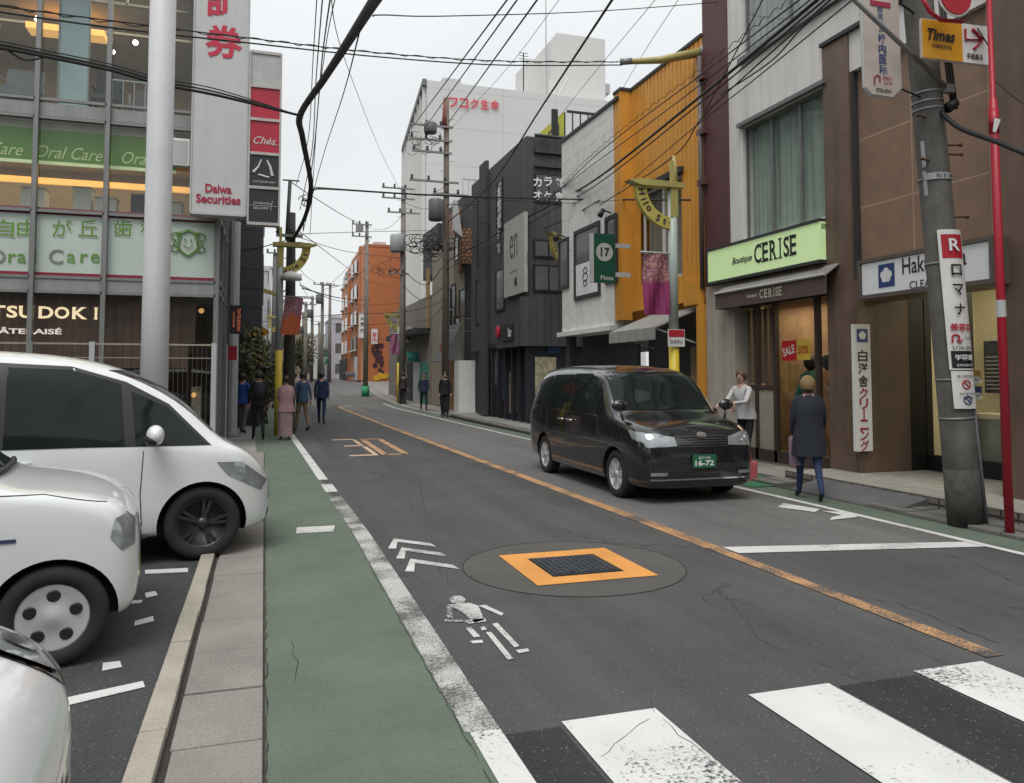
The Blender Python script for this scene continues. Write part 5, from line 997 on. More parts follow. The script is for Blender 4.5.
for px0, px1, py0, py1, Y, lab in ((359, 366, 313, 338, 83.2, 'white hanging shop sign in front of the orange block, left of the street pole'), (371.5, 377.5, 329, 344, 83.6, 'small white sign with a red square on the orange end wall'), (446 - 47, 446 - 46.5, 0, 0, 0, '')):
    if not Y: continue
    a, c = atY(px0, py0, Y), atY(px1, py1, Y); s = thing('hanging_shop_sign', lab, 'sign', (a.x, Y, c.z)); p = MB().m(M_white); p.box(a.x, Y, c.z, c.x, Y + .15, a.z); p.build('panel', s); p = MB().m(M_lk if Y < 83.4 else mat('letter_red', (0, 0, 0))); xm_ = (a.x + c.x) / 2; p.column_text('御案内', (xm_, Y - .01, a.z - .2), XR, UP, .45, (a.z - c.z) / 4, .02); p.build('lettering', s)
a, c = atX(407, 327, 9.2), atX(411.5, 342, 9.2)
# distant row of pale buildings at the vanishing end and on the left
rng = random.Random(3)
def block(nm, lab, px0, px1, pyt, Y, col, fl=3.2, base=.85, depth=14, wins=True):
    a, c = atY(px0, pyt, Y), atY(px1, pyt, Y); w = c.x - a.x; b = thing(nm, lab, 'building', ((a.x + c.x) / 2, Y, base)); p = MB().m(mat('wall_%d_%d' % (px0, Y), col, rough=.85, var=.06, scale=.5, streak=.1)); p.box(a.x, Y, base, c.x, Y + depth, a.z); p.build('wall', b)
    p = MB().m(M_lt); p.box(a.x - .1, Y - .1, a.z, c.x + .1, Y + depth, a.z + .25); p.build('parapet', b)
    if wins:
        nf = int((a.z - base) / fl); nw = max(1, int(w / 2.6))
        for f in range(nf):
            for k in range(nw):
                x = a.x + w * (k + .25) / nw; p = MB().m(M_glassw); p.box(x, Y - .04, base + f * fl + 1, x + w / nw * .5, Y - .002, base + f * fl + 2.5); p.build('window', b)
    return b
block('pale_far_building', 'pale grey block at the far end of the street, behind the thin poles', 318, 342, 335, 150, (.45, .45, .44))
block('white_far_building', 'tall white block far down the left side of the street', 262, 272, 268, 90, (.55, .56, .56))
block('cream_far_building', 'low cream building far down the street beside the flower banner', 300, 314, 335, 120, (.48, .45, .38))
block('grey_far_building', 'grey mid-height block beyond the orange apartment block', 332, 347, 318, 125, (.40, .40, .42))
block('tan_far_building', 'small tan building far left, under the cream street sign', 272, 300, 322, 105, (.40, .33, .26))
block('white_far_building', 'white slim block far away between the left street pole and its neighbour', 284, 292, 300, 130, (.55, .55, .55))
block('low_far_building', 'low dark building closing the view at the end of the street', 296, 352, 362, 175, (.2, .2, .2))
block('grey_house', 'grey house on the left just past the dark panelled building', 238, 266, 345, 60, (.3, .3, .3), base=.2)
# a row on the left that stands beside the street (seen from other positions)
for k, (y0, h, c) in enumerate(((35, 9, (.33, .31, .28)), (48, 12, (.42, .42, .41)), (63, 8, (.3, .22, .17)), (77, 11, (.4, .41, .43)))):
    xb = min(off(y0), off(y0 + 10)) - 1.9; b = thing('street_block', ['brown-grey three-storey shop block past the dark panelled building', 'light grey four-storey block with window rows on the left side', 'low brown block with shops, third past the dark panelled building', 'blue-grey block on the left side, farthest of its row'][k], 'building', (xb, y0, 0))
    g0_ = gz(y0) - .3; xb = min(xb, atX(262, 300, -.2).x if y0 < 60 else xb)
    p = MB().m(mat('block_%d' % y0, c, rough=.85, streak=.15)); p.box(xb - 10, y0, g0_, xb, y0 + 12, g0_ + h); p.build('wall', b); p = MB().m(M_lt); p.box(xb - 10.1, y0 - .1, g0_ + h, xb + .1, y0 + 12.1, g0_ + h + .25); p.build('parapet', b)
    for f in range(int(h / 3)):
        for q in range(3): p = MB().m(M_glassw); p.box(xb + .002, y0 + 1.5 + q * 3.6, g0_ + f * 3 + 1, xb + .05, y0 + 3.6 + q * 3.6, g0_ + f * 3 + 2.5); p.build('window', b)
# ---- foliage
def leaf_clump(nm, lab, cat, c, r, n, mats, trunk=True, size=.1, seed=1):
    rg = random.Random(seed); t = thing(nm, lab, cat, (c[0], c[1], c[3])); b = MB()
    for i in range(n):
        u = Vector((rg.gauss(0, 1), rg.gauss(0, 1), rg.gauss(0, 1))).normalized() * (rg.random() ** .4); u = Vector((u.x * r[0], u.y * r[1], u.z * r[2])) * (1 + .25 * math.sin(u.x * 7 + i % 5)); q = Vector(c[:3]) + u
        b.m(mats[int(rg.random() * len(mats))]); d1 = Vector((rg.gauss(0, 1), rg.gauss(0, 1), rg.gauss(0, 1))).normalized() * size; d2_ = d1.orthogonal().normalized() * size * .55; b.poly([q - d1, q + d2_, q + d1, q - d2_])
    b.build('crown', t); b = MB().m(mat('bark', (.09, .07, .05), rough=.9, var=.3), True)
    for k in range(4): b.tube([(c[0] + .04 * k, c[1], c[3]), (c[0] + rg.uniform(-.2, .2), c[1], (c[3] + c[2]) / 2), (c[0] + rg.uniform(-.5, .5) * r[0], c[1] + rg.uniform(-.5, .5) * r[1], c[2] + r[2] * .3)], [.03, .025, .01], 6)
    b.build('trunk', t)
Lf = [mat('leaf_dark', (.035, .05, .02), rough=.6, var=.3), mat('leaf_mid', (.06, .075, .028), rough=.6, var=.3), mat('leaf_olive', (.10, .095, .03), rough=.6, var=.3)]; Ly = Lf[1:] + [mat('leaf_yellow', (.22, .17, .035), rough=.6, var=.3)]
leaf_clump('street_bush', 'tall dark green bush below the dark panelled building on the left', 'bush', (-.85, 25, 1.9, 0), (.55, .6, 1.3), 1500, Lf, seed=2)
leaf_clump('street_bush', 'yellowish bush standing above the dark green one at the left kerb', 'bush', (-.3, 25.4, 2.3, 0), (.32, .4, .7), 700, Ly, seed=3)
leaf_clump('street_bush', 'low dark bush beside the walkers at the left kerb', 'bush', (.0, 27, 1.5, 0), (.4, .5, 1.0), 800, Lf, seed=5)
s = thing('yellow_diamond_sign', 'small orange diamond sign beside the bushes on the left', 'sign', (.1, 30, 0)); a = atY(261.5, 332, 30); p = MB().m(mat('diamond_orange', (.5, .25, .02))); p.prism([(a.x - .3, 30, a.z), (a.x, 30, a.z - .24), (a.x + .3, 30, a.z), (a.x, 30, a.z + .24)], (0, .03, 0)); p.build('panel', s); p = MB().m(M_steel); p.tube([(a.x, 30.05, 0), (a.x, 30.05, a.z)], .03, 6); p.build('pole', s)

# street clutter: projecting shop signs, awnings and roof equipment
def proj_sign(lab, px0, px1, py0, py1, Y, col, txt, ink):
    a, c = atY(px0, py0, Y), atY(px1, py1, Y); s = thing('projecting_shop_sign', lab, 'sign', (a.x, Y, c.z), 'small projecting shop signs down the street'); p = MB().m(mat('psign_%d_%d' % (int(px0 * 10), Y), col, rough=.5)); p.box(a.x, Y, c.z, c.x, Y + .14, a.z); p.build('panel', s)
    p = MB().m(ink); p.column_text(txt, ((a.x + c.x) / 2, Y - .01, a.z - .05), XR, UP, (c.x - a.x) * .7, (a.z - c.z - .1) / len(txt), .02); p.build('lettering', s); p = MB().m(M_steel); sd = -1 if px0 < 350 else 1; x = a.x if sd < 0 else c.x
    for z in (a.z - .1, c.z + .1): p.box(x, Y + .05, z - .02, x + sd * .9, Y + .09, z + .02)
    p.build('bracket', s)
for a in (('white projecting sign with black characters on the far left row, nearest of its row', 255, 259.5, 348, 372, 36, (.5, .5, .48), '理容', M_lk), ('red projecting sign with white characters low on the far left row', 263, 267, 352, 368, 47, (.4, .03, .03), '薬局', M_lw), ('yellow projecting sign with black characters beyond the grey pole on the left', 268, 272, 340, 356, 52, (.5, .4, .05), '質屋', M_lk),
          ('blue projecting sign with white characters in the distance on the left', 297, 300, 348, 362, 92, (.04, .1, .35), '歯科', M_lw), ('white and red projecting sign far away near the thin poles', 308, 311.5, 344, 360, 100, (.5, .48, .46), '食堂', MATS['sign_crimson']), ('green projecting sign far away right of the thin poles', 325, 328, 352, 364, 108, (.03, .2, .08), '茶', M_lw),
          ('white vertical sign with black characters on the beige canopy shop', 406.5, 411.5, 326, 343, 44.5, (.5, .5, .5), '酒場', M_lk), ('black sign with pale characters by the tiled gable shop', 454, 460, 316, 333, 34, (.02, .02, .02), '居酒', M_lw), ('dark red sign with white characters below the tiled gable shop', 449, 452.5, 322, 340, 36, (.25, .02, .02), '焼肉', M_lw)):
    proj_sign(*a)
for px0, px1, py, Y, c, lab in ((406, 420, 352, 43.5, (.03, .2, .17), 'teal awning low on the beige canopy shop'), (437, 446, 350, 37.5, (.22, .18, .13), 'tan awning beside the brown pole'), (345, 358, 372, 88, (.08, .08, .09), 'dark awning at the foot of the orange apartment block')):
    a, c2 = atY(px0, py, Y), atY(px1, py, Y); s = thing('shop_awning', lab, 'awning', (a.x, Y, a.z)); m_ = mat('aw_%d' % px0, c, rough=.8); p = MB().m(m_); p.hexa([(a.x, Y - .6, a.z - .35), (c2.x, Y - .6, a.z - .35), (c2.x, Y, a.z), (a.x, Y, a.z), (a.x, Y - .6, a.z - .31), (c2.x, Y - .6, a.z - .31), (c2.x, Y, a.z + .04), (a.x, Y, a.z + .04)]); p.build('fabric', s); p = MB().m(m_); p.box(a.x, Y - .62, a.z - .55, c2.x, Y - .6, a.z - .31); p.build('valance', s)
for px, py, Y, w, lab in ((352, 276, 100, 1.6, 'water tank on the lower roof of the orange apartment block'), (380, 246, 90, 1.4, 'grey air unit on the orange apartment block roof'), (336, 318, 128, 1.6, 'air unit on the grey block beyond the orange one'), (452, 84, 64, 1.6, 'low vent box on the white office block roof'), (600, 88, 63, 2.0, 'air unit at the right end of the white office block roof')):
    a = atY(px, py, Y); s = thing('roof_unit', lab, 'roof unit', (a.x, Y, a.z - .3)); p = MB().m(M_lt); p.box(a.x - w / 2, Y, a.z - .4, a.x + w / 2, Y + 1.4, a.z + .5); p.build('casing', s, bevel=.05); p = MB().m(M_dk); p.lathe([(w * .22, 0), (w * .22, .05)], (a.x, Y + .6, a.z + .5), n=16); p.build('fan_grille', s)
leaf_clump('distant_tree', 'small green tree far down the street left of the thin poles', 'tree', (atY(334, 350, 130).x, 130, 4.6, .9), (1.6, 1.6, 2.2), 900, Lf, size=.25, seed=9)
leaf_clump('distant_tree', 'round green tree beyond the flower banner on the left', 'tree', (atY(303, 350, 84).x, 84, 4.0, .8), (1.2, 1.3, 1.9), 800, Lf, size=.2, seed=10)
# ================================================================== POLES, SIGNS, CABLES
M_cp = mat('pole_concrete', (.13, .125, .115), rough=.9, var=.2, scale=6, bump=.3, bscale=60, fine=.15, streak=.3)
M_cpf = mat('pole_concrete_far', (.20, .18, .16), rough=.9, var=.15, scale=2)
M_red = mat('red_paint', (.38, .012, .03), rough=.4, var=.06)
M_cab = mat('cable_black', (.012, .012, .013), rough=.6); M_cabg = mat('cable_grey', (.09, .09, .095), rough=.6)
M_yel = mat('cream_yellow_metal', (.44, .38, .13), rough=.45, var=.08, streak=.1)
# --- nearest pole
b0 = atG(962, 528); yP = 6.5; base = Vector((7.1, yP, 0)); t0 = atY(918, 0, yP); top_ = base + (t0 - base) * 1.9
def PA(z_): return base + (top_ - base) * (z_ / top_.z)
def rP(z_): return .172 - .0045 * z_
s = thing('concrete_utility_pole', 'thick concrete utility pole leaning slightly, in front of the cleaning shop', 'pole', base)
b = MB().m(M_cp, True); b.tube([PA(z_) for z_ in (-.1, 1, 2, 3, 4, 5, 6, 8, 9.5)], [rP(z_) for z_ in (-.1, 1, 2, 3, 4, 5, 6, 8, 9.5)], 28); b.build('shaft', s)
b = MB().m(mat('pole_dirt_band', (.055, .052, .047), rough=.9, var=.4, scale=9), True); b.tube([PA(.0), PA(.62)], [rP(0) + .004, rP(.6) + .003], 28); b.build('stained_foot', s)
for z_ in (1.14, 1.55, 3.68, 4.42, 4.5, 4.6, 2.78): b = MB().m(M_steel, True); b.tube([PA(z_), PA(z_ + .022)], [rP(z_) + .007] * 2, 28); b.build('steel_band', s)
for z_, sg in ((3.86, -1), (4.32, -1), (3.95, 1), (3.28, 1), (4.05, 1)):
    b = MB().m(mat('rust', (.1, .04, .03), rough=.8), True); q = PA(z_); b.tube([q + Vector((sg * .14, -.08, 0)), q + Vector((sg * .26, -.12, .0))], .011, 6); b.tube([q + Vector((sg * .26, -.12, .0)), q + Vector((sg * .28, -.125, .0))], .02, 6); b.build('step_bolt', s)
b = MB().m(mat('cable_guard_grey', (.16, .18, .19), rough=.5), True); b.tube([PA(1.9) + Vector((.1, -.13, 0)), PA(.02) + Vector((.12, -.15, 0))], .018, 6); b.build('conduit', s)
b = MB().m(M_blk, True); q = PA(4.48); b.tube([q + Vector((.1, -.16, -.06)), q + Vector((.2, -.16, .0)), q + Vector((.26, -.1, .05))], [.06, .05, .03], 8)
for k in range(3): b.tube([PA(5.9) + Vector((.14 + .035 * k, -.14, 0)), PA(5.2) + Vector((.13 + .035 * k, -.15, 0)), PA(4.7) + Vector((.13 + .04 * k, -.16, 0)), PA(4.42) + Vector((.16 + .03 * k, -.16, 0))], .013, 6)
b.build('cable_joint', s)
def curved_panel(b, zc0, zc1, half, r_add, n=10, rad=None, ang=-100):
    """plate bent round the pole, facing the camera side"""
    a0 = math.radians(ang) ; pts0 = []; pts1 = []
    for i in range(n + 1):
        a = a0 + half * (2 * i / n - 1)
        for lst, z_ in ((pts0, zc0), (pts1, zc1)):
            q = PA(z_); r_ = (rad or rP(z_)) + r_add; lst.append(q + Vector((math.cos(a) * r_, math.sin(a) * r_, 0)))
    for i in range(n): b.quad(pts0[i], pts0[i + 1], pts1[i + 1], pts1[i])
b = MB().m(mat('sticker_grey', (.35, .37, .38), rough=.5)); curved_panel(b, 3.8, 4.08, .13, .006, 4, None, -168); b.build('sticker', s); b = MB().m(MATS['sticker_grey']); curved_panel(b, 3.5, 3.76, .13, .006, 4, None, -170); b.build('sticker', s)
def on_pole_text(b, string, z_, w, h, bold=.01, r_add=.034, ang=-95, dx=0):
    q = PA(z_); a = math.radians(ang); n_ = Vector((math.cos(a), math.sin(a), 0)); r_ = (.218 if r_add > .03 else rP(z_) + r_add); right = UP.cross(n_).normalized() ; right = Vector((-n_.y, n_.x, 0)); vs, fs = glyphs(string, bold, 0)
    x0 = min(v[0] for v in vs); x1 = max(v[0] for v in vs); y0 = min(v[1] for v in vs); y1 = max(v[1] for v in vs); bi = len(b.v)
    up_ = (top_ - base).normalized()
    for v in vs:
        u = (v[0] - (x0 + x1) / 2) / (x1 - x0) * w + dx; th = a + u / r_; zz = z_ + (v[1] - (y0 + y1) / 2) / (y1 - y0) * h; qq = PA(zz); b.v.append(qq + Vector((math.cos(th) * r_, math.sin(th) * r_, 0)))
    for f in fs: b.face([bi + i for i in f])
zA, zB = atY(950, 229, yP - .2).z, atY(957, 370, yP - .2).z
s = thing('beauty_salon_pole_sign', 'white curved pole sign for a beauty salon with a red top square and arrow', 'sign', PA(zB))
b = MB().m(M_white, True); curved_panel(b, zB, zA, .75, .03, 12, .17); curved_panel(b, zB, zA, .75, .022, 12, .17); b.build('panel', s)
H_ = zA - zB
def cp(mat_, za, zb_, half, add_=.0325): b.m(mat_, True); curved_panel(b, za, zb_, half, add_, 10, .17)
b = MB(); cp(mat('sign_red', (.42, .015, .03)), zA - H_ * .205, zA - H_ * .035, .6); cp(M_blk, zB + .02, zB + H_ * .135, .62, .0335)
b.smooth = False; b.m(M_lw); on_pole_text(b, 'R', zA - H_ * .11, .12, .13, .02, .036, -100); on_pole_text(b, '学園通', zB + H_ * .09, .2, .06, .02, .038, -100); on_pole_text(b, 'GAKUEN ST', zB + H_ * .035, .18, .025, .01, .038, -100)
b.m(M_lk)
for ch, f in (('ロ', .29), ('マ', .43), ('ナ', .57)): on_pole_text(b, ch, zA - H_ * f, .12, .12, .02, .036, -100)
on_pole_text(b, '3724-0011', zB + H_ * .156, .24, .036, .01, .036, -100); on_pole_text(b, 'この先', zB + H_ * .225, .12, .035, .01, .036, -100, .06)
b.m(MATS['sign_red']); on_pole_text(b, '美容室', zA - H_ * .695, .24, .075, .03, .036, -100)
def parc(pts, r_): 
    P_ = []
    for u, v in pts: th = math.radians(-100) + (u) / .2; qq = PA(v); P_.append(qq + Vector((math.cos(th) * .212, math.sin(th) * .212, 0)))
    b.tube(P_, r_, 5)
zz = zA - H_ * .775; parc([(-.10, zz - .045), (-.10, zz + .02), (-.085, zz + .035), (-.05, zz + .035), (-.035, zz + .02), (-.035, zz - .02)], .009); parc([(-.06, zz - .015), (-.035, zz - .045), (-.01, zz - .015)], .009); b.build('lettering', s)
zA2, zB2 = atY(955, 371, yP - .2).z, atY(955, 409, yP - .2).z
s = thing('no_smoking_pole_plate', 'small white curved plate with round prohibition marks, just under the salon sign', 'sign', PA(zB2)); b = MB().m(M_white, True); curved_panel(b, zB2, zA2, .7, .026, 12, .172); curved_panel(b, zB2, zA2, .7, .02, 12, .172); b.build('panel', s)
b = MB().m(MATS['sign_red'], True); cz = (zA2 + zB2) / 2 + .06
for cz_, r_, m_ in ((zA2 - .14, .042, MATS['sign_red']), (zB2 + .09, .04, M_navy)):
    b.m(m_, True); P_ = []
    for k in range(17): th = math.radians(-100) + (.042 * math.cos(k * math.pi / 8)) / .2; qq = PA(cz_ + .042 * math.sin(k * math.pi / 8)); P_.append(qq + Vector((math.cos(th) * .205, math.sin(th) * .205, 0)))
    b.tube(P_, .006, 5); b.tube([P_[6], P_[14]], .006, 5)
b.m(M_lk, False); on_pole_text(b, '路上喫煙禁止', zA2 - .055, .2, .03, .01, .034, -100); on_pole_text(b, '指定喫煙場所', zA2 - .235, .18, .025, .01, .034, -100); on_pole_text(b, '世田谷区', zA2 - .275, .12, .022, .01, .034, -100); b.build('lettering', s)
s = thing('black_white_pole_label', 'thin cracked band label strapped on the nearest utility pole above the salon sign', 'label', PA(3.68)); b = MB().m(MATS['sticker_grey'], True); curved_panel(b, 3.66, 3.73, 1.2, .012, 10); b.build('band', s); b = MB().m(M_lk); on_pole_text(b, 'KI 3 - 17', 3.695, .2, .04, .01, .016, -95); b.build('lettering', s)
# hospital plate on the pole
Yh = 6.3; s = thing('clinic_pole_plate', 'beige clinic plate with chamfered corners and Japanese writing, hanging left of the near pole', 'sign', (6, Yh, 4.8))
A = atY(864, -8, Yh); Bq = atY(898, -6, Yh); C0 = atY(902, 88, Yh); C1 = atY(893, 97, Yh); C2 = atY(872, 94, Yh); C3 = atY(866, 87, Yh)
A = atY(862, -8, Yh); b = MB().m(mat('plate_beige', (.48, .42, .37), rough=.45)); b.prism([A, C3, C2, C1, C0, Bq], (0, .05, 0)); b.build('panel', s)
b = MB().m(M_lt); pts = [A, C3, C2, C1, C0, Bq]
for u, v in zip(pts, pts[1:] + pts[:1]): b.tube([u + Vector((0, .025, 0)), v + Vector((0, .025, 0))], .016, 6)
b.build('rim', s)
b = MB().m(M_navy)
for k, (ch, y, sz) in enumerate((('自', 9, .06), ('由', 15.5, .06), ('が', 22, .055), ('丘', 28.5, .058), ('校', 38, .095), ('内', 48.5, .095), ('医', 59, .095), ('院', 69.5, .095))): b.text(ch, atY(879.5 + y * .06, y, Yh - .006), XR, UP, sz, sz, .02)
b.m(MATS['letter_crimson']); b.text('自由が丘', atY(888, 78, Yh - .006), XR, UP, .11, .04, .02); b.text('2-7-4', atY(888, 83, Yh - .006), XR, UP, .1, .04, .02)
b.tube([atY(874.5, 84, Yh - .006), atY(874.5, 77, Yh - .006), atY(877.5, 75, Yh - .006), atY(880, 77, Yh - .006), atY(880, 82, Yh - .006)], .008, 5); b.box(atY(870, 5, Yh).x, Yh - .008, atY(870, 5, Yh).z, atY(890, 5, Yh).x, Yh - .004, atY(870, 0, Yh).z); b.m(M_lk); b.text('5726-8241', atY(884, 90.5, Yh - .006), XR, UP, .19, .04, .02); b.build('lettering', s)
b = MB().m(M_blk); b.tube([C0 + Vector((0, .02, .0)), PA(C0.z)], .01, 6); b.tube([atY(898, 2, Yh + .02), PA(atY(898, 2, Yh).z)], .012, 6); b.build('bracket', s)
# parking sign
Yt = 6.1; s = thing('parking_arrow_sign', 'yellow and white parking sign with a red arrow, high on the red post', 'sign', (6.8, Yt, 5)); q = [atY(923, 57, Yt), atY(989, 65, Yt), atY(987.5, 27, Yt), atY(922, 18.5, Yt)]; m0 = q[0].lerp(q[1], .6); m1 = q[3].lerp(q[2], .6)
b = MB().m(mat('parking_yellow', (.72, .34, .02), rough=.4)); b.prism([q[0], m0, m1, q[3]], (0, .04, 0)); b.m(M_white); b.prism([m0, q[1], q[2], m1], (0, .04, 0)); b.build('panel', s)
b = MB().m(MATS['pink_grey_frame'])
for u, v in zip(q, q[1:] + q[:1]): b.tube([u + Vector((0, .02, 0)), v + Vector((0, .02, 0))], .014, 6)
b.build('rim', s)
rt = (q[1] - q[0]).normalized(); b = MB().m(M_lk); b.text('Times', atY(941.5, 35.5, Yt - .008), rt, UP, .36, .125, .03, .3); b.text('PARKING', atY(942.5, 46.5, Yt - .008), rt, UP, .25, .045, .015); b.text('手前曲る', atY(975, 56.5, Yt - .008), rt, UP, .21, .065, .03)
b.m(MATS['sign_red']); a = [atY(x, y, Yt - .01) for x, y in ((965.5, 29), (965.5, 39.5), (983, 40))]; b.tube(a, .014, 5); b.tube([atY(972.5, 29, Yt - .01), atY(983, 40, Yt - .01), atY(974, 49, Yt - .01)], .016, 5); b.build('lettering', s)
# red post with round sign
rb = atG(1010, 537); rtp = atY(989, 0, rb.y); s = thing('red_sign_post', 'tall thin red steel post at the right edge with a round red traffic disc', 'pole', rb)
drr = (rtp - rb) / rtp.z; b = MB().m(M_red, True); b.tube([rb, rb + drr * 4.4, rb + drr * 4.41, rb + drr * 7.2], [.043, .04, .026, .026], 14); b.tube([rb + drr * 4.05, rb + drr * 4.3], .048, 14); b.build('shaft', s)
b = MB().m(M_lt); q = rb + drr * 2.18; b.tube([q, q + drr * .17], .044, 14); b.build('white_band', s); b = MB().m(M_white); q = rb + drr * 4.12; b.hexa([q + Vector(v) for v in ((-.09, -.07, -.08), (-.06, -.07, -.09), (-.06, -.06, -.09), (-.09, -.06, -.08), (-.06, -.07, .06), (.01, -.07, .05), (.01, -.06, .05), (-.06, -.06, .06))]); b.build('paper_tag', s)
a = atY(956, -6, rb.y - .1); b = MB().m(MATS['sign_red'], False); b.lathe([(.20, 0), (.20, .01)], (a.x, a.y, a.z), (0, 1, 0), 36); b.m(M_white); b.lathe([(.222, .012), (.222, .02)], (a.x, a.y, a.z), (0, 1, 0), 36); b.build('traffic_disc', s); b = MB().m(M_red, True); b.tube([atY(921, -4, rb.y), atY(930, 12, rb.y), atY(941, 20, rb.y), atY(962, 22, rb.y)], .02, 8); b.tube([a + Vector((0, .05, 0)), rb + drr * (a.z + .1)], .018, 8); b.build('arm', s)
# --- arch pole signs of the street
def hilo_pole(lab, x, y, z_arm, side, group, shaft=True, banner=None, c=None):
    """yellow bar with a hanging quarter-arc name blade; side = +1 points to +X"""
    g0_ = gz(y); s = thing('street_name_pole', lab, 'pole', (x, y, g0_), group)
    L_ = -.33
    if shaft:
        b = MB().m(mat('pole_pale_green', (.42, .47, .44), rough=.45, var=.06), True); b.tube([(x, y, g0_ + 2.25), (x, y, z_arm)], .09, 14); b.m(mat('pole_yellow', (.58, .44, .03), rough=.5)); b.tube([(x, y, g0_), (x, y, g0_ + 2.25)], .095, 14); b.build('shaft', s)
        b = MB().m(M_yel); b.box(x - .07, y - .09, z_arm - .55, x + .07, y + .09, z_arm + .12); b.box(x - .035, y - .03, z_arm + .12, x + .035, y + .03, z_arm + .52); b.build('collar', s)
    b = MB().m(M_yel); b.prism([(x - side * .2, y - .12, z_arm), (x + side * .72, y - .12, z_arm), (x + side * .95, y - .12, z_arm + .08), (x + side * .72, y - .12, z_arm + .12), (x - side * .2, y - .12, z_arm + .10)], (0, .24, 0)); b.build('top_bar', s)
    b = MB().m(mat('blade_yellow', (.50, .42, .10), rough=.5, var=.06)); ro, ri = .78, .56
    n = 14
    pts = []
    for i in range(n + 1):
        a = math.pi / 2 * i / n; pts.append((a,))
    for i in range(n):
        a, c_ = math.pi / 2 * i / n, math.pi / 2 * (i + 1) / n
        def pt(a_, r_): return (x + side * math.cos(a_) * r_, z_arm - math.sin(a_) * r_)
        o0_, o1_, i0_, i1_ = pt(a, ro), pt(c_, ro), pt(a, ri), pt(c_, ri)
        b.hexa([(i0_[0], y - .05, i0_[1]), (o0_[0], y - .05, o0_[1]), (o1_[0], y - .05, o1_[1]), (i1_[0], y - .05, i1_[1]), (i0_[0], y + .05, i0_[1]), (o0_[0], y + .05, o0_[1]), (o1_[0], y + .05, o1_[1]), (i1_[0], y + .05, i1_[1])])
    b.build('name_blade', s)
    b = MB().m(mat('blade_letter', (.03, .02, .04)))
    word = 'Hilo St.'; k = 0; angs = [.14, .32, .42, .56, 0, .88, 1.06, 1.18]
    for ch, t_ in zip(word, angs):
        if ch == ' ': continue
        t2 = t_ * 1.2; a = t2 if side < 0 else math.pi / 2 - t2; rm = (ro + ri) / 2; px_, pz_ = x + side * math.cos(a) * rm, z_arm - math.sin(a) * rm
        tang = Vector((-side * -math.sin(a), 0, -math.cos(a))) if False else Vector((-side * math.sin(a), 0, -math.cos(a)))
        if side > 0: tang = -tang
        upv = Vector((-tang.z, 0, tang.x)); hh = {'H': .14, 'i': .13, 'l': .14, 'o': .1, 'S': .14, 't': .12, '.': .03}[ch]
        b.text(ch, (px_, y - .058, pz_), tang, upv, None, hh, .03)
    b.build('lettering', s)
    return s
rA = atX(690, 187, 7.15); pa = atY(676, 375, 12.9)
hx = 7.25; yy_ = None
for t_ in range(80, 200):
    yy_ = t_ / 10
    if atY(676, 300, yy_).x >= hx: break
HY = yy_; hz = atY(665, 188, HY).z
GHI = 'street name poles along the shopping street'
sH = hilo_pole('near street-name pole with a curved yellow blade in front of the orange building', hx, HY, hz, -1, GHI)
b = MB().m(M_white); q = atY(676, 338, HY - .1); b.box(q.x - .17, q.y - .02, q.z - .16, q.x + .17, q.y, q.z + .16); b.m(MATS['sign_red']); b.box(q.x - .16, q.y - .024, q.z + .02, q.x + .16, q.y - .021, q.z + .15); b.m(M_lk); b.text('駐車禁止', (q.x, q.y - .03, q.z - .07), XR, UP, .26, .07); b.build('notice_plate', sH)
b = MB().m(M_yel, True); b.tube([atY(676, 186, HY), atY(674, 156, HY)], .04, 8); b.build('top_stub', sH)
L1 = hilo_pole('street-name pole at the left kerb behind the walkers, blade pointing right', .36, 21.6, atY(290, 247, 21.6).z, 1, GHI)
sB = hilo_pole('bright street-name blade without a visible post at the corner of the white boarded building', atY(562, 240, 22.4).x, 22.4, atY(553, 239, 22.4).z, -1, GHI, shaft=False); sB.rotation_euler.z = R(42)
xx = 6.95; hilo_pole('far street-name pole in front of the white office block', atY(399, 313, 43).x, 43, atY(395, 316, 43).z, -1, GHI)
hilo_pole('farthest street-name pole on the left, beyond the dark panelled building', atY(270, 320, 44).x, 44, atY(275, 318, 44).z, 1, GHI)
# the orange curl seen by the boarded wall
# lamp box on the left pole
b = MB().m(M_white, True); q = atY(291, 277, 21.6); b.lathe([(.28, 0), (.26, .12), (.1, .22)], (q.x, 21.4, q.z - .1), n=16); b.build('lamp_bowl', L1)
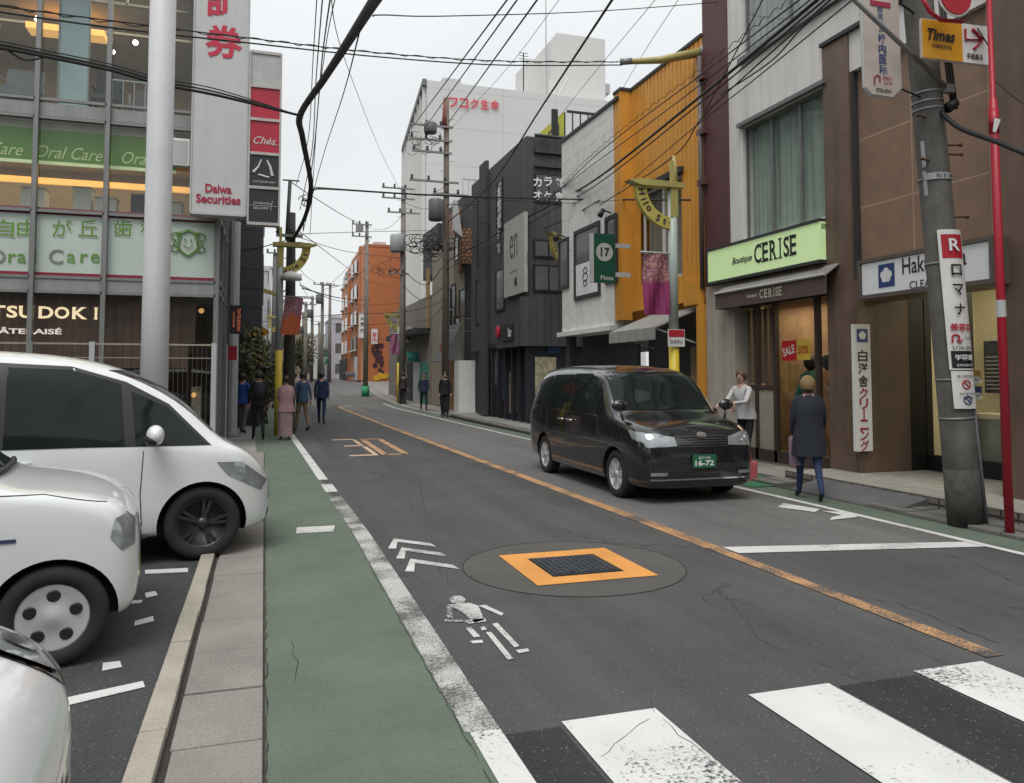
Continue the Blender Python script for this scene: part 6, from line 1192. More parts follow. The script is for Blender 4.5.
# banners
def flower_mat(name, c1, c2, c3, split):
    if name in MATS: return MATS[name]
    m = bpy.data.materials.new(name); m.use_nodes = True; MATS[name] = m; t = m.node_tree; bb = t.nodes['Principled BSDF']; lk = t.links.new; geo = t.nodes.new('ShaderNodeNewGeometry')
    v = t.nodes.new('ShaderNodeTexVoronoi'); v.inputs['Scale'].default_value = 13; lk(geo.outputs['Position'], v.inputs['Vector']); r_ = t.nodes.new('ShaderNodeValToRGB'); lk(v.outputs['Distance'], r_.inputs[0]); r_.color_ramp.interpolation = 'LINEAR'
    r_.color_ramp.elements[0].color = (*c1, 1); r_.color_ramp.elements[0].position = .1; r_.color_ramp.elements[1].color = (*c2, 1); r_.color_ramp.elements[1].position = .8; e_ = r_.color_ramp.elements.new(.4); e_.color = (*[x * .7 + .1 for x in c1], 1); e2 = r_.color_ramp.elements.new(.55); e2.color = (.14, .05, .07, 1)
    n = t.nodes.new('ShaderNodeTexNoise'); n.inputs['Scale'].default_value = 3.5; lk(geo.outputs['Position'], n.inputs['Vector']); sp = t.nodes.new('ShaderNodeSeparateXYZ'); lk(geo.outputs['Position'], sp.inputs[0])
    ma = t.nodes.new('ShaderNodeMath'); ma.operation = 'MULTIPLY_ADD'; lk(n.outputs['Fac'], ma.inputs[0]); ma.inputs[1].default_value = .5; lk(sp.outputs['Z'], ma.inputs[2]); mr_ = t.nodes.new('ShaderNodeMapRange'); mr_.inputs['From Min'].default_value = split; mr_.inputs['From Max'].default_value = split + .12; lk(ma.outputs[0], mr_.inputs['Value'])
    mx = t.nodes.new('ShaderNodeMix'); mx.data_type = 'RGBA'; mx.inputs['A'].default_value = (*c3, 1); lk(r_.outputs[0], mx.inputs['B']); lk(mr_.outputs[0], mx.inputs['Factor']); lk(mx.outputs['Result'], bb.inputs['Base Color']); bb.inputs['Roughness'].default_value = .7; return m
def banner(lab, q0, q1, Y, m, skew=0):
    """q0 top-left pixel, q1 bottom-right pixel"""
    a, c = atY(*q0, Y), atY(*q1, Y); s = thing('flower_banner', lab, 'banner', (c.x, Y, c.z)); b = MB().m(m, True); n = 10; nx = 6
    for j in range(n):
        for i in range(nx):
            def P(i_, j_): return (a.x + (c.x - a.x) * i_ / nx + skew * j_ / n, Y + .04 * math.sin(i_ * 1.3 + j_ * .4), a.z + (c.z - a.z) * j_ / n)
            b.quad(P(i, j), P(i, j + 1), P(i + 1, j + 1), P(i + 1, j))
    b.build('cloth', s); b = MB().m(M_lt, True); b.tube([(a.x - .05, Y, a.z + .02), (c.x + .15, Y, a.z + .02)], .018, 6); b.build('rod', s); return s
mB1 = flower_mat('flowers_magenta', (.45, .17, .14), (.36, .15, .19), (.22, .02, .10), atY(655, 282, HY).z + .25)
banner('pink and purple flower banner with a magenta foot on the near street-name pole', (643, 253), (669.5, 315), HY - .02, mB1)
mB2 = flower_mat('flowers_orange', (.46, .2, .22), (.36, .18, .28), (.50, .12, .045), atY(290, 318, 21.6).z + .25)
banner('purple flower banner with an orange foot on the left street-name pole', (285, 297), (303, 335), 21.5, mB2, -.1)
mB3 = flower_mat('flowers_pink', (.45, .12, .25), (.3, .04, .2), (.35, .02, .15), atY(395, 352, 43).z - .6)
banner('small pink banner on the far street-name pole', (390.5, 334), (399, 354), 42.9, mB3)

# --- distant utility poles with transformers and crossarms
def util_pole(lab, x, y, h, r=.17, arms=(), boxes=(), mt=None, group='utility poles down the street', steps=True):
    g0_ = gz(y) - .1; s = thing('utility_pole', lab, 'pole', (x, y, g0_), group); b = MB().m(mt or M_cpf, True); b.tube([(x, y, g0_), (x, y, h * .5), (x, y, h)], [r, r * .85, r * .65], 12); b.build('shaft', s)
    for z_, x0, x1 in arms:
        b = MB().m(M_steel); b.box(x + x0, y - .18, z_, x + x1, y - .1, z_ + .08); b.build('crossarm', s)
        for k in range(3 if x1 - x0 > .9 else 2):
            b = MB().m(mat('insulator', (.05, .05, .055), rough=.4), True); xx_ = x + x0 + (x1 - x0) * (k + .15) / (3 if x1 - x0 > .9 else 2); b.lathe([(.05, 0), (.07, .06), (.04, .1), (.07, .15), (.03, .2)], (xx_, y - .14, z_ + .08), n=8); b.build('insulator', s)
    for z_, dx, w, hh, m_ in boxes:
        b = MB().m(m_, True); b.lathe([(w / 2 * .9, 0), (w / 2, .05), (w / 2, hh - .05), (w / 2 * .85, hh), (0, hh + .02)], (x + dx, y - .25, z_), n=14); b.build('transformer', s)
    if steps:
        b = MB().m(M_steel)
        for k in range(int((h - 3) / .45)): sg = 1 if k % 2 else -1; b.tube([(x, y - .05, 3 + k * .45), (x + sg * (r + .14), y - .1, 3 + k * .45)], .012, 5)
        b.build('step_bolts', s)
    return s
def upx(px, py, Y): a = atY(px, py, Y); return a.x
M_tr = mat('transformer_grey', (.10, .105, .11), rough=.5)
Yk = 32.0; hk = atY(445, 98, Yk).z
K = util_pole('tall brown utility pole with wiring frames in front of the white office block', upx(446, 250, Yk), Yk, hk, .165, [(atY(446, 129, Yk).z, -1.6, .25), (atY(446, 143, Yk).z, -1.6, .2), (atY(446, 155, Yk).z, -1.5, .2), (atY(446, 184, Yk).z, -1.6, .5), (atY(446, 196, Yk).z, -.6, .9)], [(atY(440, 222, Yk).z, -.5, .62, .9, M_tr), (atY(440, 136, Yk).z, -.75, .55, .45, M_tr)], mat('pole_brown', (.14, .11, .09), rough=.9, var=.2, scale=3))
b = MB().m(mat('rust_red', (.25, .07, .05), rough=.8), True); x_ = upx(445, 110, Yk); b.tube([(x_, Yk, atY(445, 128, Yk).z), (x_, Yk, hk)], [.14, .07], 10); b.build('rusty_tip', K)
Ym = 42.0; util_pole('utility pole with a grey transformer, beside the far street-name pole', upx(403, 260, Ym), Ym, atY(403, 186, Ym).z, .19, [(atY(403, 190, Ym).z, -1.2, .6), (atY(403, 200, Ym).z, -1.2, .6), (atY(403, 214, Ym).z, -.9, .9), (atY(403, 275, Ym).z, -.8, .3)], [(atY(400, 253, Ym).z, -.35, .8, .95, mat('transformer_pale', (.28, .29, .3), rough=.5))])
Yi = 52.0; I_ = util_pole('utility pole on the small island in front of the orange block', upx(366, 330, Yi), Yi, atY(373, 222, Yi).z, .17, [(atY(373, 226, Yi).z, -1.0, .3), (atY(373, 238, Yi).z, -1.0, .3)], [], None)
b = MB().m(mat('island_green', (.03, .3, .12), rough=.6), True); x_ = upx(366, 330, Yi); b.tube([(x_, Yi, gz(Yi)), (x_, Yi, gz(Yi) + .7)], .26, 12); b.build('green_foot', I_); b = MB().m(M_steel); b.box(x_ - 1.0, Yi - .2, atY(373, 238, Yi).z, x_ - .95, Yi - .12, atY(373, 226, Yi).z); b.box(x_ - .75, Yi - .2, atY(373, 233, Yi).z, x_ - .25, Yi - .1, atY(373, 226, Yi).z); b.build('cable_frame', I_)
Yl = 22.2; xl = upx(291, 250, Yl); LP = util_pole('dark concrete utility pole at the left kerb where the thick cable lands', xl, Yl, atY(291, 213, Yl).z, .17, [(atY(291, 238, Yl).z, -.4, .3)], [], mat('pole_dark', (.06, .058, .055), rough=.9, var=.2, scale=3))
b = MB().m(M_cabg, True); b.tube([(xl - .12, Yl, atY(291, 240, Yl).z), (xl - .05, Yl, atY(291, 180, Yl).z)], .05, 8); b.box(xl - .25, Yl - .03, atY(291, 181, Yl).z, xl + .2, Yl + .03, atY(291, 180, Yl).z); b.build('extension_mast', LP)
for k, (px, pyt, Y, lab) in enumerate(((274, 254, 48, 'thin grey pole on the left just beyond the bushes'), (305.5, 302, 70, 'short distant utility pole right of the flower banner'), (312, 296, 88, 'distant utility pole second right of the flower banner'), (322, 282, 78, 'distant utility pole with crossarm near the middle of the street'), (329.5, 283, 84, 'distant pale pole paired with its crossarm neighbour'), (303, 312, 95, 'faint distant utility pole behind the walkers'), (319, 322, 110, 'farthest utility pole low in the street gap'))):
    util_pole(lab, upx(px, 340, Y), Y, atY(px, pyt, Y).z, .2, [(atY(px, pyt + 3, Y).z, -.9, .9)] if k != 0 else [(atY(px, pyt, Y).z, -.5, .3)], [(atY(px, pyt + 22, Y).z, -.3, .7, .9, M_tr)] if k in (2, 3, 5) else [], [M_cpf, M_cabg][k == 0], steps=False)
s = thing('cream_street_lamp', 'cream box street lamp arm on the left, below the street-name blade', 'lamp', (0, 26, 4)); q = atY(272, 296, 26); b = MB().m(M_yel); b.prism([(q.x - .28, 26, q.z + .12), (q.x + .2, 26, q.z - .0), (q.x + .22, 26, q.z + .1), (q.x - .26, 26, q.z + .24)], (0, .2, 0)); b.build('lamp_head', s); b = MB().m(M_cabg, True); b.tube([(q.x + .2, 26.1, q.z + .05), (q.x + .6, 26.1, q.z + .35), (q.x + .6, 26.1, 0)], .04, 8); b.build('arm', s)
# --- overhead cables
GC = 'overhead cables crossing the street'
def in_view(q):
    v = Vector(q) - Vector((0, 0, EYE)); f = Vector((math.sin(YAW) * math.cos(PITCH), math.cos(YAW) * math.cos(PITCH), math.sin(PITCH))); r = Vector((math.cos(YAW), -math.sin(YAW), 0)); u = r.cross(f); d = v.dot(f)
    if d < .05: return False
    x = 512 + FOC * v.dot(r) / d; y = CY - FOC * v.dot(u) / d; return -12 < x < 1036 and -12 < y < 800
def run_on(p, d):
    """the cable carries on past the picture's edge, well above the street, as far as it stays overhead"""
    d = Vector(d).normalized()
    for dz in (0, .1, .25, .45, .7):
        e = Vector((d.x, d.y, max(d.z, -.02) + dz)).normalized()
        for L_ in (14, 9, 5):
            if not any(in_view(p + e * (L_ * k / 40)) for k in range(1, 41)) and (p + e * L_).z < 16: return [p + e * L_]
    return []
def cable(lab, pts, r=.01, m_=None, sagv=0.0, grp=GC, n=16):
    P = [atY(*q) for q in pts]
    if len(P) == 2: P = sag(P[0], P[1], sagv, n)
    else:
        Q = []
        for i in range(len(P) - 1):
            p0, p1, p2, p3 = P[max(i - 1, 0)], P[i], P[i + 1], P[min(i + 2, len(P) - 1)]
            for k in range(8):
                t = k / 8; Q.append(.5 * ((2 * p1) + (p2 - p0) * t + (2 * p0 - 5 * p1 + 4 * p2 - p3) * t * t + (3 * p1 - p0 - 3 * p2 + p3) * t ** 3))
        P = Q + [P[-1]]
    def outside(q): return q[0] < 0 or q[0] > 1024 or q[1] < 0
    if outside(pts[-1]): P = P + run_on(P[-1], P[-1] - P[-5])
    if outside(pts[0]): P = run_on(P[0], P[0] - P[4])[::-1] + P
    b = MB().m(m_ or M_cab, True); b.tube(P, r, 6); o = b.build('overhead_cable', origin=P[0]); return tag(o, lab, 'cable', grp), P
def lashed(lab, pts, r, amp, step, m_=None):
    o, P = cable(lab, pts, r, m_)
    b = MB().m(m_ or M_cab, True); b.v = []; Q = []; L_ = 0; 
    for i in range(len(P) - 1):
        d = (P[i + 1] - P[i]).length; n = max(1, int(d / step * 6))
        for k in range(n): t = k / n; Q.append((P[i].lerp(P[i + 1], t), L_ + d * t))
        L_ += d
    path = [q + UP * (amp * (.5 + .5 * abs(math.sin(l / step * math.pi)))) for q, l in Q]; b.tube(path, r * .6, 4); b.v = [v - Vector(o.location) for v in b.v]; b.build('lashing', o, local=True)
thick, _ = cable('thick black bundled cable sweeping down from the top centre to the left street pole', [(392, -25, 5), (373, 3, 6.2), (348, 42, 8), (324, 79, 10), (300, 116, 12.5), (303, 140, 14.2), (311, 188, 18), (305, 217, 20.2), (291, 243, 22)], .052)
lashed('spiral-lashed cable crossing the top of the picture from the left building to the yellow arm', [(-30, 4, 9), (0, 12, 9.4), (130, 30, 11), (240, 42, 12), (380, 57, 13.5), (500, 65, 14), (622, 65, 14.2)], .012, .09, .55)
cable('companion wire just above the spiral-lashed cable', [(-30, -2, 9), (0, 6, 9.4), (130, 23, 11), (240, 37, 12), (380, 53, 13.5), (500, 61, 14), (622, 62, 14.2)], .009)
for k, (d, lab) in enumerate(((0, 'lowest of the black cables running from the left glass building to the thick bundle'), (-3, 'middle black cable running from the left glass building to the thick bundle'), (-6, 'highest thin cable running from the left glass building to the thick bundle'))):
    cable(lab, [(-40, 46 + d * 2, 8), (0, 48 + d * 1.5 + k, 8.4), (48, 57 + d, 9), (110, 70 + d, 10), (160, 84 + d, 10.8), (220, 96 + d, 11.6), (298, 115, 12.5)], [.02, .012, .008][k])
cable('slack black wire drooping at the upper left corner', [(-30, 38, 8), (0, 46, 8.4), (25, 60, 8.7), (48, 56, 9)], .01)
cable('thin twisted wire across the top from the thick bundle to the right buildings', [(373, 16, 6.6), (385, 15, 8), (450, 16, 10), (600, 11, 12.5), (740, 0, 13), (800, -8, 13)], .008)
for lab, pts, r in (
    ('left of three power lines rising from the brown pole', [(411, 129, Yk), (507, 0, 12), (530, -30, 10)], .016), ('middle of three power lines rising from the brown pole', [(424, 129, Yk), (517, 0, 12), (538, -30, 10)], .016), ('right of three power lines rising from the brown pole', [(449, 122, Yk), (537, 0, 12), (560, -32, 10)], .018),
    ('heavy cable rising from the brown pole over the dark grey building', [(448, 222, Yk), (490, 185, 24), (543, 105, 16), (612, 0, 10), (632, -30, 9)], .022),
    ('hair-thin wire left of the heavy cable in the sky', [(430, 150, Yk), (497, 80, 20), (559, 0, 12), (580, -28, 10)], .006),
    ('thin wire descending behind the roof railing', [(530, 165, 26), (565, 110, 20), (655, 0, 11), (680, -30, 9)], .006), ('thin wire descending in front of the orange roof', [(560, 200, 24), (630, 76, 16), (678, 0, 11), (695, -28, 9)], .006),
    ('thin wire dropping from the thick bundle toward the left pole', [(361, 26, 7), (343, 95, 12), (322, 160, 18), (303, 232, 22)], .008),
    ('leftmost pale wire falling beside the tenant sign', [(318, -20, 10), (313, 60, 14), (308, 140, 18), (296, 185, 22)], .008), ('second pale wire falling beside the tenant sign', [(324, -20, 10), (316, 80, 15), (312, 150, 19), (300, 210, 22)], .01), ('third pale wire falling beside the tenant sign', [(333, -20, 10), (322, 60, 15), (314, 150, 19), (303, 230, 22)], .012), ('outer pale wire falling beside the tenant sign', [(337, -10, 10), (326, 45, 14), (317, 120, 18), (310, 235, 24)], .008),
    ('wire from the left extension mast down to the right', [(291, 182, 22.2), (312, 196, 24), (350, 219, 32), (372, 228, 52)], .012),
    ('level black cable from the thick bundle to the right buildings', [(313, 190, 18), (330, 189, 18), (430, 195, 19), (560, 199, 20), (690, 200, 13.4)], .022), ('thin wire just under the level black cable', [(313, 187, 18), (400, 193, 19), (560, 203, 20), (620, 200, 16)], .009),
    ('wire from the left pole across to the brown pole', [(295, 234, 22), (360, 232, 27), (446, 230, 32)], .01), ('sagging wire from the left pole to the transformer pole', [(295, 236, 22), (350, 252, 30), (403, 258, 42)], .01), ('low sagging cable from the left pole to the island pole', [(302, 288, 22), (340, 298, 34), (366, 300, 52)], .018), ('second low sagging cable left of the island pole', [(300, 285, 22), (335, 300, 40), (366, 305, 52), (400, 303, 42)], .014),
    ('taut cable crossing low in front of the orange block', [(262, 322, 45), (330, 315, 50), (403, 312, 42), (446, 300, 32)], .018), ('second taut cable crossing low in front of the orange block', [(262, 310, 45), (340, 325, 52), (403, 322, 42)], .014), ('third cable crossing the orange block at mid height', [(300, 232, 23), (366, 280, 52), (403, 290, 42)], .012),
    ('grey wire from the dark building wall to the left pole', [(238, 252, 24), (262, 247, 23), (288, 240, 22)], .014),
    ('upper heavy cable of the right bundle', [(446, 262, Yk), (500, 232, 26), (560, 200, 21), (602, 175, 17), (702, 95, 11.5), (817, 0, 7.6), (850, -30, 7)], .024), ('lower heavy cable of the right bundle', [(446, 270, Yk), (500, 240, 26), (560, 206, 21), (602, 181, 17), (704, 100, 11.5), (822, 2, 7.6), (855, -28, 7)], .013),
    ('thin cable on top of the right bundle', [(446, 245, Yk), (520, 215, 25), (602, 158, 17), (704, 82, 11.5), (800, 8, 7.8), (835, -22, 7)], .010), ('cable running past the street-name blade up to the right', [(600, 205, 17), (674, 156, 13.2), (707, 112, 11.5), (830, 0, 7.6), (860, -26, 7)], .012),
    ('cable from the dark grey corner up over the orange building', [(560, 230, 22), (620, 189, 17), (697, 125, 12), (760, 75, 9.5), (862, -8, 7)], .009), ('short steep wire before the maroon strip', [(705, 112, 11.5), (737, 50, 9.8), (765, -5, 8.6)], .01), ('wire grazing the upper white wall', [(720, 95, 11), (770, 62, 9.2), (805, 25, 8), (850, -10, 7)], .011),
    ('cable sagging across the dark grey front', [(460, 218, 30), (500, 226, 27), (528, 232, 25), (560, 222, 22), (600, 200, 17)], .014), ('cable entering the karaoke window corner', [(446, 205, Yk), (505, 202, 27), (533, 190, 24.5)], .022), ('slack wire by the karaoke lettering', [(533, 190, 24.5), (545, 235, 22), (600, 262, 18)], .007),
    ('cable leaving the near pole toward the right edge', [(941, 112, 6.35), (960, 128, 6.1), (1000, 143, 5.6), (1040, 160, 5.2)], .026), ('second thin cable leaving the near pole to the right', [(990, 75, 6), (1008, 92, 5.8), (1036, 112, 5.5)], .008),
    ('thin wire between the near pole top and the red post', [(935, -10, 6.4), (965, 12, 6.2), (990, 48, 6)], .007)):
    cable(lab, pts, r, M_cabg if 'pale' in lab else None)
for lab, pts, r in (
    ('wire from the transformer pole up to the left sky edge of the office block', [(403, 195, 42), (380, 150, 36), (345, 60, 20), (330, -10, 12)], .009), ('thin wire linking the two nearest right-hand utility poles at crossarm height', [(446, 186, Yk), (425, 196, 37), (403, 192, 42)], .012), ('second wire linking the two nearest right-hand utility poles', [(446, 198, Yk), (425, 209, 37), (403, 202, 42)], .012),
    ('slack cable between the brown pole and the transformer pole below the tangle', [(446, 262, Yk), (425, 285, 37), (403, 270, 42)], .02), ('lower slack cable between the brown pole and the transformer pole', [(446, 285, Yk), (422, 300, 37), (403, 285, 42)], .016), ('thin cable from the transformer pole to the island pole at its top', [(403, 215, 42), (388, 228, 47), (373, 230, 52)], .012), ('second cable from the transformer pole to the island pole', [(403, 240, 42), (386, 262, 47), (370, 255, 52)], .014),
    ('cable from the island pole into the far end of the street', [(370, 240, 52), (350, 265, 64), (329, 286, 84)], .02), ('second cable from the island pole into the far end of the street', [(370, 262, 52), (350, 282, 64), (322, 290, 78)], .02), ('service drop from the brown pole to the tiled gable shop', [(446, 226, Yk), (455, 240, 33), (462, 236, 34)], .012), ('service drop from the brown pole to the dark grey building', [(446, 240, Yk), (466, 262, 30), (500, 256, 27)], .012),
    ('cable looping down from the brown pole past the dark canopy', [(446, 300, Yk), (432, 318, 36), (412, 322, 42)], .014), ('wire from the island pole across the orange front', [(370, 300, 52), (352, 312, 62), (322, 318, 78)], .018), ('thin wire from the left pole to the distant poles', [(291, 262, 22), (305, 292, 45), (312, 300, 88)], .012), ('second thin wire from the left pole to the distant poles', [(291, 250, 22), (306, 276, 45), (322, 286, 78)], .012),
    ('near vertical wire falling beside the dark grey building corner', [(531, 240, 23), (527, 262, 23.2), (536, 285, 23.6)], .008)):
    cable(lab, pts, r)
lashed('loop-lashed cable above the right bundle', [(446, 252, Yk), (520, 222, 25), (602, 150, 17), (702, 74, 11.5), (799, 0, 7.8), (835, -28, 7)], .011, .13, .42)
s = thing('yellow_cable_arm', 'long tapered yellow arm reaching out from the orange building to hold a cable', 'arm', atY(702, 56, 13.4)); b = MB().m(M_yel, True); b.tube([atY(622, 62, 14.2), atY(660, 60, 13.9), atY(702, 52, 13.6)], [.05, .075, .095], 10); b.build('tube', s); b = MB().m(M_steel, True); b.tube([atY(620, 62, 14.22), atY(632, 61, 14.12)], .07, 8); b.tube([atY(700, 52.5, 13.62), atY(704, 52, 13.58)], .14, 10); b.build('end_cap', s)
s = thing('steel_strut', 'long dark steel strut slanting from the top edge down to the near utility pole', 'strut', PA(4.5)); b = MB().m(M_steel, True); b.tube([atY(842, -12, 6.0), PA(4.62) + Vector((.1, -.18, 0))], .024, 8); b.build('rod', s); b = MB().m(M_steel); q = PA(4.62); b.box(q.x + .05, q.y - .22, q.z - .05, q.x + .15, q.y - .15, q.z + .04); b.build('clamp', s)
# cable tangles hanging by the poles
for k, (px, py, Y, w, n, lab) in enumerate(((424, 245, 33, 1.0, 24, 'tangle of looped black cable left of the brown pole'), (443, 248, 32.2, .55, 18, 'tight knot of cable wound on the brown pole'), (386, 268, 43, .9, 10, 'loops of cable and splice boxes left of the transformer pole'), (423, 142, 33, .8, 12, 'web of fine wiring under the crossarms of the brown pole'), (303, 200, 20, .2, 5, 'small cable loops at the kink of the thick bundle'))):
    rg = random.Random(k + 20); c = atY(px, py, Y); b = MB().m(M_cab, True)
    for i in range(n):
        o = Vector((rg.uniform(-.7, .7) * w, rg.uniform(-.2, .2), rg.uniform(-.35, .35) * w)); rr = rg.uniform(.2, .45) * w; ph = rg.random() * 6; e1 = rg.uniform(.5, 1.1)
        b.tube([c + o + Vector((rr * math.cos(t + ph), .1 * math.sin(2 * t), rr * e1 * math.sin(t + ph))) for t in [j * .55 for j in range(rg.randint(7, 12))]], .018 if k < 2 else .012, 4)
    tag(b.build('cable_tangle', origin=c), lab, 'cable tangle')
# ================================================================== VEHICLES
def evaluated_copy(ob):
    dg = bpy.context.evaluated_depsgraph_get(); dg.update(); me = bpy.data.meshes.new_from_object(ob.evaluated_get(dg)); return me
def loft_body(stations, mats_body, arches, black):
    """stations: x, z_bottom, z_belt, z_top, w_low, w_belt, w_top (half widths)"""
    vs, fs = [], []; n = 0
    for (x, zb, zl, zt, wl, wb, wt) in stations:
        h = zt - zl
        half = [(0, zt), (wt * .55, zt - .008), (wt, zt - min(.05, h * .3)), (wb + (wt - wb) * .5 if h > .2 else wt + (wb - wt) * .5, zl + h * .5), (wb, zl + .01), (wb + .012, zl - (zl - zb) * .22), (wb + .012, zl - (zl - zb) * .6), (wl, zb + .07), (wl - .07, zb), (0, zb)]
        ring = half + [(-y, z) for y, z in half[-2:0:-1]]; n = len(ring); vs += [(x, y, z) for y, z in ring]
    for i in range(len(stations) - 1):
        for k in range(n): fs.append((i * n + k, (i + 1) * n + k, (i + 1) * n + (k + 1) % n, i * n + (k + 1) % n))
    fs.append(tuple(range(n))); fs.append(tuple(range((len(stations) - 1) * n, len(stations) * n))[::-1])
    me = bpy.data.meshes.new('body'); me.from_pydata(vs, [], fs); me.materials.append(mats_body); me.materials.append(black); me.update()
    bm = bmesh.new(); bm.from_mesh(me); bmesh.ops.recalc_face_normals(bm, faces=bm.faces); bm.to_mesh(me); bm.free()
    ob = bpy.data.objects.new('body', me); COL.objects.link(ob)
    sb = ob.modifiers.new('s', 'SUBSURF'); sb.levels = 3; sb.render_levels = 3
    cutters = []
    for (x, r, w) in arches:
        for sg in (-1, 1):
            c = MB(); c.m(mats_body); c.m(black); c.lathe([(r, 0), (r, .42)], (x, sg * w - sg * .30, r * .84), (0, sg, 0), 40); co = c.build('cut'); cutters.append(co)
            bo = ob.modifiers.new('b', 'BOOLEAN'); bo.operation = 'DIFFERENCE'; bo.object = co; bo.solver = 'EXACT'
    m2 = evaluated_copy(ob); ob.modifiers.clear(); ob.data = m2
    for c in cutters: bpy.data.objects.remove(c)
    # lining of the arches in black: faces whose centre lies on a cutter's wall, seen by a normal that points inward
    for p in m2.polygons:
        c = p.center; blk = False
        for (x, r, w) in arches:
            d = math.hypot(c.x - x, c.z - r * .84)
            if abs(c.y) > w - .32 and (abs(p.normal.y) < .35 and abs(d - r) < .012 or (d < r + .003 and abs(abs(c.y) - (w - .30)) < .01)): blk = True
        if blk: p.material_index = 1 if len(m2.materials) > 1 else 0
        p.use_smooth = not blk
    bm = bmesh.new(); bm.from_mesh(m2)
    for e_ in bm.edges:
        if len(e_.link_faces) == 2 and (e_.calc_face_angle(0) > .55 or e_.link_faces[0].material_index != e_.link_faces[1].material_index): e_.smooth = False
    bm.to_mesh(m2); bm.free()
    return ob
def clip_patch(bvh, outline, mode, off=.004, res=.05):
    xs = [p[0] for p in outline]; zs = [p[1] for p in outline]; pts = []
    n = len(outline)
    for i in range(n):
        a, b = Vector(outline[i]), Vector(outline[(i + 1) % n]); k = max(1, int((b - a).length / res))
        for j in range(k): pts.append(a.lerp(b, j / k))
    ne = len(pts); edges = [(i, (i + 1) % ne) for i in range(ne)]
    x = min(xs) + res / 2
    while x < max(xs):
        z = min(zs) + res / 2
        while z < max(zs): pts.append(Vector((x, z))); z += res
        x += res
    r = geometry.delaunay_2d_cdt(pts, edges, [list(range(ne))], 1, 1e-5); v2, f2 = r[0], r[2]
    out, ok = [], []
    for p in v2:
        u, v = p
        if mode == 'L': o, d = Vector((u, 3, v)), Vector((0, -1, 0))
        elif mode == 'R': o, d = Vector((u, -3, v)), Vector((0, 1, 0))
        elif mode == 'T': o, d = Vector((u, v, 4)), Vector((0, 0, -1))
        elif mode == 'F': o, d = Vector((3, u, v)), Vector((-1, 0, 0))
        else: o, d = Vector((-9, u, v)), Vector((1, 0, 0))
        loc, nr, _, _ = bvh.ray_cast(o, d)
        if loc is None: out.append(Vector((0, 0, 0))); ok.append(False)
        else:
            if nr.dot(d) > 0: nr = -nr
            out.append(loc + nr * off); ok.append(True)
    return out, [tuple(f) for f in f2 if all(ok[i] for i in f)]
def patch(name, par, bvh, outlines, mode, m, off=.004, res=.05):
    b = MB().m(m, True)
    for ol in outlines:
        v, f = clip_patch(bvh, ol, mode, off, res); k = len(b.v); b.v += v
        for q in f: b.face([k + i for i in q])
    return b.build(name, par, local=True)
def seam(par, bvh, line_, mode, r=.004, m=None, name='seam', off=.001):
    b = MB().m(m or M_blk)
    P = []
    for (a, c) in zip(line_, line_[1:]):
        for k in range(8):
            u, v = Vector(a).lerp(Vector(c), k / 8)
            o, d = {'L': (Vector((u, 3, v)), Vector((0, -1, 0))), 'R': (Vector((u, -3, v)), Vector((0, 1, 0))), 'F': (Vector((3, u, v)), Vector((-1, 0, 0)))}[mode]
            loc, nr, _, _ = bvh.ray_cast(o, d)
            if loc is not None: P.append(loc - d * off)
    if len(P) > 1: b.tube(P, r, 4); b.build(name, par, local=True)
M_tyre = mat('tyre', (.018, .018, .019), rough=.85, var=.2, scale=8); M_alloy = mat('alloy_silver', (.55, .56, .57), rough=.38, metal=.35, var=.08); M_alloyd = mat('alloy_dark', (.05, .05, .055), rough=.35, metal=.6)
M_carw = mat('car_white', (.70, .72, .71), rough=.25, var=.015, scale=.5, coat=.8); M_carb = mat('car_black', (.010, .011, .013), rough=.18, var=.05, coat=1)
M_cglass = mat('car_glass', (.012, .016, .016), rough=.05, var=.3, scale=1.5, spec=.22); M_chrome = mat('chrome', (.6, .6, .6), rough=.12, metal=1); M_trim = mat('black_trim', (.02, .02, .021), rough=.5)
M_lens = mat('lamp_lens', (.33, .35, .36), rough=.07, metal=.45, var=.12, scale=12); M_amber = mat('lamp_amber', (.5, .18, .02), rough=.2); M_tail = mat('lamp_red', (.35, .01, .01), rough=.2)
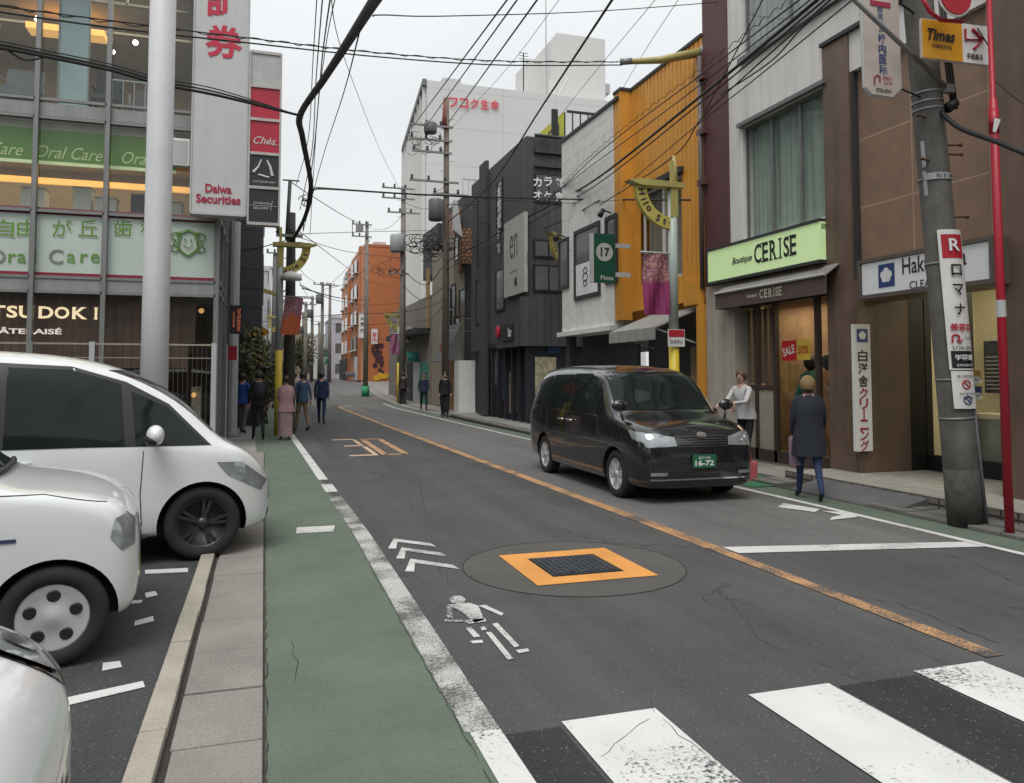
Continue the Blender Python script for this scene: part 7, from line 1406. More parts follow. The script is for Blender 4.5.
def wheel(par, x, y, r, w, style, side):
    o = thing('wheel', None, None, (x, y, r)); del_keys = [k for k in o.keys()]; o.parent = par
    b = MB().m(M_tyre, True); b.lathe([(r * .66, -w / 2), (r * .9, -w / 2), (r * .985, -w * .38), (r, -w * .2), (r, w * .2), (r * .985, w * .38), (r * .9, w / 2), (r * .66, w / 2), (r * .64, 0)], (0, 0, 0), (0, side, 0), 36); b.build('tyre', o, local=True)
    b = MB(); face = w * .42
    if style == 'hub':
        b.m(M_alloy, True); b.lathe([(r * .68, w * .3), (r * .68, w * .45), (r * .62, w * .46), (r * .5, w * .38), (r * .2, w * .44), (r * .12, w * .5), (0, w * .52)], (0, 0, 0), (0, side, 0), 36); b.m(M_blk, False)
        for k in range(5): a = k * 2 * math.pi / 5 + .3; b.lathe([(r * .125, w * .41), (r * .10, w * .45), (0, w * .45)], (math.cos(a) * r * .42, 0, math.sin(a) * r * .42), (0, side, 0), 14)
    else:
        m_ = M_alloyd if style == 'dark' else M_alloy; b.m(M_blk, True); b.lathe([(r * .64, -w * .1), (0, -w * .05)], (0, side * w * .1, 0), (0, side, 0), 30)
        b.m(m_, True); b.lathe([(r * .7, w * .34), (r * .68, w * .47), (r * .63, w * .46), (r * .62, w * .3)], (0, 0, 0), (0, side, 0), 36); b.m(m_, False)
        for k in range(10 if style == 'dark' else 12):
            a = (k // 2) * 2 * math.pi / (5 if style == 'dark' else 6) + (k % 2) * .28; c, s_ = math.cos(a), math.sin(a); t = Vector((-s_, 0, c)) * r * .045; d = Vector((c, 0, s_))
            p0, p1 = d * r * .1, d * r * .66; y0_, y1_ = side * w * .22, side * w * .44; Y0, Y1 = Vector((0, y0_, 0)), Vector((0, y1_, 0))
            b.hexa([p0 - t + Y0, p1 - t + Y0, p1 + t + Y0, p0 + t + Y0, p0 - t + Y1, p1 - t + Y1 * .95, p1 + t + Y1 * .95, p0 + t + Y1])
        b.m(m_, True); b.lathe([(r * .17, w * .2), (r * .16, w * .47), (0, w * .48)], (0, 0, 0), (0, side, 0), 16)
    b.build('rim', o, local=True); return o
def mirror(par, x, y, z, sg, m):
    b = MB().m(m, True); b.ball((x, y + sg * .13, z), .13, 20, (.55, .95, .66)); b.m(M_trim, True); b.ball((x - .02, y + sg * .13, z - .035), .118, 16, (.55, .95, .5)); b.m(M_trim); b.tube([(x, y - sg * .06, z - .07), (x, y + sg * .1, z - .06)], .025, 8); b.build('side_mirror', par, local=True)
def plate(par, x, z, col, ink, t1, t2, w=.33, h=.165, y=0):
    b = MB().m(mat('plate_%s' % col[0], col[1], rough=.4)); b.box(x, y - w / 2, z - h / 2, x + .012, y + w / 2, z + h / 2); b.m(ink); b.text(t1, (x + .014, y, z + h * .26), Vector((0, 1, 0)), UP, w * .5, h * .2, .01); b.text(t2, (x + .014, y, z - h * .14), Vector((0, 1, 0)), UP, w * .8, h * .42, .03); b.build('number_plate', par, local=True)

def build_car(lab, loc, rz, st, body_m, wheels, wr, ww, track, windows, wscreen, style, mirror_at, cat='car', nm='parked_car', rear=None):
    s = thing(nm, lab, cat, loc, rz=rz); ob = loft_body(st, body_m, [(x, wr * 1.17, track + ww / 2 + .02) for x in wheels], M_blk); ob.parent = s
    bm = bmesh.new(); bm.from_mesh(ob.data); bvh = BVHTree.FromBMesh(bm); bm.free()
    for sd in ('L', 'R'):
        for w_ in windows: patch('side_window', s, bvh, [w_], sd, M_cglass, .005, .06)
    patch('windscreen', s, bvh, [wscreen], 'F', M_cglass, .005, .06)
    if rear: patch('rear_window', s, bvh, [rear], 'B', M_cglass, .005, .08)
    for x in wheels:
        for sg in (-1, 1): wheel(s, x, sg * track, wr, ww, style, sg)
    if mirror_at:
        for sg in (-1, 1): mirror(s, mirror_at[0], sg * mirror_at[1], mirror_at[2], sg, body_m)
    return s, bvh
# --- white minivan: nose at x = 0
ST = [(0.0, .34, .56, .64, .42, .42, .30), (-.03, .24, .62, .72, .60, .60, .46), (-.13, .20, .78, .86, .73, .73, .58), (-.30, .19, .91, .965, .80, .81, .68), (-.45, .19, .94, 1.03, .83, .835, .70), (-.62, .20, .955, 1.24, .84, .845, .67), (-.85, .20, .965, 1.46, .84, .845, .65), (-1.2, .20, .975, 1.65, .84, .845, .65), (-1.6, .20, .985, 1.765, .84, .845, .65), (-2.2, .20, 1.0, 1.82, .84, .845, .64), (-3.2, .2, 1.03, 1.83, .84, .845, .62), (-3.9, .21, 1.05, 1.82, .83, .84, .61), (-4.25, .25, 1.07, 1.77, .81, .82, .58), (-4.36, .32, 1.07, 1.62, .78, .80, .55), (-4.38, .4, 1.05, 1.5, .74, .76, .5)]
van, vb = build_car('white minivan parked nose to the street, behind the white mast side of the lot', (-.02, 8.25, 0), R(10), ST, M_carw, (-.62, -3.35), .315, .19, .735,
    [[(-.60, 1.0), (-1.16, 1.005), (-1.20, 1.46), (-.92, 1.32)], [(-1.24, 1.005), (-2.1, 1.01), (-2.1, 1.66), (-1.65, 1.64), (-1.28, 1.52)], [(-2.18, 1.015), (-3.1, 1.03), (-3.1, 1.66), (-2.18, 1.66)], [(-3.17, 1.035), (-4.1, 1.09), (-4.0, 1.62), (-3.17, 1.66)]],
    [(-.66, 1.1), (.66, 1.1), (.56, 1.64), (-.56, 1.64)], 'dark', (-1.02, .86, 1.10), rear=[(-.6, 1.1), (.6, 1.1), (.48, 1.55), (-.48, 1.55)])
patch('window_surround', van, vb, [[(-.56, .985), (-4.14, 1.06), (-4.02, 1.66), (-2.2, 1.70), (-1.65, 1.67), (-1.24, 1.54), (-.9, 1.345)]], 'R', M_trim, .0025, .05); patch('window_surround', van, vb, [[(-.56, .985), (-4.14, 1.06), (-4.02, 1.66), (-2.2, 1.70), (-1.65, 1.67), (-1.24, 1.54), (-.9, 1.345)]], 'L', M_trim, .0025, .05)
patch('pillar_trim', van, vb, [[(-1.64, 1.02), (-4.12, 1.08), (-4.12, 1.11), (-2.5, 1.645), (-2.1, 1.635), (-1.66, 1.42)]] if 0 else [[(-2.09, 1.01), (-2.19, 1.01), (-2.19, 1.66), (-2.09, 1.66)]], 'R', M_trim, .0045, .05)
for sd in ('L', 'R'):
    sg = 1 if sd == 'L' else -1
    for ln in ([(-1.1, .96), (-1.12, .6), (-1.1, .3)], [(-2.14, .99), (-2.14, .3)], [(-3.13, 1.0), (-3.13, .7)], [(-1.1, .28), (-3.0, .28)]): seam(van, vb, ln, sd)
    for x in (-2.0, -2.32): b = MB().m(M_carw, True); b.tube([(x - .1, sg * .875, .9), (x + .1, sg * .875, .9)], .016, 8); b.build('door_handle', van, local=True)
    patch('headlight', van, vb, [[(-.06, .64), (-.12, .56), (-.42, .72), (-.52, .84), (-.3, .83)]], sd, M_lens, .006, .04)
patch('grille', van, vb, [[(-.5, .44), (.5, .44), (.46, .62), (-.46, .62)]], 'F', M_trim, .006, .05); patch('lower_bumper', van, vb, [[(-.6, .25), (.6, .25), (.6, .36), (-.6, .36)]], 'F', M_trim, .006, .05)
plate(van, .018, .42, ('white', (.7, .7, .7)), M_lk, '品川 530', '29-16')
for sd in ('R', 'L'): patch('sill', van, vb, [[(-1.05, .215), (-2.95, .215), (-2.95, .27), (-1.05, .27)]], sd, mat('sill_grey', (.35, .36, .36), rough=.4), .012, .05)
# --- white compact car in the middle
ST2 = [(0.0, .36, .60, .70, .40, .42, .30), (-.03, .24, .66, .77, .60, .60, .45), (-.10, .19, .78, .87, .68, .69, .54), (-.28, .18, .88, .94, .72, .73, .60), (-.55, .18, .92, .975, .735, .735, .64), (-.74, .18, .93, 1.0, .735, .735, .64), (-.92, .18, .94, 1.18, .735, .735, .6), (-1.2, .18, .95, 1.42, .735, .735, .58), (-1.5, .18, .95, 1.57, .735, .735, .57), (-2.0, .18, .96, 1.61, .735, .735, .57), (-2.8, .18, .97, 1.60, .735, .735, .57), (-3.2, .2, .98, 1.56, .73, .73, .55), (-3.36, .25, .98, 1.4, .71, .71, .52), (-3.39, .36, .95, 1.25, .66, .68, .5)]
kei, kb_ = build_car('white rounded compact car with silver five-hole wheels, between the minivan and the nearest car', (-.76, 5.68, 0), R(9), ST2, M_carw, (-.44, -2.97), .275, .155, .66,
    [[(-1.12, 1.0), (-1.9, 1.01), (-1.9, 1.45), (-1.5, 1.44), (-1.3, 1.32)], [(-1.98, 1.01), (-2.6, 1.02), (-2.6, 1.44), (-1.98, 1.45)], [(-2.66, 1.03), (-3.05, 1.05), (-3.0, 1.4), (-2.66, 1.43)]],
    [(-.6, 1.03), (.6, 1.03), (.5, 1.46), (-.5, 1.46)], 'hub', (-1.25, .76, 1.05), rear=[(-.5, 1.05), (.5, 1.05), (.45, 1.4), (-.45, 1.4)])
for sd in ('L', 'R'):
    for ln in ([(-.93, .97), (-.93, .6), (-.86, .3)], [(-1.94, .98), (-1.94, .28)], [(-.86, .26), (-2.6, .26)], [(-.9, .955), (-.5, .94), (-.15, .86)]): seam(kei, kb_, ln, sd)
    patch('headlight', kei, kb_, [[(-.045, .62), (-.045, .75), (-.09, .80), (-.15, .78), (-.17, .68), (-.11, .6)]], sd, M_lens, .006, .03)
    b = MB().m(mat('badge_blue', (.05, .06, .12), rough=.3)); sg = 1 if sd == 'L' else -1; v, f = clip_patch(kb_, [(-.62, .72), (-.74, .72), (-.74, .70), (-.62, .70)], sd, .006, .02); b.v = v; [b.face(q) for q in f]; b.build('badge', kei, local=True)
b = MB().m(M_trim, True); b.tube([(-.78, -.6, 1.03), (-.74, -.2, 1.04), (-.74, .2, 1.04), (-.78, .6, 1.03)], [.02] * 4, 6); b.tube([(-.76, -.1, 1.05), (-.95, .42, 1.16)], .01, 5); b.build('wiper_cowl', kei, local=True)
patch('grille', kei, kb_, [[(-.35, .5), (.35, .5), (.35, .6), (-.35, .6)]], 'F', M_trim, .006, .05); plate(kei, -.012, .40, ('yellow', (.62, .5, .05)), M_lk, '世田谷 580', '41-07')
# --- nearest white car
ST3 = [(0.0, .34, .55, .64, .45, .46, .32), (-.04, .24, .62, .73, .64, .64, .5), (-.14, .18, .74, .83, .76, .77, .6), (-.4, .18, .84, .92, .82, .83, .68), (-.8, .18, .90, .985, .845, .845, .72), (-1.05, .18, .92, 1.03, .845, .845, .70), (-1.35, .18, .93, 1.2, .845, .845, .64), (-1.8, .18, .94, 1.44, .845, .845, .6), (-2.2, .18, .95, 1.51, .845, .845, .6), (-2.9, .18, .97, 1.5, .845, .845, .6), (-3.5, .18, .99, 1.42, .83, .83, .57), (-3.85, .25, 1.0, 1.22, .8, .8, .52), (-3.92, .36, .95, 1.1, .74, .75, .5)]
fit, fb_ = build_car('nearest white car at the lower left corner, only its hood and round headlamp showing', (-.47, 2.12, 0), R(4), ST3, M_carw, (-.78, -3.25), .30, .18, .74,
    [[(-1.5, 1.0), (-2.3, 1.01), (-2.3, 1.38), (-2.0, 1.36)], [(-2.36, 1.01), (-3.1, 1.03), (-3.1, 1.37), (-2.36, 1.39)]], [(-.66, 1.05), (.66, 1.05), (.52, 1.38), (-.52, 1.38)], 'silver', (-1.55, .87, 1.03), rear=[(-.5, 1.05), (.5, 1.05), (.45, 1.25), (-.45, 1.25)])
for sd in ('L', 'R'):
    for ln in ([(-1.3, .95), (-1.3, .6), (-1.2, .3)], [(-1.2, .9), (-.7, .85), (-.2, .72)], [(-.35, .18), (-.33, .45), (-.12, .5)]): seam(fit, fb_, ln, sd)
for sg in (-1, 1):
    def ell(cx_, cy_, rx, ry): return [(cx_ + rx * math.cos(t), sg * (cy_ + ry * math.sin(t))) for t in [i * math.pi / 10 for i in range(20)]]
    patch('headlight_rim', fit, fb_, [ell(-.185, .57, .135, .155)], 'T', M_chrome, .005, .03); patch('headlight', fit, fb_, [ell(-.185, .57, .115, .135)], 'T', M_lens, .012, .02); patch('headlight_bulb', fit, fb_, [ell(-.17, .56, .05, .055)], 'T', M_chrome, .02, .02)
patch('grille', fit, fb_, [[(-.34, .42), (.34, .42), (.34, .52), (-.34, .52)]], 'F', M_trim, .006, .05); plate(fit, .02, .34, ('white', (.7, .7, .7)), M_lk, '品川 501', '63-82')
# --- black taxi driving towards the camera
ST4 = [(0.0, .36, .56, .70, .48, .50, .40), (-.03, .22, .64, .82, .66, .66, .52), (-.10, .17, .78, .93, .76, .76, .60), (-.30, .17, .90, 1.0, .82, .82, .68), (-.65, .17, .96, 1.06, .84, .84, .72), (-.95, .17, .99, 1.12, .845, .845, .74), (-1.06, .17, 1.0, 1.27, .845, .845, .75), (-1.26, .17, 1.0, 1.53, .845, .845, .73), (-1.52, .17, 1.01, 1.70, .845, .845, .72), (-2.1, .17, 1.02, 1.76, .845, .845, .71), (-3.1, .17, 1.03, 1.77, .845, .845, .70), (-3.7, .18, 1.04, 1.75, .84, .84, .69), (-4.15, .22, 1.04, 1.68, .82, .82, .66), (-4.34, .28, 1.03, 1.40, .79, .79, .56), (-4.38, .38, .98, 1.12, .74, .74, .5)]
TX, TY = 5.24, 8.62
taxi, tb = build_car('black tall taxi with a green number plate driving toward the crossing', (TX, TY, 0), R(-90), ST4, M_carb, (-.80, -3.50), .31, .18, .74,
    [[(-1.20, 1.06), (-1.44, 1.06), (-1.47, 1.50), (-1.34, 1.40)], [(-1.51, 1.06), (-2.42, 1.07), (-2.42, 1.62), (-1.85, 1.62), (-1.55, 1.54)], [(-2.5, 1.07), (-3.3, 1.08), (-3.3, 1.60), (-2.5, 1.61)], [(-3.38, 1.09), (-4.05, 1.11), (-3.95, 1.52), (-3.38, 1.59)]],
    [(-.74, 1.13), (.74, 1.13), (.65, 1.64), (-.65, 1.64)], 'silver', None, cat='taxi', nm='taxi', rear=[(-.6, 1.15), (.6, 1.15), (.5, 1.45), (-.5, 1.45)])
for sd in ('L', 'R'):
    sg = 1 if sd == 'L' else -1
    for ln in ([(-1.32, 1.0), (-1.32, .6), (-1.22, .3)], [(-2.46, 1.02), (-2.46, .25)], [(-3.35, 1.04), (-3.35, .75)]): seam(taxi, tb, ln, sd, .004, mat('seam_grey', (.05, .05, .05)))
    patch('chrome_strip', taxi, tb, [[(-1.34, 1.03), (-3.95, 1.07), (-3.95, 1.085), (-1.34, 1.048)]], sd, M_chrome, .008, .06)
    for x in (-2.3, -2.65): b = MB().m(M_chrome, True); b.tube([(x - .1, sg * .88, .93), (x + .1, sg * .88, .93)], .015, 8); b.build('door_handle', taxi, local=True)
    b = MB().m(M_carb, True); b.ball((-.72, sg * .80, 1.20), .095, 12, (.6, 1.2, .8)); b.tube([(-.70, sg * .76, 1.0), (-.72, sg * .79, 1.15)], .016, 8); b.m(M_chrome, True); b.ball((-.765, sg * .80, 1.20), .08, 12, (.35, 1.2, .8)); b.build('fender_mirror', taxi, local=True)
    patch('headlight', taxi, tb, [[(sg * .36, .72), (sg * .74, .70), (sg * .79, .86), (sg * .62, .875), (sg * .38, .82)]], 'F', M_lens, .008, .035); patch('headlight', taxi, tb, [[(-.05, .74), (-.32, .80), (-.42, .90), (-.2, .88), (-.06, .83)]], sd, M_lens, .008, .035)
    patch('fog_lamp', taxi, tb, [[(sg * .50, .36), (sg * .70, .36), (sg * .70, .40), (sg * .50, .40)]], 'F', M_lens, .01, .03)
for k in range(5): patch('grille_bar', taxi, tb, [[(-.35, .705 + k * .03), (.35, .705 + k * .03), (.35, .717 + k * .03), (-.35, .717 + k * .03)]], 'F', mat('grille_chrome', (.14, .145, .15), rough=.3, metal=.8), .008, .05)
patch('lower_grille', taxi, tb, [[(-.45, .40), (.45, .40), (.5, .50), (-.5, .50)]], 'F', M_trim, .006, .05); patch('bumper_strip', taxi, tb, [[(-.70, .30), (.70, .30), (.70, .32), (-.70, .32)]], 'F', M_chrome, .008, .05)
patch('emblem', taxi, tb, [[(.07 * math.cos(t), .84 + .045 * math.sin(t)) for t in [i * .63 for i in range(10)]]], 'F', M_chrome, .014, .03)
plate(taxi, .015, .53, ('green', (.02, .12, .06)), M_lw, '品川 500', '16-72')
b = MB().m(mat('display_yellow', (.9, .45, .05), emit=.35)); b.box(-1.16, .38, 1.185, -1.14, .56, 1.245); b.build('dash_display', taxi, local=True)
# ================================================================== PEOPLE
def skin_figure(s, joints, edges, root, zones, mats_):
    """joints: name -> (pos, radius); one continuous surface grown with a Skin modifier; each face takes its nearest joint's zone"""
    names = list(joints); idx = {n: i for i, n in enumerate(names)}
    me = bpy.data.meshes.new('body'); me.from_pydata([joints[n][0] for n in names], [(idx[a], idx[b]) for a, b in edges], []); me.update()
    ob = bpy.data.objects.new('body', me); COL.objects.link(ob); sk = ob.modifiers.new('skin', 'SKIN'); sk.use_smooth_shade = True; sb = ob.modifiers.new('sub', 'SUBSURF'); sb.levels = 2; sb.render_levels = 2
    for n in names:
        r_ = joints[n][1]; v = me.skin_vertices[0].data[idx[n]]; v.radius = r_ if isinstance(r_, tuple) else (r_, r_); v.use_root = (n == root)
    m2 = evaluated_copy(ob); ob.modifiers.clear(); ob.data = m2; m2.materials.clear()
    order = list(mats_)
    for z in order: m2.materials.append(mats_[z])
    segs = [(Vector(joints[a][0]), Vector(joints[b][0]), zones.get((a, b)) or zones[b]) for a, b in edges]
    for p in m2.polygons:
        c = p.center; best = 1e9; z = None
        for a, b_, zn in segs:
            d = b_ - a; t = max(0, min(1, (c - a).dot(d) / max(d.length_squared, 1e-9))); q = (c - a - d * t).length
            if q < best: best, z = q, zn
        p.material_index = order.index(z); p.use_smooth = True
    ob.parent = s; return ob
SKN = mat('skin', (.42, .25, .18), rough=.6, var=.06); HAIRB = mat('hair_black', (.02, .016, .014), rough=.5, var=.3); HAIRBR = mat('hair_brown', (.08, .04, .025), rough=.5, var=.3)
def cloth(name, c): return mat('cloth_' + name, c, rough=.85, var=.15, scale=6)
def person(lab, x, y, H, face, top, legs, shoes=None, hair=HAIRB, stride=.12, arms=((.1, 0), (-.1, 0)), coat=None, hat=None, skirt=None, elbow=(.0, .0), group=None, z=None, lean=0):
    """face: heading in degrees (0 = +X). arms: forward swing of the left and right hand"""
    s = thing('person', lab, 'person', (x, y, gz(y) if z is None else z), group, R(face)); k = H / 1.7; J = {}; E = []
    def j(n, p, r_, par=None): J[n] = (tuple(v * k for v in p), tuple(v * k for v in r_) if isinstance(r_, tuple) else r_ * k); (E.append((par, n)) if par else None)
    L = lean
    j('pelvis', (0, 0, .93), (.112, .15)); j('waist', (L * .3, 0, 1.05), (.10, .14), 'pelvis'); j('chest', (L * .8, 0, 1.25), (.115, .168), 'waist'); j('collar', (L, 0, 1.39), (.08, .12), 'chest'); j('neck', (L + .005, 0, 1.475), .05, 'collar'); j('jaw', (L + .03, 0, 1.54), (.062, .068), 'neck'); j('brow', (L + .02, 0, 1.61), (.078, .09), 'jaw'); j('crown', (L + .005, 0, 1.67), (.06, .07), 'brow')
    for n, sg, sw, el in (('l', 1, arms[0], elbow[0]), ('r', -1, arms[1], elbow[1])):
        j(n + 'sho', (L, sg * .17, 1.385), .058, 'collar'); f, up_ = sw
        j(n + 'elb', (L + f * .45 - .02 + el * .1, sg * .215, 1.12 + abs(f) * .1), .042, n + 'sho'); hx_, hz_ = L + f * 1.0 + .02 + el * .25, .89 + up_ + abs(f) * .15
        j(n + 'wri', (hx_, sg * (.228 - el * .1), hz_), .028, n + 'elb'); j(n + 'palm', (hx_ + .012, sg * (.23 - el * .1), hz_ - .07), (.036, .02), n + 'wri')
        for q in range(5):
            if q == 4: j(n + 'th1', (hx_ + .05, sg * (.223 - el * .1), hz_ - .06), .011, n + 'palm'); j(n + 'th2', (hx_ + .06, sg * (.213 - el * .1), hz_ - .1), .009, n + 'th1')
            else: fx_ = hx_ - .018 + q * .02; j(n + 'f%da' % q, (fx_, sg * (.23 - el * .1), hz_ - .125 - (.008 if q in (1, 2) else 0)), .0095, n + 'palm'); j(n + 'f%db' % q, (fx_ + .006, sg * (.221 - el * .1), hz_ - .16 - (.01 if q in (1, 2) else 0)), .008, n + 'f%da' % q)
    for n, sg, st in (('l', 1, stride), ('r', -1, -stride)):
        j(n + 'hip', (0, sg * .09, .87), .095, 'pelvis'); j(n + 'kne', (st * .75 + .03, sg * .095, .48), .058, n + 'hip'); j(n + 'ank', (st * 1.6 - (.05 if st < 0 else 0), sg * .10, .085 + (.05 if st < -.05 else 0)), .038, n + 'kne'); j(n + 'toe', (st * 1.6 + .15, sg * .115, .03), (.04, .028), n + 'ank')
    zn = {}
    for a, b_ in E:
        z_ = 'top'
        if b_ in ('neck', 'jaw', 'brow', 'crown') or 'palm' in b_ or b_[1:3] == 'th' or (b_[1] == 'f' and b_[-1] in 'ab'): z_ = 'skin'
        if b_[1:] in ('hip', 'kne', 'ank'): z_ = 'legs'
        if b_[1:] == 'toe': z_ = 'shoe'
        zn[b_] = z_
    skin_figure(s, J, E, 'pelvis', zn, {'top': top, 'skin': SKN, 'legs': legs, 'shoe': shoes or M_blk})
    hc = Vector((L + .012, 0, 1.615)) * k; b = MB().m(hair if not hat else hat, True)
    # hair or hat: a cap open at the face
    n_ = 18; bi = len(b.v); rows = 9
    for r_ in range(rows + 1):
        th = math.pi * r_ / rows * .70
        for q in range(n_):
            a = 2 * math.pi * q / n_; front = max(0, math.cos(a)); th2 = th * (1 - .50 * front); rr = .106 * k * ((1.0 + .025 * math.sin(a * 9 + r_)) if not hat else 1.1)
            b.v.append(hc + Vector((math.sin(th2) * math.cos(a) * rr * 1.02 - .008, math.sin(th2) * math.sin(a) * rr * .9, math.cos(th2) * rr * 1.08)))
    for r_ in range(rows):
        for q in range(n_): b.face((bi + r_ * n_ + q, bi + (r_ + 1) * n_ + q, bi + (r_ + 1) * n_ + (q + 1) % n_, bi + r_ * n_ + (q + 1) % n_))
    b.build('knit_hat' if hat else 'hair', s, local=True)
    if hat: 
        b = MB().m(HAIRB, True); b.ball(hc + Vector((-.03, 0, -.07 * k)), .08 * k, 10, (.8, 1, .7)); b.build('hair', s, local=True)
    b = MB().m(M_blk); 
    for sg in (-1, 1): b.ball(hc + Vector((.088 * k, sg * .032 * k, -.012 * k)), .009 * k, 6)
    b.build('eyes', s, local=True)
    b = MB().m(SKN, True); b.ball(hc + Vector((.094 * k, 0, -.035 * k)), .014 * k, 8, (1, .8, 1.3))
    for sg in (-1, 1): b.ball(hc + Vector((.0, sg * .083 * k, -.02 * k)), .02 * k, 8, (.8, .5, 1.3))
    b.build('nose_and_ears', s, local=True); b = MB().m(mat('lips', (.3, .1, .09))); b.ball(hc + Vector((.083 * k, 0, -.075 * k)), .014 * k, 8, (.5, 1.4, .4)); b.build('mouth', s, local=True)
    def shell(nm, m_, prof):
        b = MB().m(m_, True); n_ = 26; rg = random.Random(5)
        for (z_, rx, ry, ox) in prof:
            for q in range(n_): a = 2 * math.pi * q / n_; w_ = 1 + .05 * math.sin(a * 5 + z_ * 3) * (1.45 - z_); b.v.append(Vector((ox + math.cos(a) * rx * w_, math.sin(a) * ry * w_, z_)) * k)
        for i in range(len(prof) - 1):
            for q in range(n_): b.face((i * n_ + q, i * n_ + (q + 1) % n_, (i + 1) * n_ + (q + 1) % n_, (i + 1) * n_ + q))
        b.build(nm, s, local=True)
    if coat: shell('coat', coat[0], [(coat[1], .19, .235, 0), ((coat[1] + .95) / 2, .175, .225, 0), (.95, .16, .205, 0), (1.08, .14, .185, L * .3), (1.25, .145, .20, L * .8), (1.37, .12, .19, L), (1.43, .085, .12, L), (1.47, .06, .075, L)])
    else: shell('shirt_hem', top, [(.86, .155, .195, 0), (.95, .152, .19, 0), (1.05, .135, .17, L * .3), (1.15, .13, .17, L * .5)])
    if skirt: shell('skirt', skirt[0], [(skirt[1], .17, .2, 0), ((skirt[1] + .9) / 2, .165, .195, 0), (.9, .155, .19, 0), (1.02, .135, .165, 0)])
    return s
# woman in a dark coat and tan knit hat
p1 = person('person in dark navy coat and tan knit hat walking away by the cleaning shop', 6.68, 8.45, 1.56, 62, cloth('navy', (.014, .018, .028)), cloth('denim', (.02, .035, .09)), stride=.16, coat=(MATS['cloth_navy'], .62), hat=cloth('tan_knit', (.24, .16, .07)), arms=((.02, 0), (.12, 0)), elbow=(.2, .1))
def bag(lab, par_pos, size, m_, cat='bag'):
    x, y, z = par_pos; w, d, h = size; s = thing('shopping_bag', lab, cat, (x, y, z)); b = MB().m(m_); b.hexa([(x - w * .42, y - d / 2, z), (x + w * .42, y - d / 2, z), (x + w * .42, y + d / 2, z), (x - w * .42, y + d / 2, z), (x - w / 2, y - d * .4, z + h), (x + w / 2, y - d * .4, z + h), (x + w / 2, y + d * .4, z + h), (x - w / 2, y + d * .4, z + h)]); b.build('body', s, bevel=.01)
    b = MB().m(m_, True); b.tube([(x - w * .25, y, z + h - .01), (x - w * .15, y, z + h + .14), (x, y, z + h + .17), (x + w * .15, y, z + h + .14), (x + w * .25, y, z + h - .01)], .008, 6); b.build('handle', s); return s
a = atY(799, 443, 8.62); bag('pale lilac shopping bag held by the person in the tan hat', (a.x, 8.62, .43), (.27, .12, .36), mat('bag_lilac', (.30, .21, .27), rough=.5))
# woman in white blouse by the bicycle
p2 = person('person with brown hair in a white blouse and dark trousers leaning over a parked bicycle', 7.72, 11.35, 1.6, 200, cloth('white', (.50, .49, .50)), cloth('dark', (.012, .014, .022)), hair=HAIRBR, stride=.07, arms=((.42, .2), (.35, .15)), elbow=(.3, .3), lean=.1, z=.06)
# --- bicycle with child seat and basket
def bicycle(lab, x, y, rz, z=0):
    s = thing('bicycle', lab, 'bicycle', (x, y, z), rz=rz); r_ = .31
    for cx_ in (-.52, .55):
        w = thing('wheel', None, None, (cx_, 0, r_)); w.parent = s; b = MB().m(M_tyre, True); b.lathe([(r_ - .04, -.018), (r_, -.015), (r_ + .008, 0), (r_, .015), (r_ - .04, .018), (r_ - .045, 0)], (0, 0, 0), (0, 1, 0), 30); b.build('tyre', w, local=True)
        b = MB().m(M_chrome)
        for q in range(14): a = q * math.pi / 7; b.tube([(0, 0, 0), (math.cos(a) * (r_ - .04), 0, math.sin(a) * (r_ - .04))], .0025, 4)
        b.tube([(0, -.04, 0), (0, .04, 0)], .025, 8); b.build('spokes', w, local=True)
    b = MB().m(mat('bike_frame', (.03, .03, .035), rough=.3), True)
    for q in ([(-.52, 0, r_), (-.1, 0, .28), (.38, 0, .75)], [(-.1, 0, .28), (-.2, 0, .8)], [(-.52, 0, r_), (-.18, 0, .62)], [(.55, 0, r_), (.42, 0, .7), (.36, 0, 1.0)]): b.tube(q, .018, 8)
    b.build('frame', s, local=True); b = MB().m(M_chrome, True); b.tube([(.22, -.27, 1.0), (.36, -.1, 1.04), (.36, .1, 1.04), (.22, .27, 1.0)], .012, 8); b.m(M_blk); b.tube([(.12, -.28, .99), (.24, -.26, 1.0)], .017, 8); b.tube([(.12, .28, .99), (.24, .26, 1.0)], .017, 8); b.build('handlebar', s, local=True)
    b = MB().m(M_blk, True); b.ball((-.2, 0, .84), .12, 12, (1.2, .8, .4)); b.build('saddle', s, local=True); b = MB().m(M_blk); b.hexa([(.45, -.15, .78), (.7, -.15, .78), (.7, .15, .78), (.45, .15, .78), (.42, -.19, 1.04), (.78, -.19, 1.04), (.78, .19, 1.04), (.42, .19, 1.04)]); b.build('basket', s, local=True)
    b = MB().m(mat('child_seat', (.02, .02, .025), rough=.5), True); b.hexa([(-.7, -.17, .72), (-.35, -.17, .72), (-.35, .17, .72), (-.7, .17, .72), (-.78, -.19, 1.25), (-.66, -.19, 1.25), (-.66, .19, 1.25), (-.78, .19, 1.25)]); b.box(-.62, -.18, .8, -.3, -.14, 1.0); b.box(-.62, .14, .8, -.3, .18, 1.0); b.m(mat('seat_pad_grey', (.2, .2, .21))); b.box(-.66, -.12, .95, -.63, .12, 1.2); b.build('child_seat', s, local=True)
    b = MB().m(M_blk, True); b.tube([(-.1, -.1, .28), (.05, -.12, .2)], .012, 6); b.tube([(-.1, .1, .28), (-.25, .12, .36)], .012, 6); b.lathe([(.09, -.01), (.09, .01)], (-.1, -.04, .28), (0, 1, 0), 20); b.build('crank', s, local=True); return s
bicycle('black bicycle with a rear child seat parked by the kerb behind the taxi', 7.1, 11.9, R(250), .015)
bag('pinkish red bag standing on the ground at the shop side of the taxi', (6.95, 10.2, .0), (.3, .14, .3), mat('bag_pink', (.45, .10, .12), rough=.6))
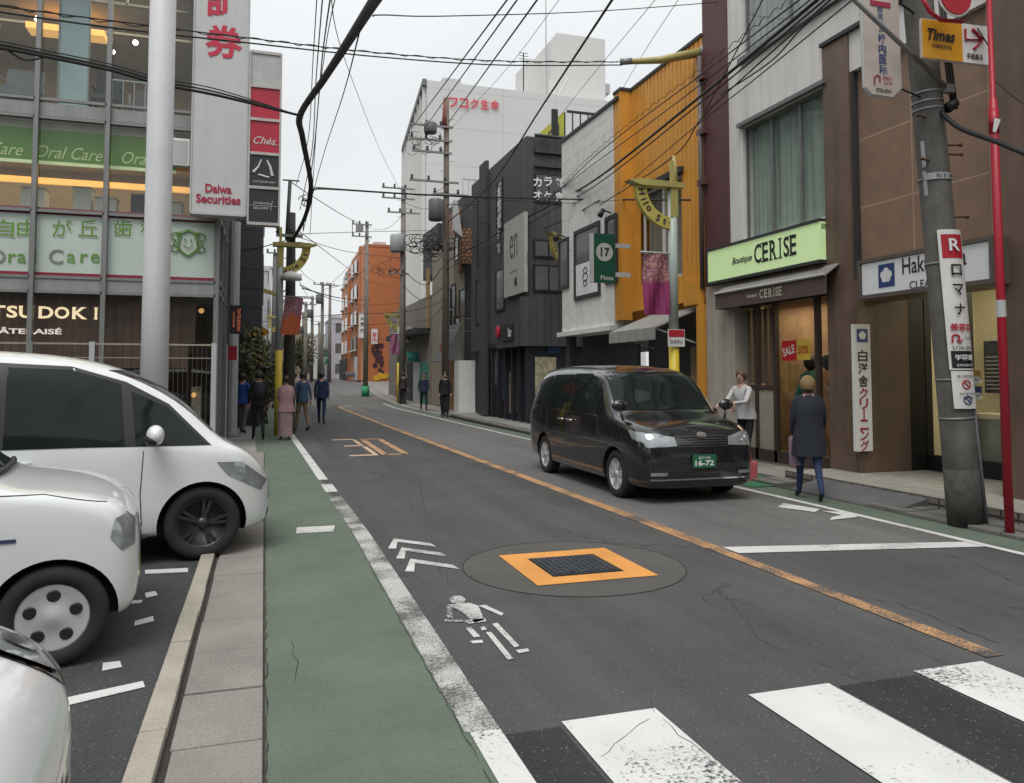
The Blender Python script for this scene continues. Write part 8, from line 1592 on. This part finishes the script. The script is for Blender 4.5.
# people on the left
GP_ = 'people walking down the street'
pA = person('person in black with a dark backpack walking away beside the kerb', -.12, 20.3, 1.68, 95, cloth('black', (.012, .012, .016)), cloth('black2', (.014, .014, .02)), stride=.1)
b = MB().m(mat('backpack', (.018, .02, .03), rough=.8), True); b.ball((-.2, 0, 1.22), .17, 14, (.6, .9, 1.3)); b.build('backpack', pA, local=True)
person('person in a bright blue jacket farthest left, half hidden by the person in black', -.55, 22.6, 1.62, 70, cloth('blue', (.02, .07, .30)), cloth('greyt', (.12, .12, .12)), stride=.1)
person('person in a pale pink kimono walking away on the green strip', .52, 20.2, 1.56, 90, cloth('kimono', (.38, .24, .24)), cloth('kimono2', (.36, .25, .26)), stride=.05, skirt=(MATS['cloth_kimono2'], .1), coat=(MATS['cloth_kimono'], .75), arms=((.05, .25), (.05, .25)), elbow=(.6, .6))
person('person in a blue denim jacket and beige trousers on the white edge line', 1.05, 23.0, 1.66, 120, cloth('denimj', (.05, .09, .16)), cloth('beige', (.24, .18, .12)), stride=.1)
person('person in a dark shirt between the kimono and the denim jacket', .62, 24.2, 1.68, 262, cloth('charcoal', (.04, .03, .03)), MATS['cloth_dark'], stride=.08)
person('person in navy walking in the roadway, right of the group', 1.80, 26.3, 1.68, 80, cloth('navy2', (.015, .03, .08)), MATS['cloth_navy2'] if 'cloth_navy2' in MATS else MATS['cloth_dark'], stride=.16)
person('distant person in a white top past the group on the left', 1.3, 36, 1.68, 90, cloth('whitet', (.45, .45, .42)), MATS['cloth_beige'], stride=.1)
person('distant person in grey beside the person in a white top', .9, 34, 1.6, 270, cloth('grey', (.2, .2, .2)), MATS['cloth_dark'], stride=.1)
# people on the right pavement, far
person('person in black standing before the dark entrance on the right', 6.5, 28.8, 1.7, 250, MATS['cloth_black'], MATS['cloth_black2'], stride=.05)
person('person in dark navy walking by the beige shop on the right', 6.75, 34.2, 1.68, 265, cloth('navy3', (.02, .025, .06)), MATS['cloth_dark'], stride=.12)
person('person in a tan top beside the one in black on the right', 6.75, 30.2, 1.58, 240, cloth('tan', (.26, .17, .11)), MATS['cloth_dark'], stride=.05)
person('distant person in pale pink on the right, near the far street-name pole', 7.3, 44, 1.6, 260, cloth('palepink', (.42, .28, .30)), MATS['cloth_greyt'], stride=.08)
person('distant person in dark clothes on the right near the far street-name pole', 7.0, 41, 1.7, 90, MATS['cloth_charcoal'], MATS['cloth_dark'], stride=.12)
# ================================================================== BUILDINGS BEHIND THE VIEWER (the other side of the crossing)
for k, (x0, x1, y0, y1, h, c, lab) in enumerate(((-16, -3, -30, -20, 11, (.3, .27, .23), 'beige four-storey building across the crossing, behind the viewer'), (-3, 12, -34, -26, 14, (.2, .2, .21), 'grey office building across the crossing, behind the viewer'), (12, 26, -30, -20, 9, (.35, .34, .33), 'pale low building across the crossing at the right, behind the viewer'), (-32, -22, -14, 16, 10, (.26, .22, .19), 'brown building on the far side of the parking lot, outside the picture'))):
    b = thing('crossing_building', lab, 'building', ((x0 + x1) / 2, (y0 + y1) / 2, 0)); p = MB().m(mat('behind_%d' % k, c, rough=.85, streak=.1)); p.box(x0, y0, -.05, x1, y1, h); p.build('wall', b)
    p = MB().m(M_dk); p.box(x0 - .1, y0 - .1, h, x1 + .1, y1 + .1, h + .2); p.build('parapet', b)
    for f in range(int(h / 3)):
        p = MB().m(M_glassw)
        if k < 3: p.box(x0 + .8, y1 + .002, f * 3 + 1, x1 - .8, y1 + .05, f * 3 + 2.5)
        else: p.box(x1 + .002, y0 + .8, f * 3 + 1, x1 + .05, y1 - .8, f * 3 + 2.5)
        p.build('window_band', b)
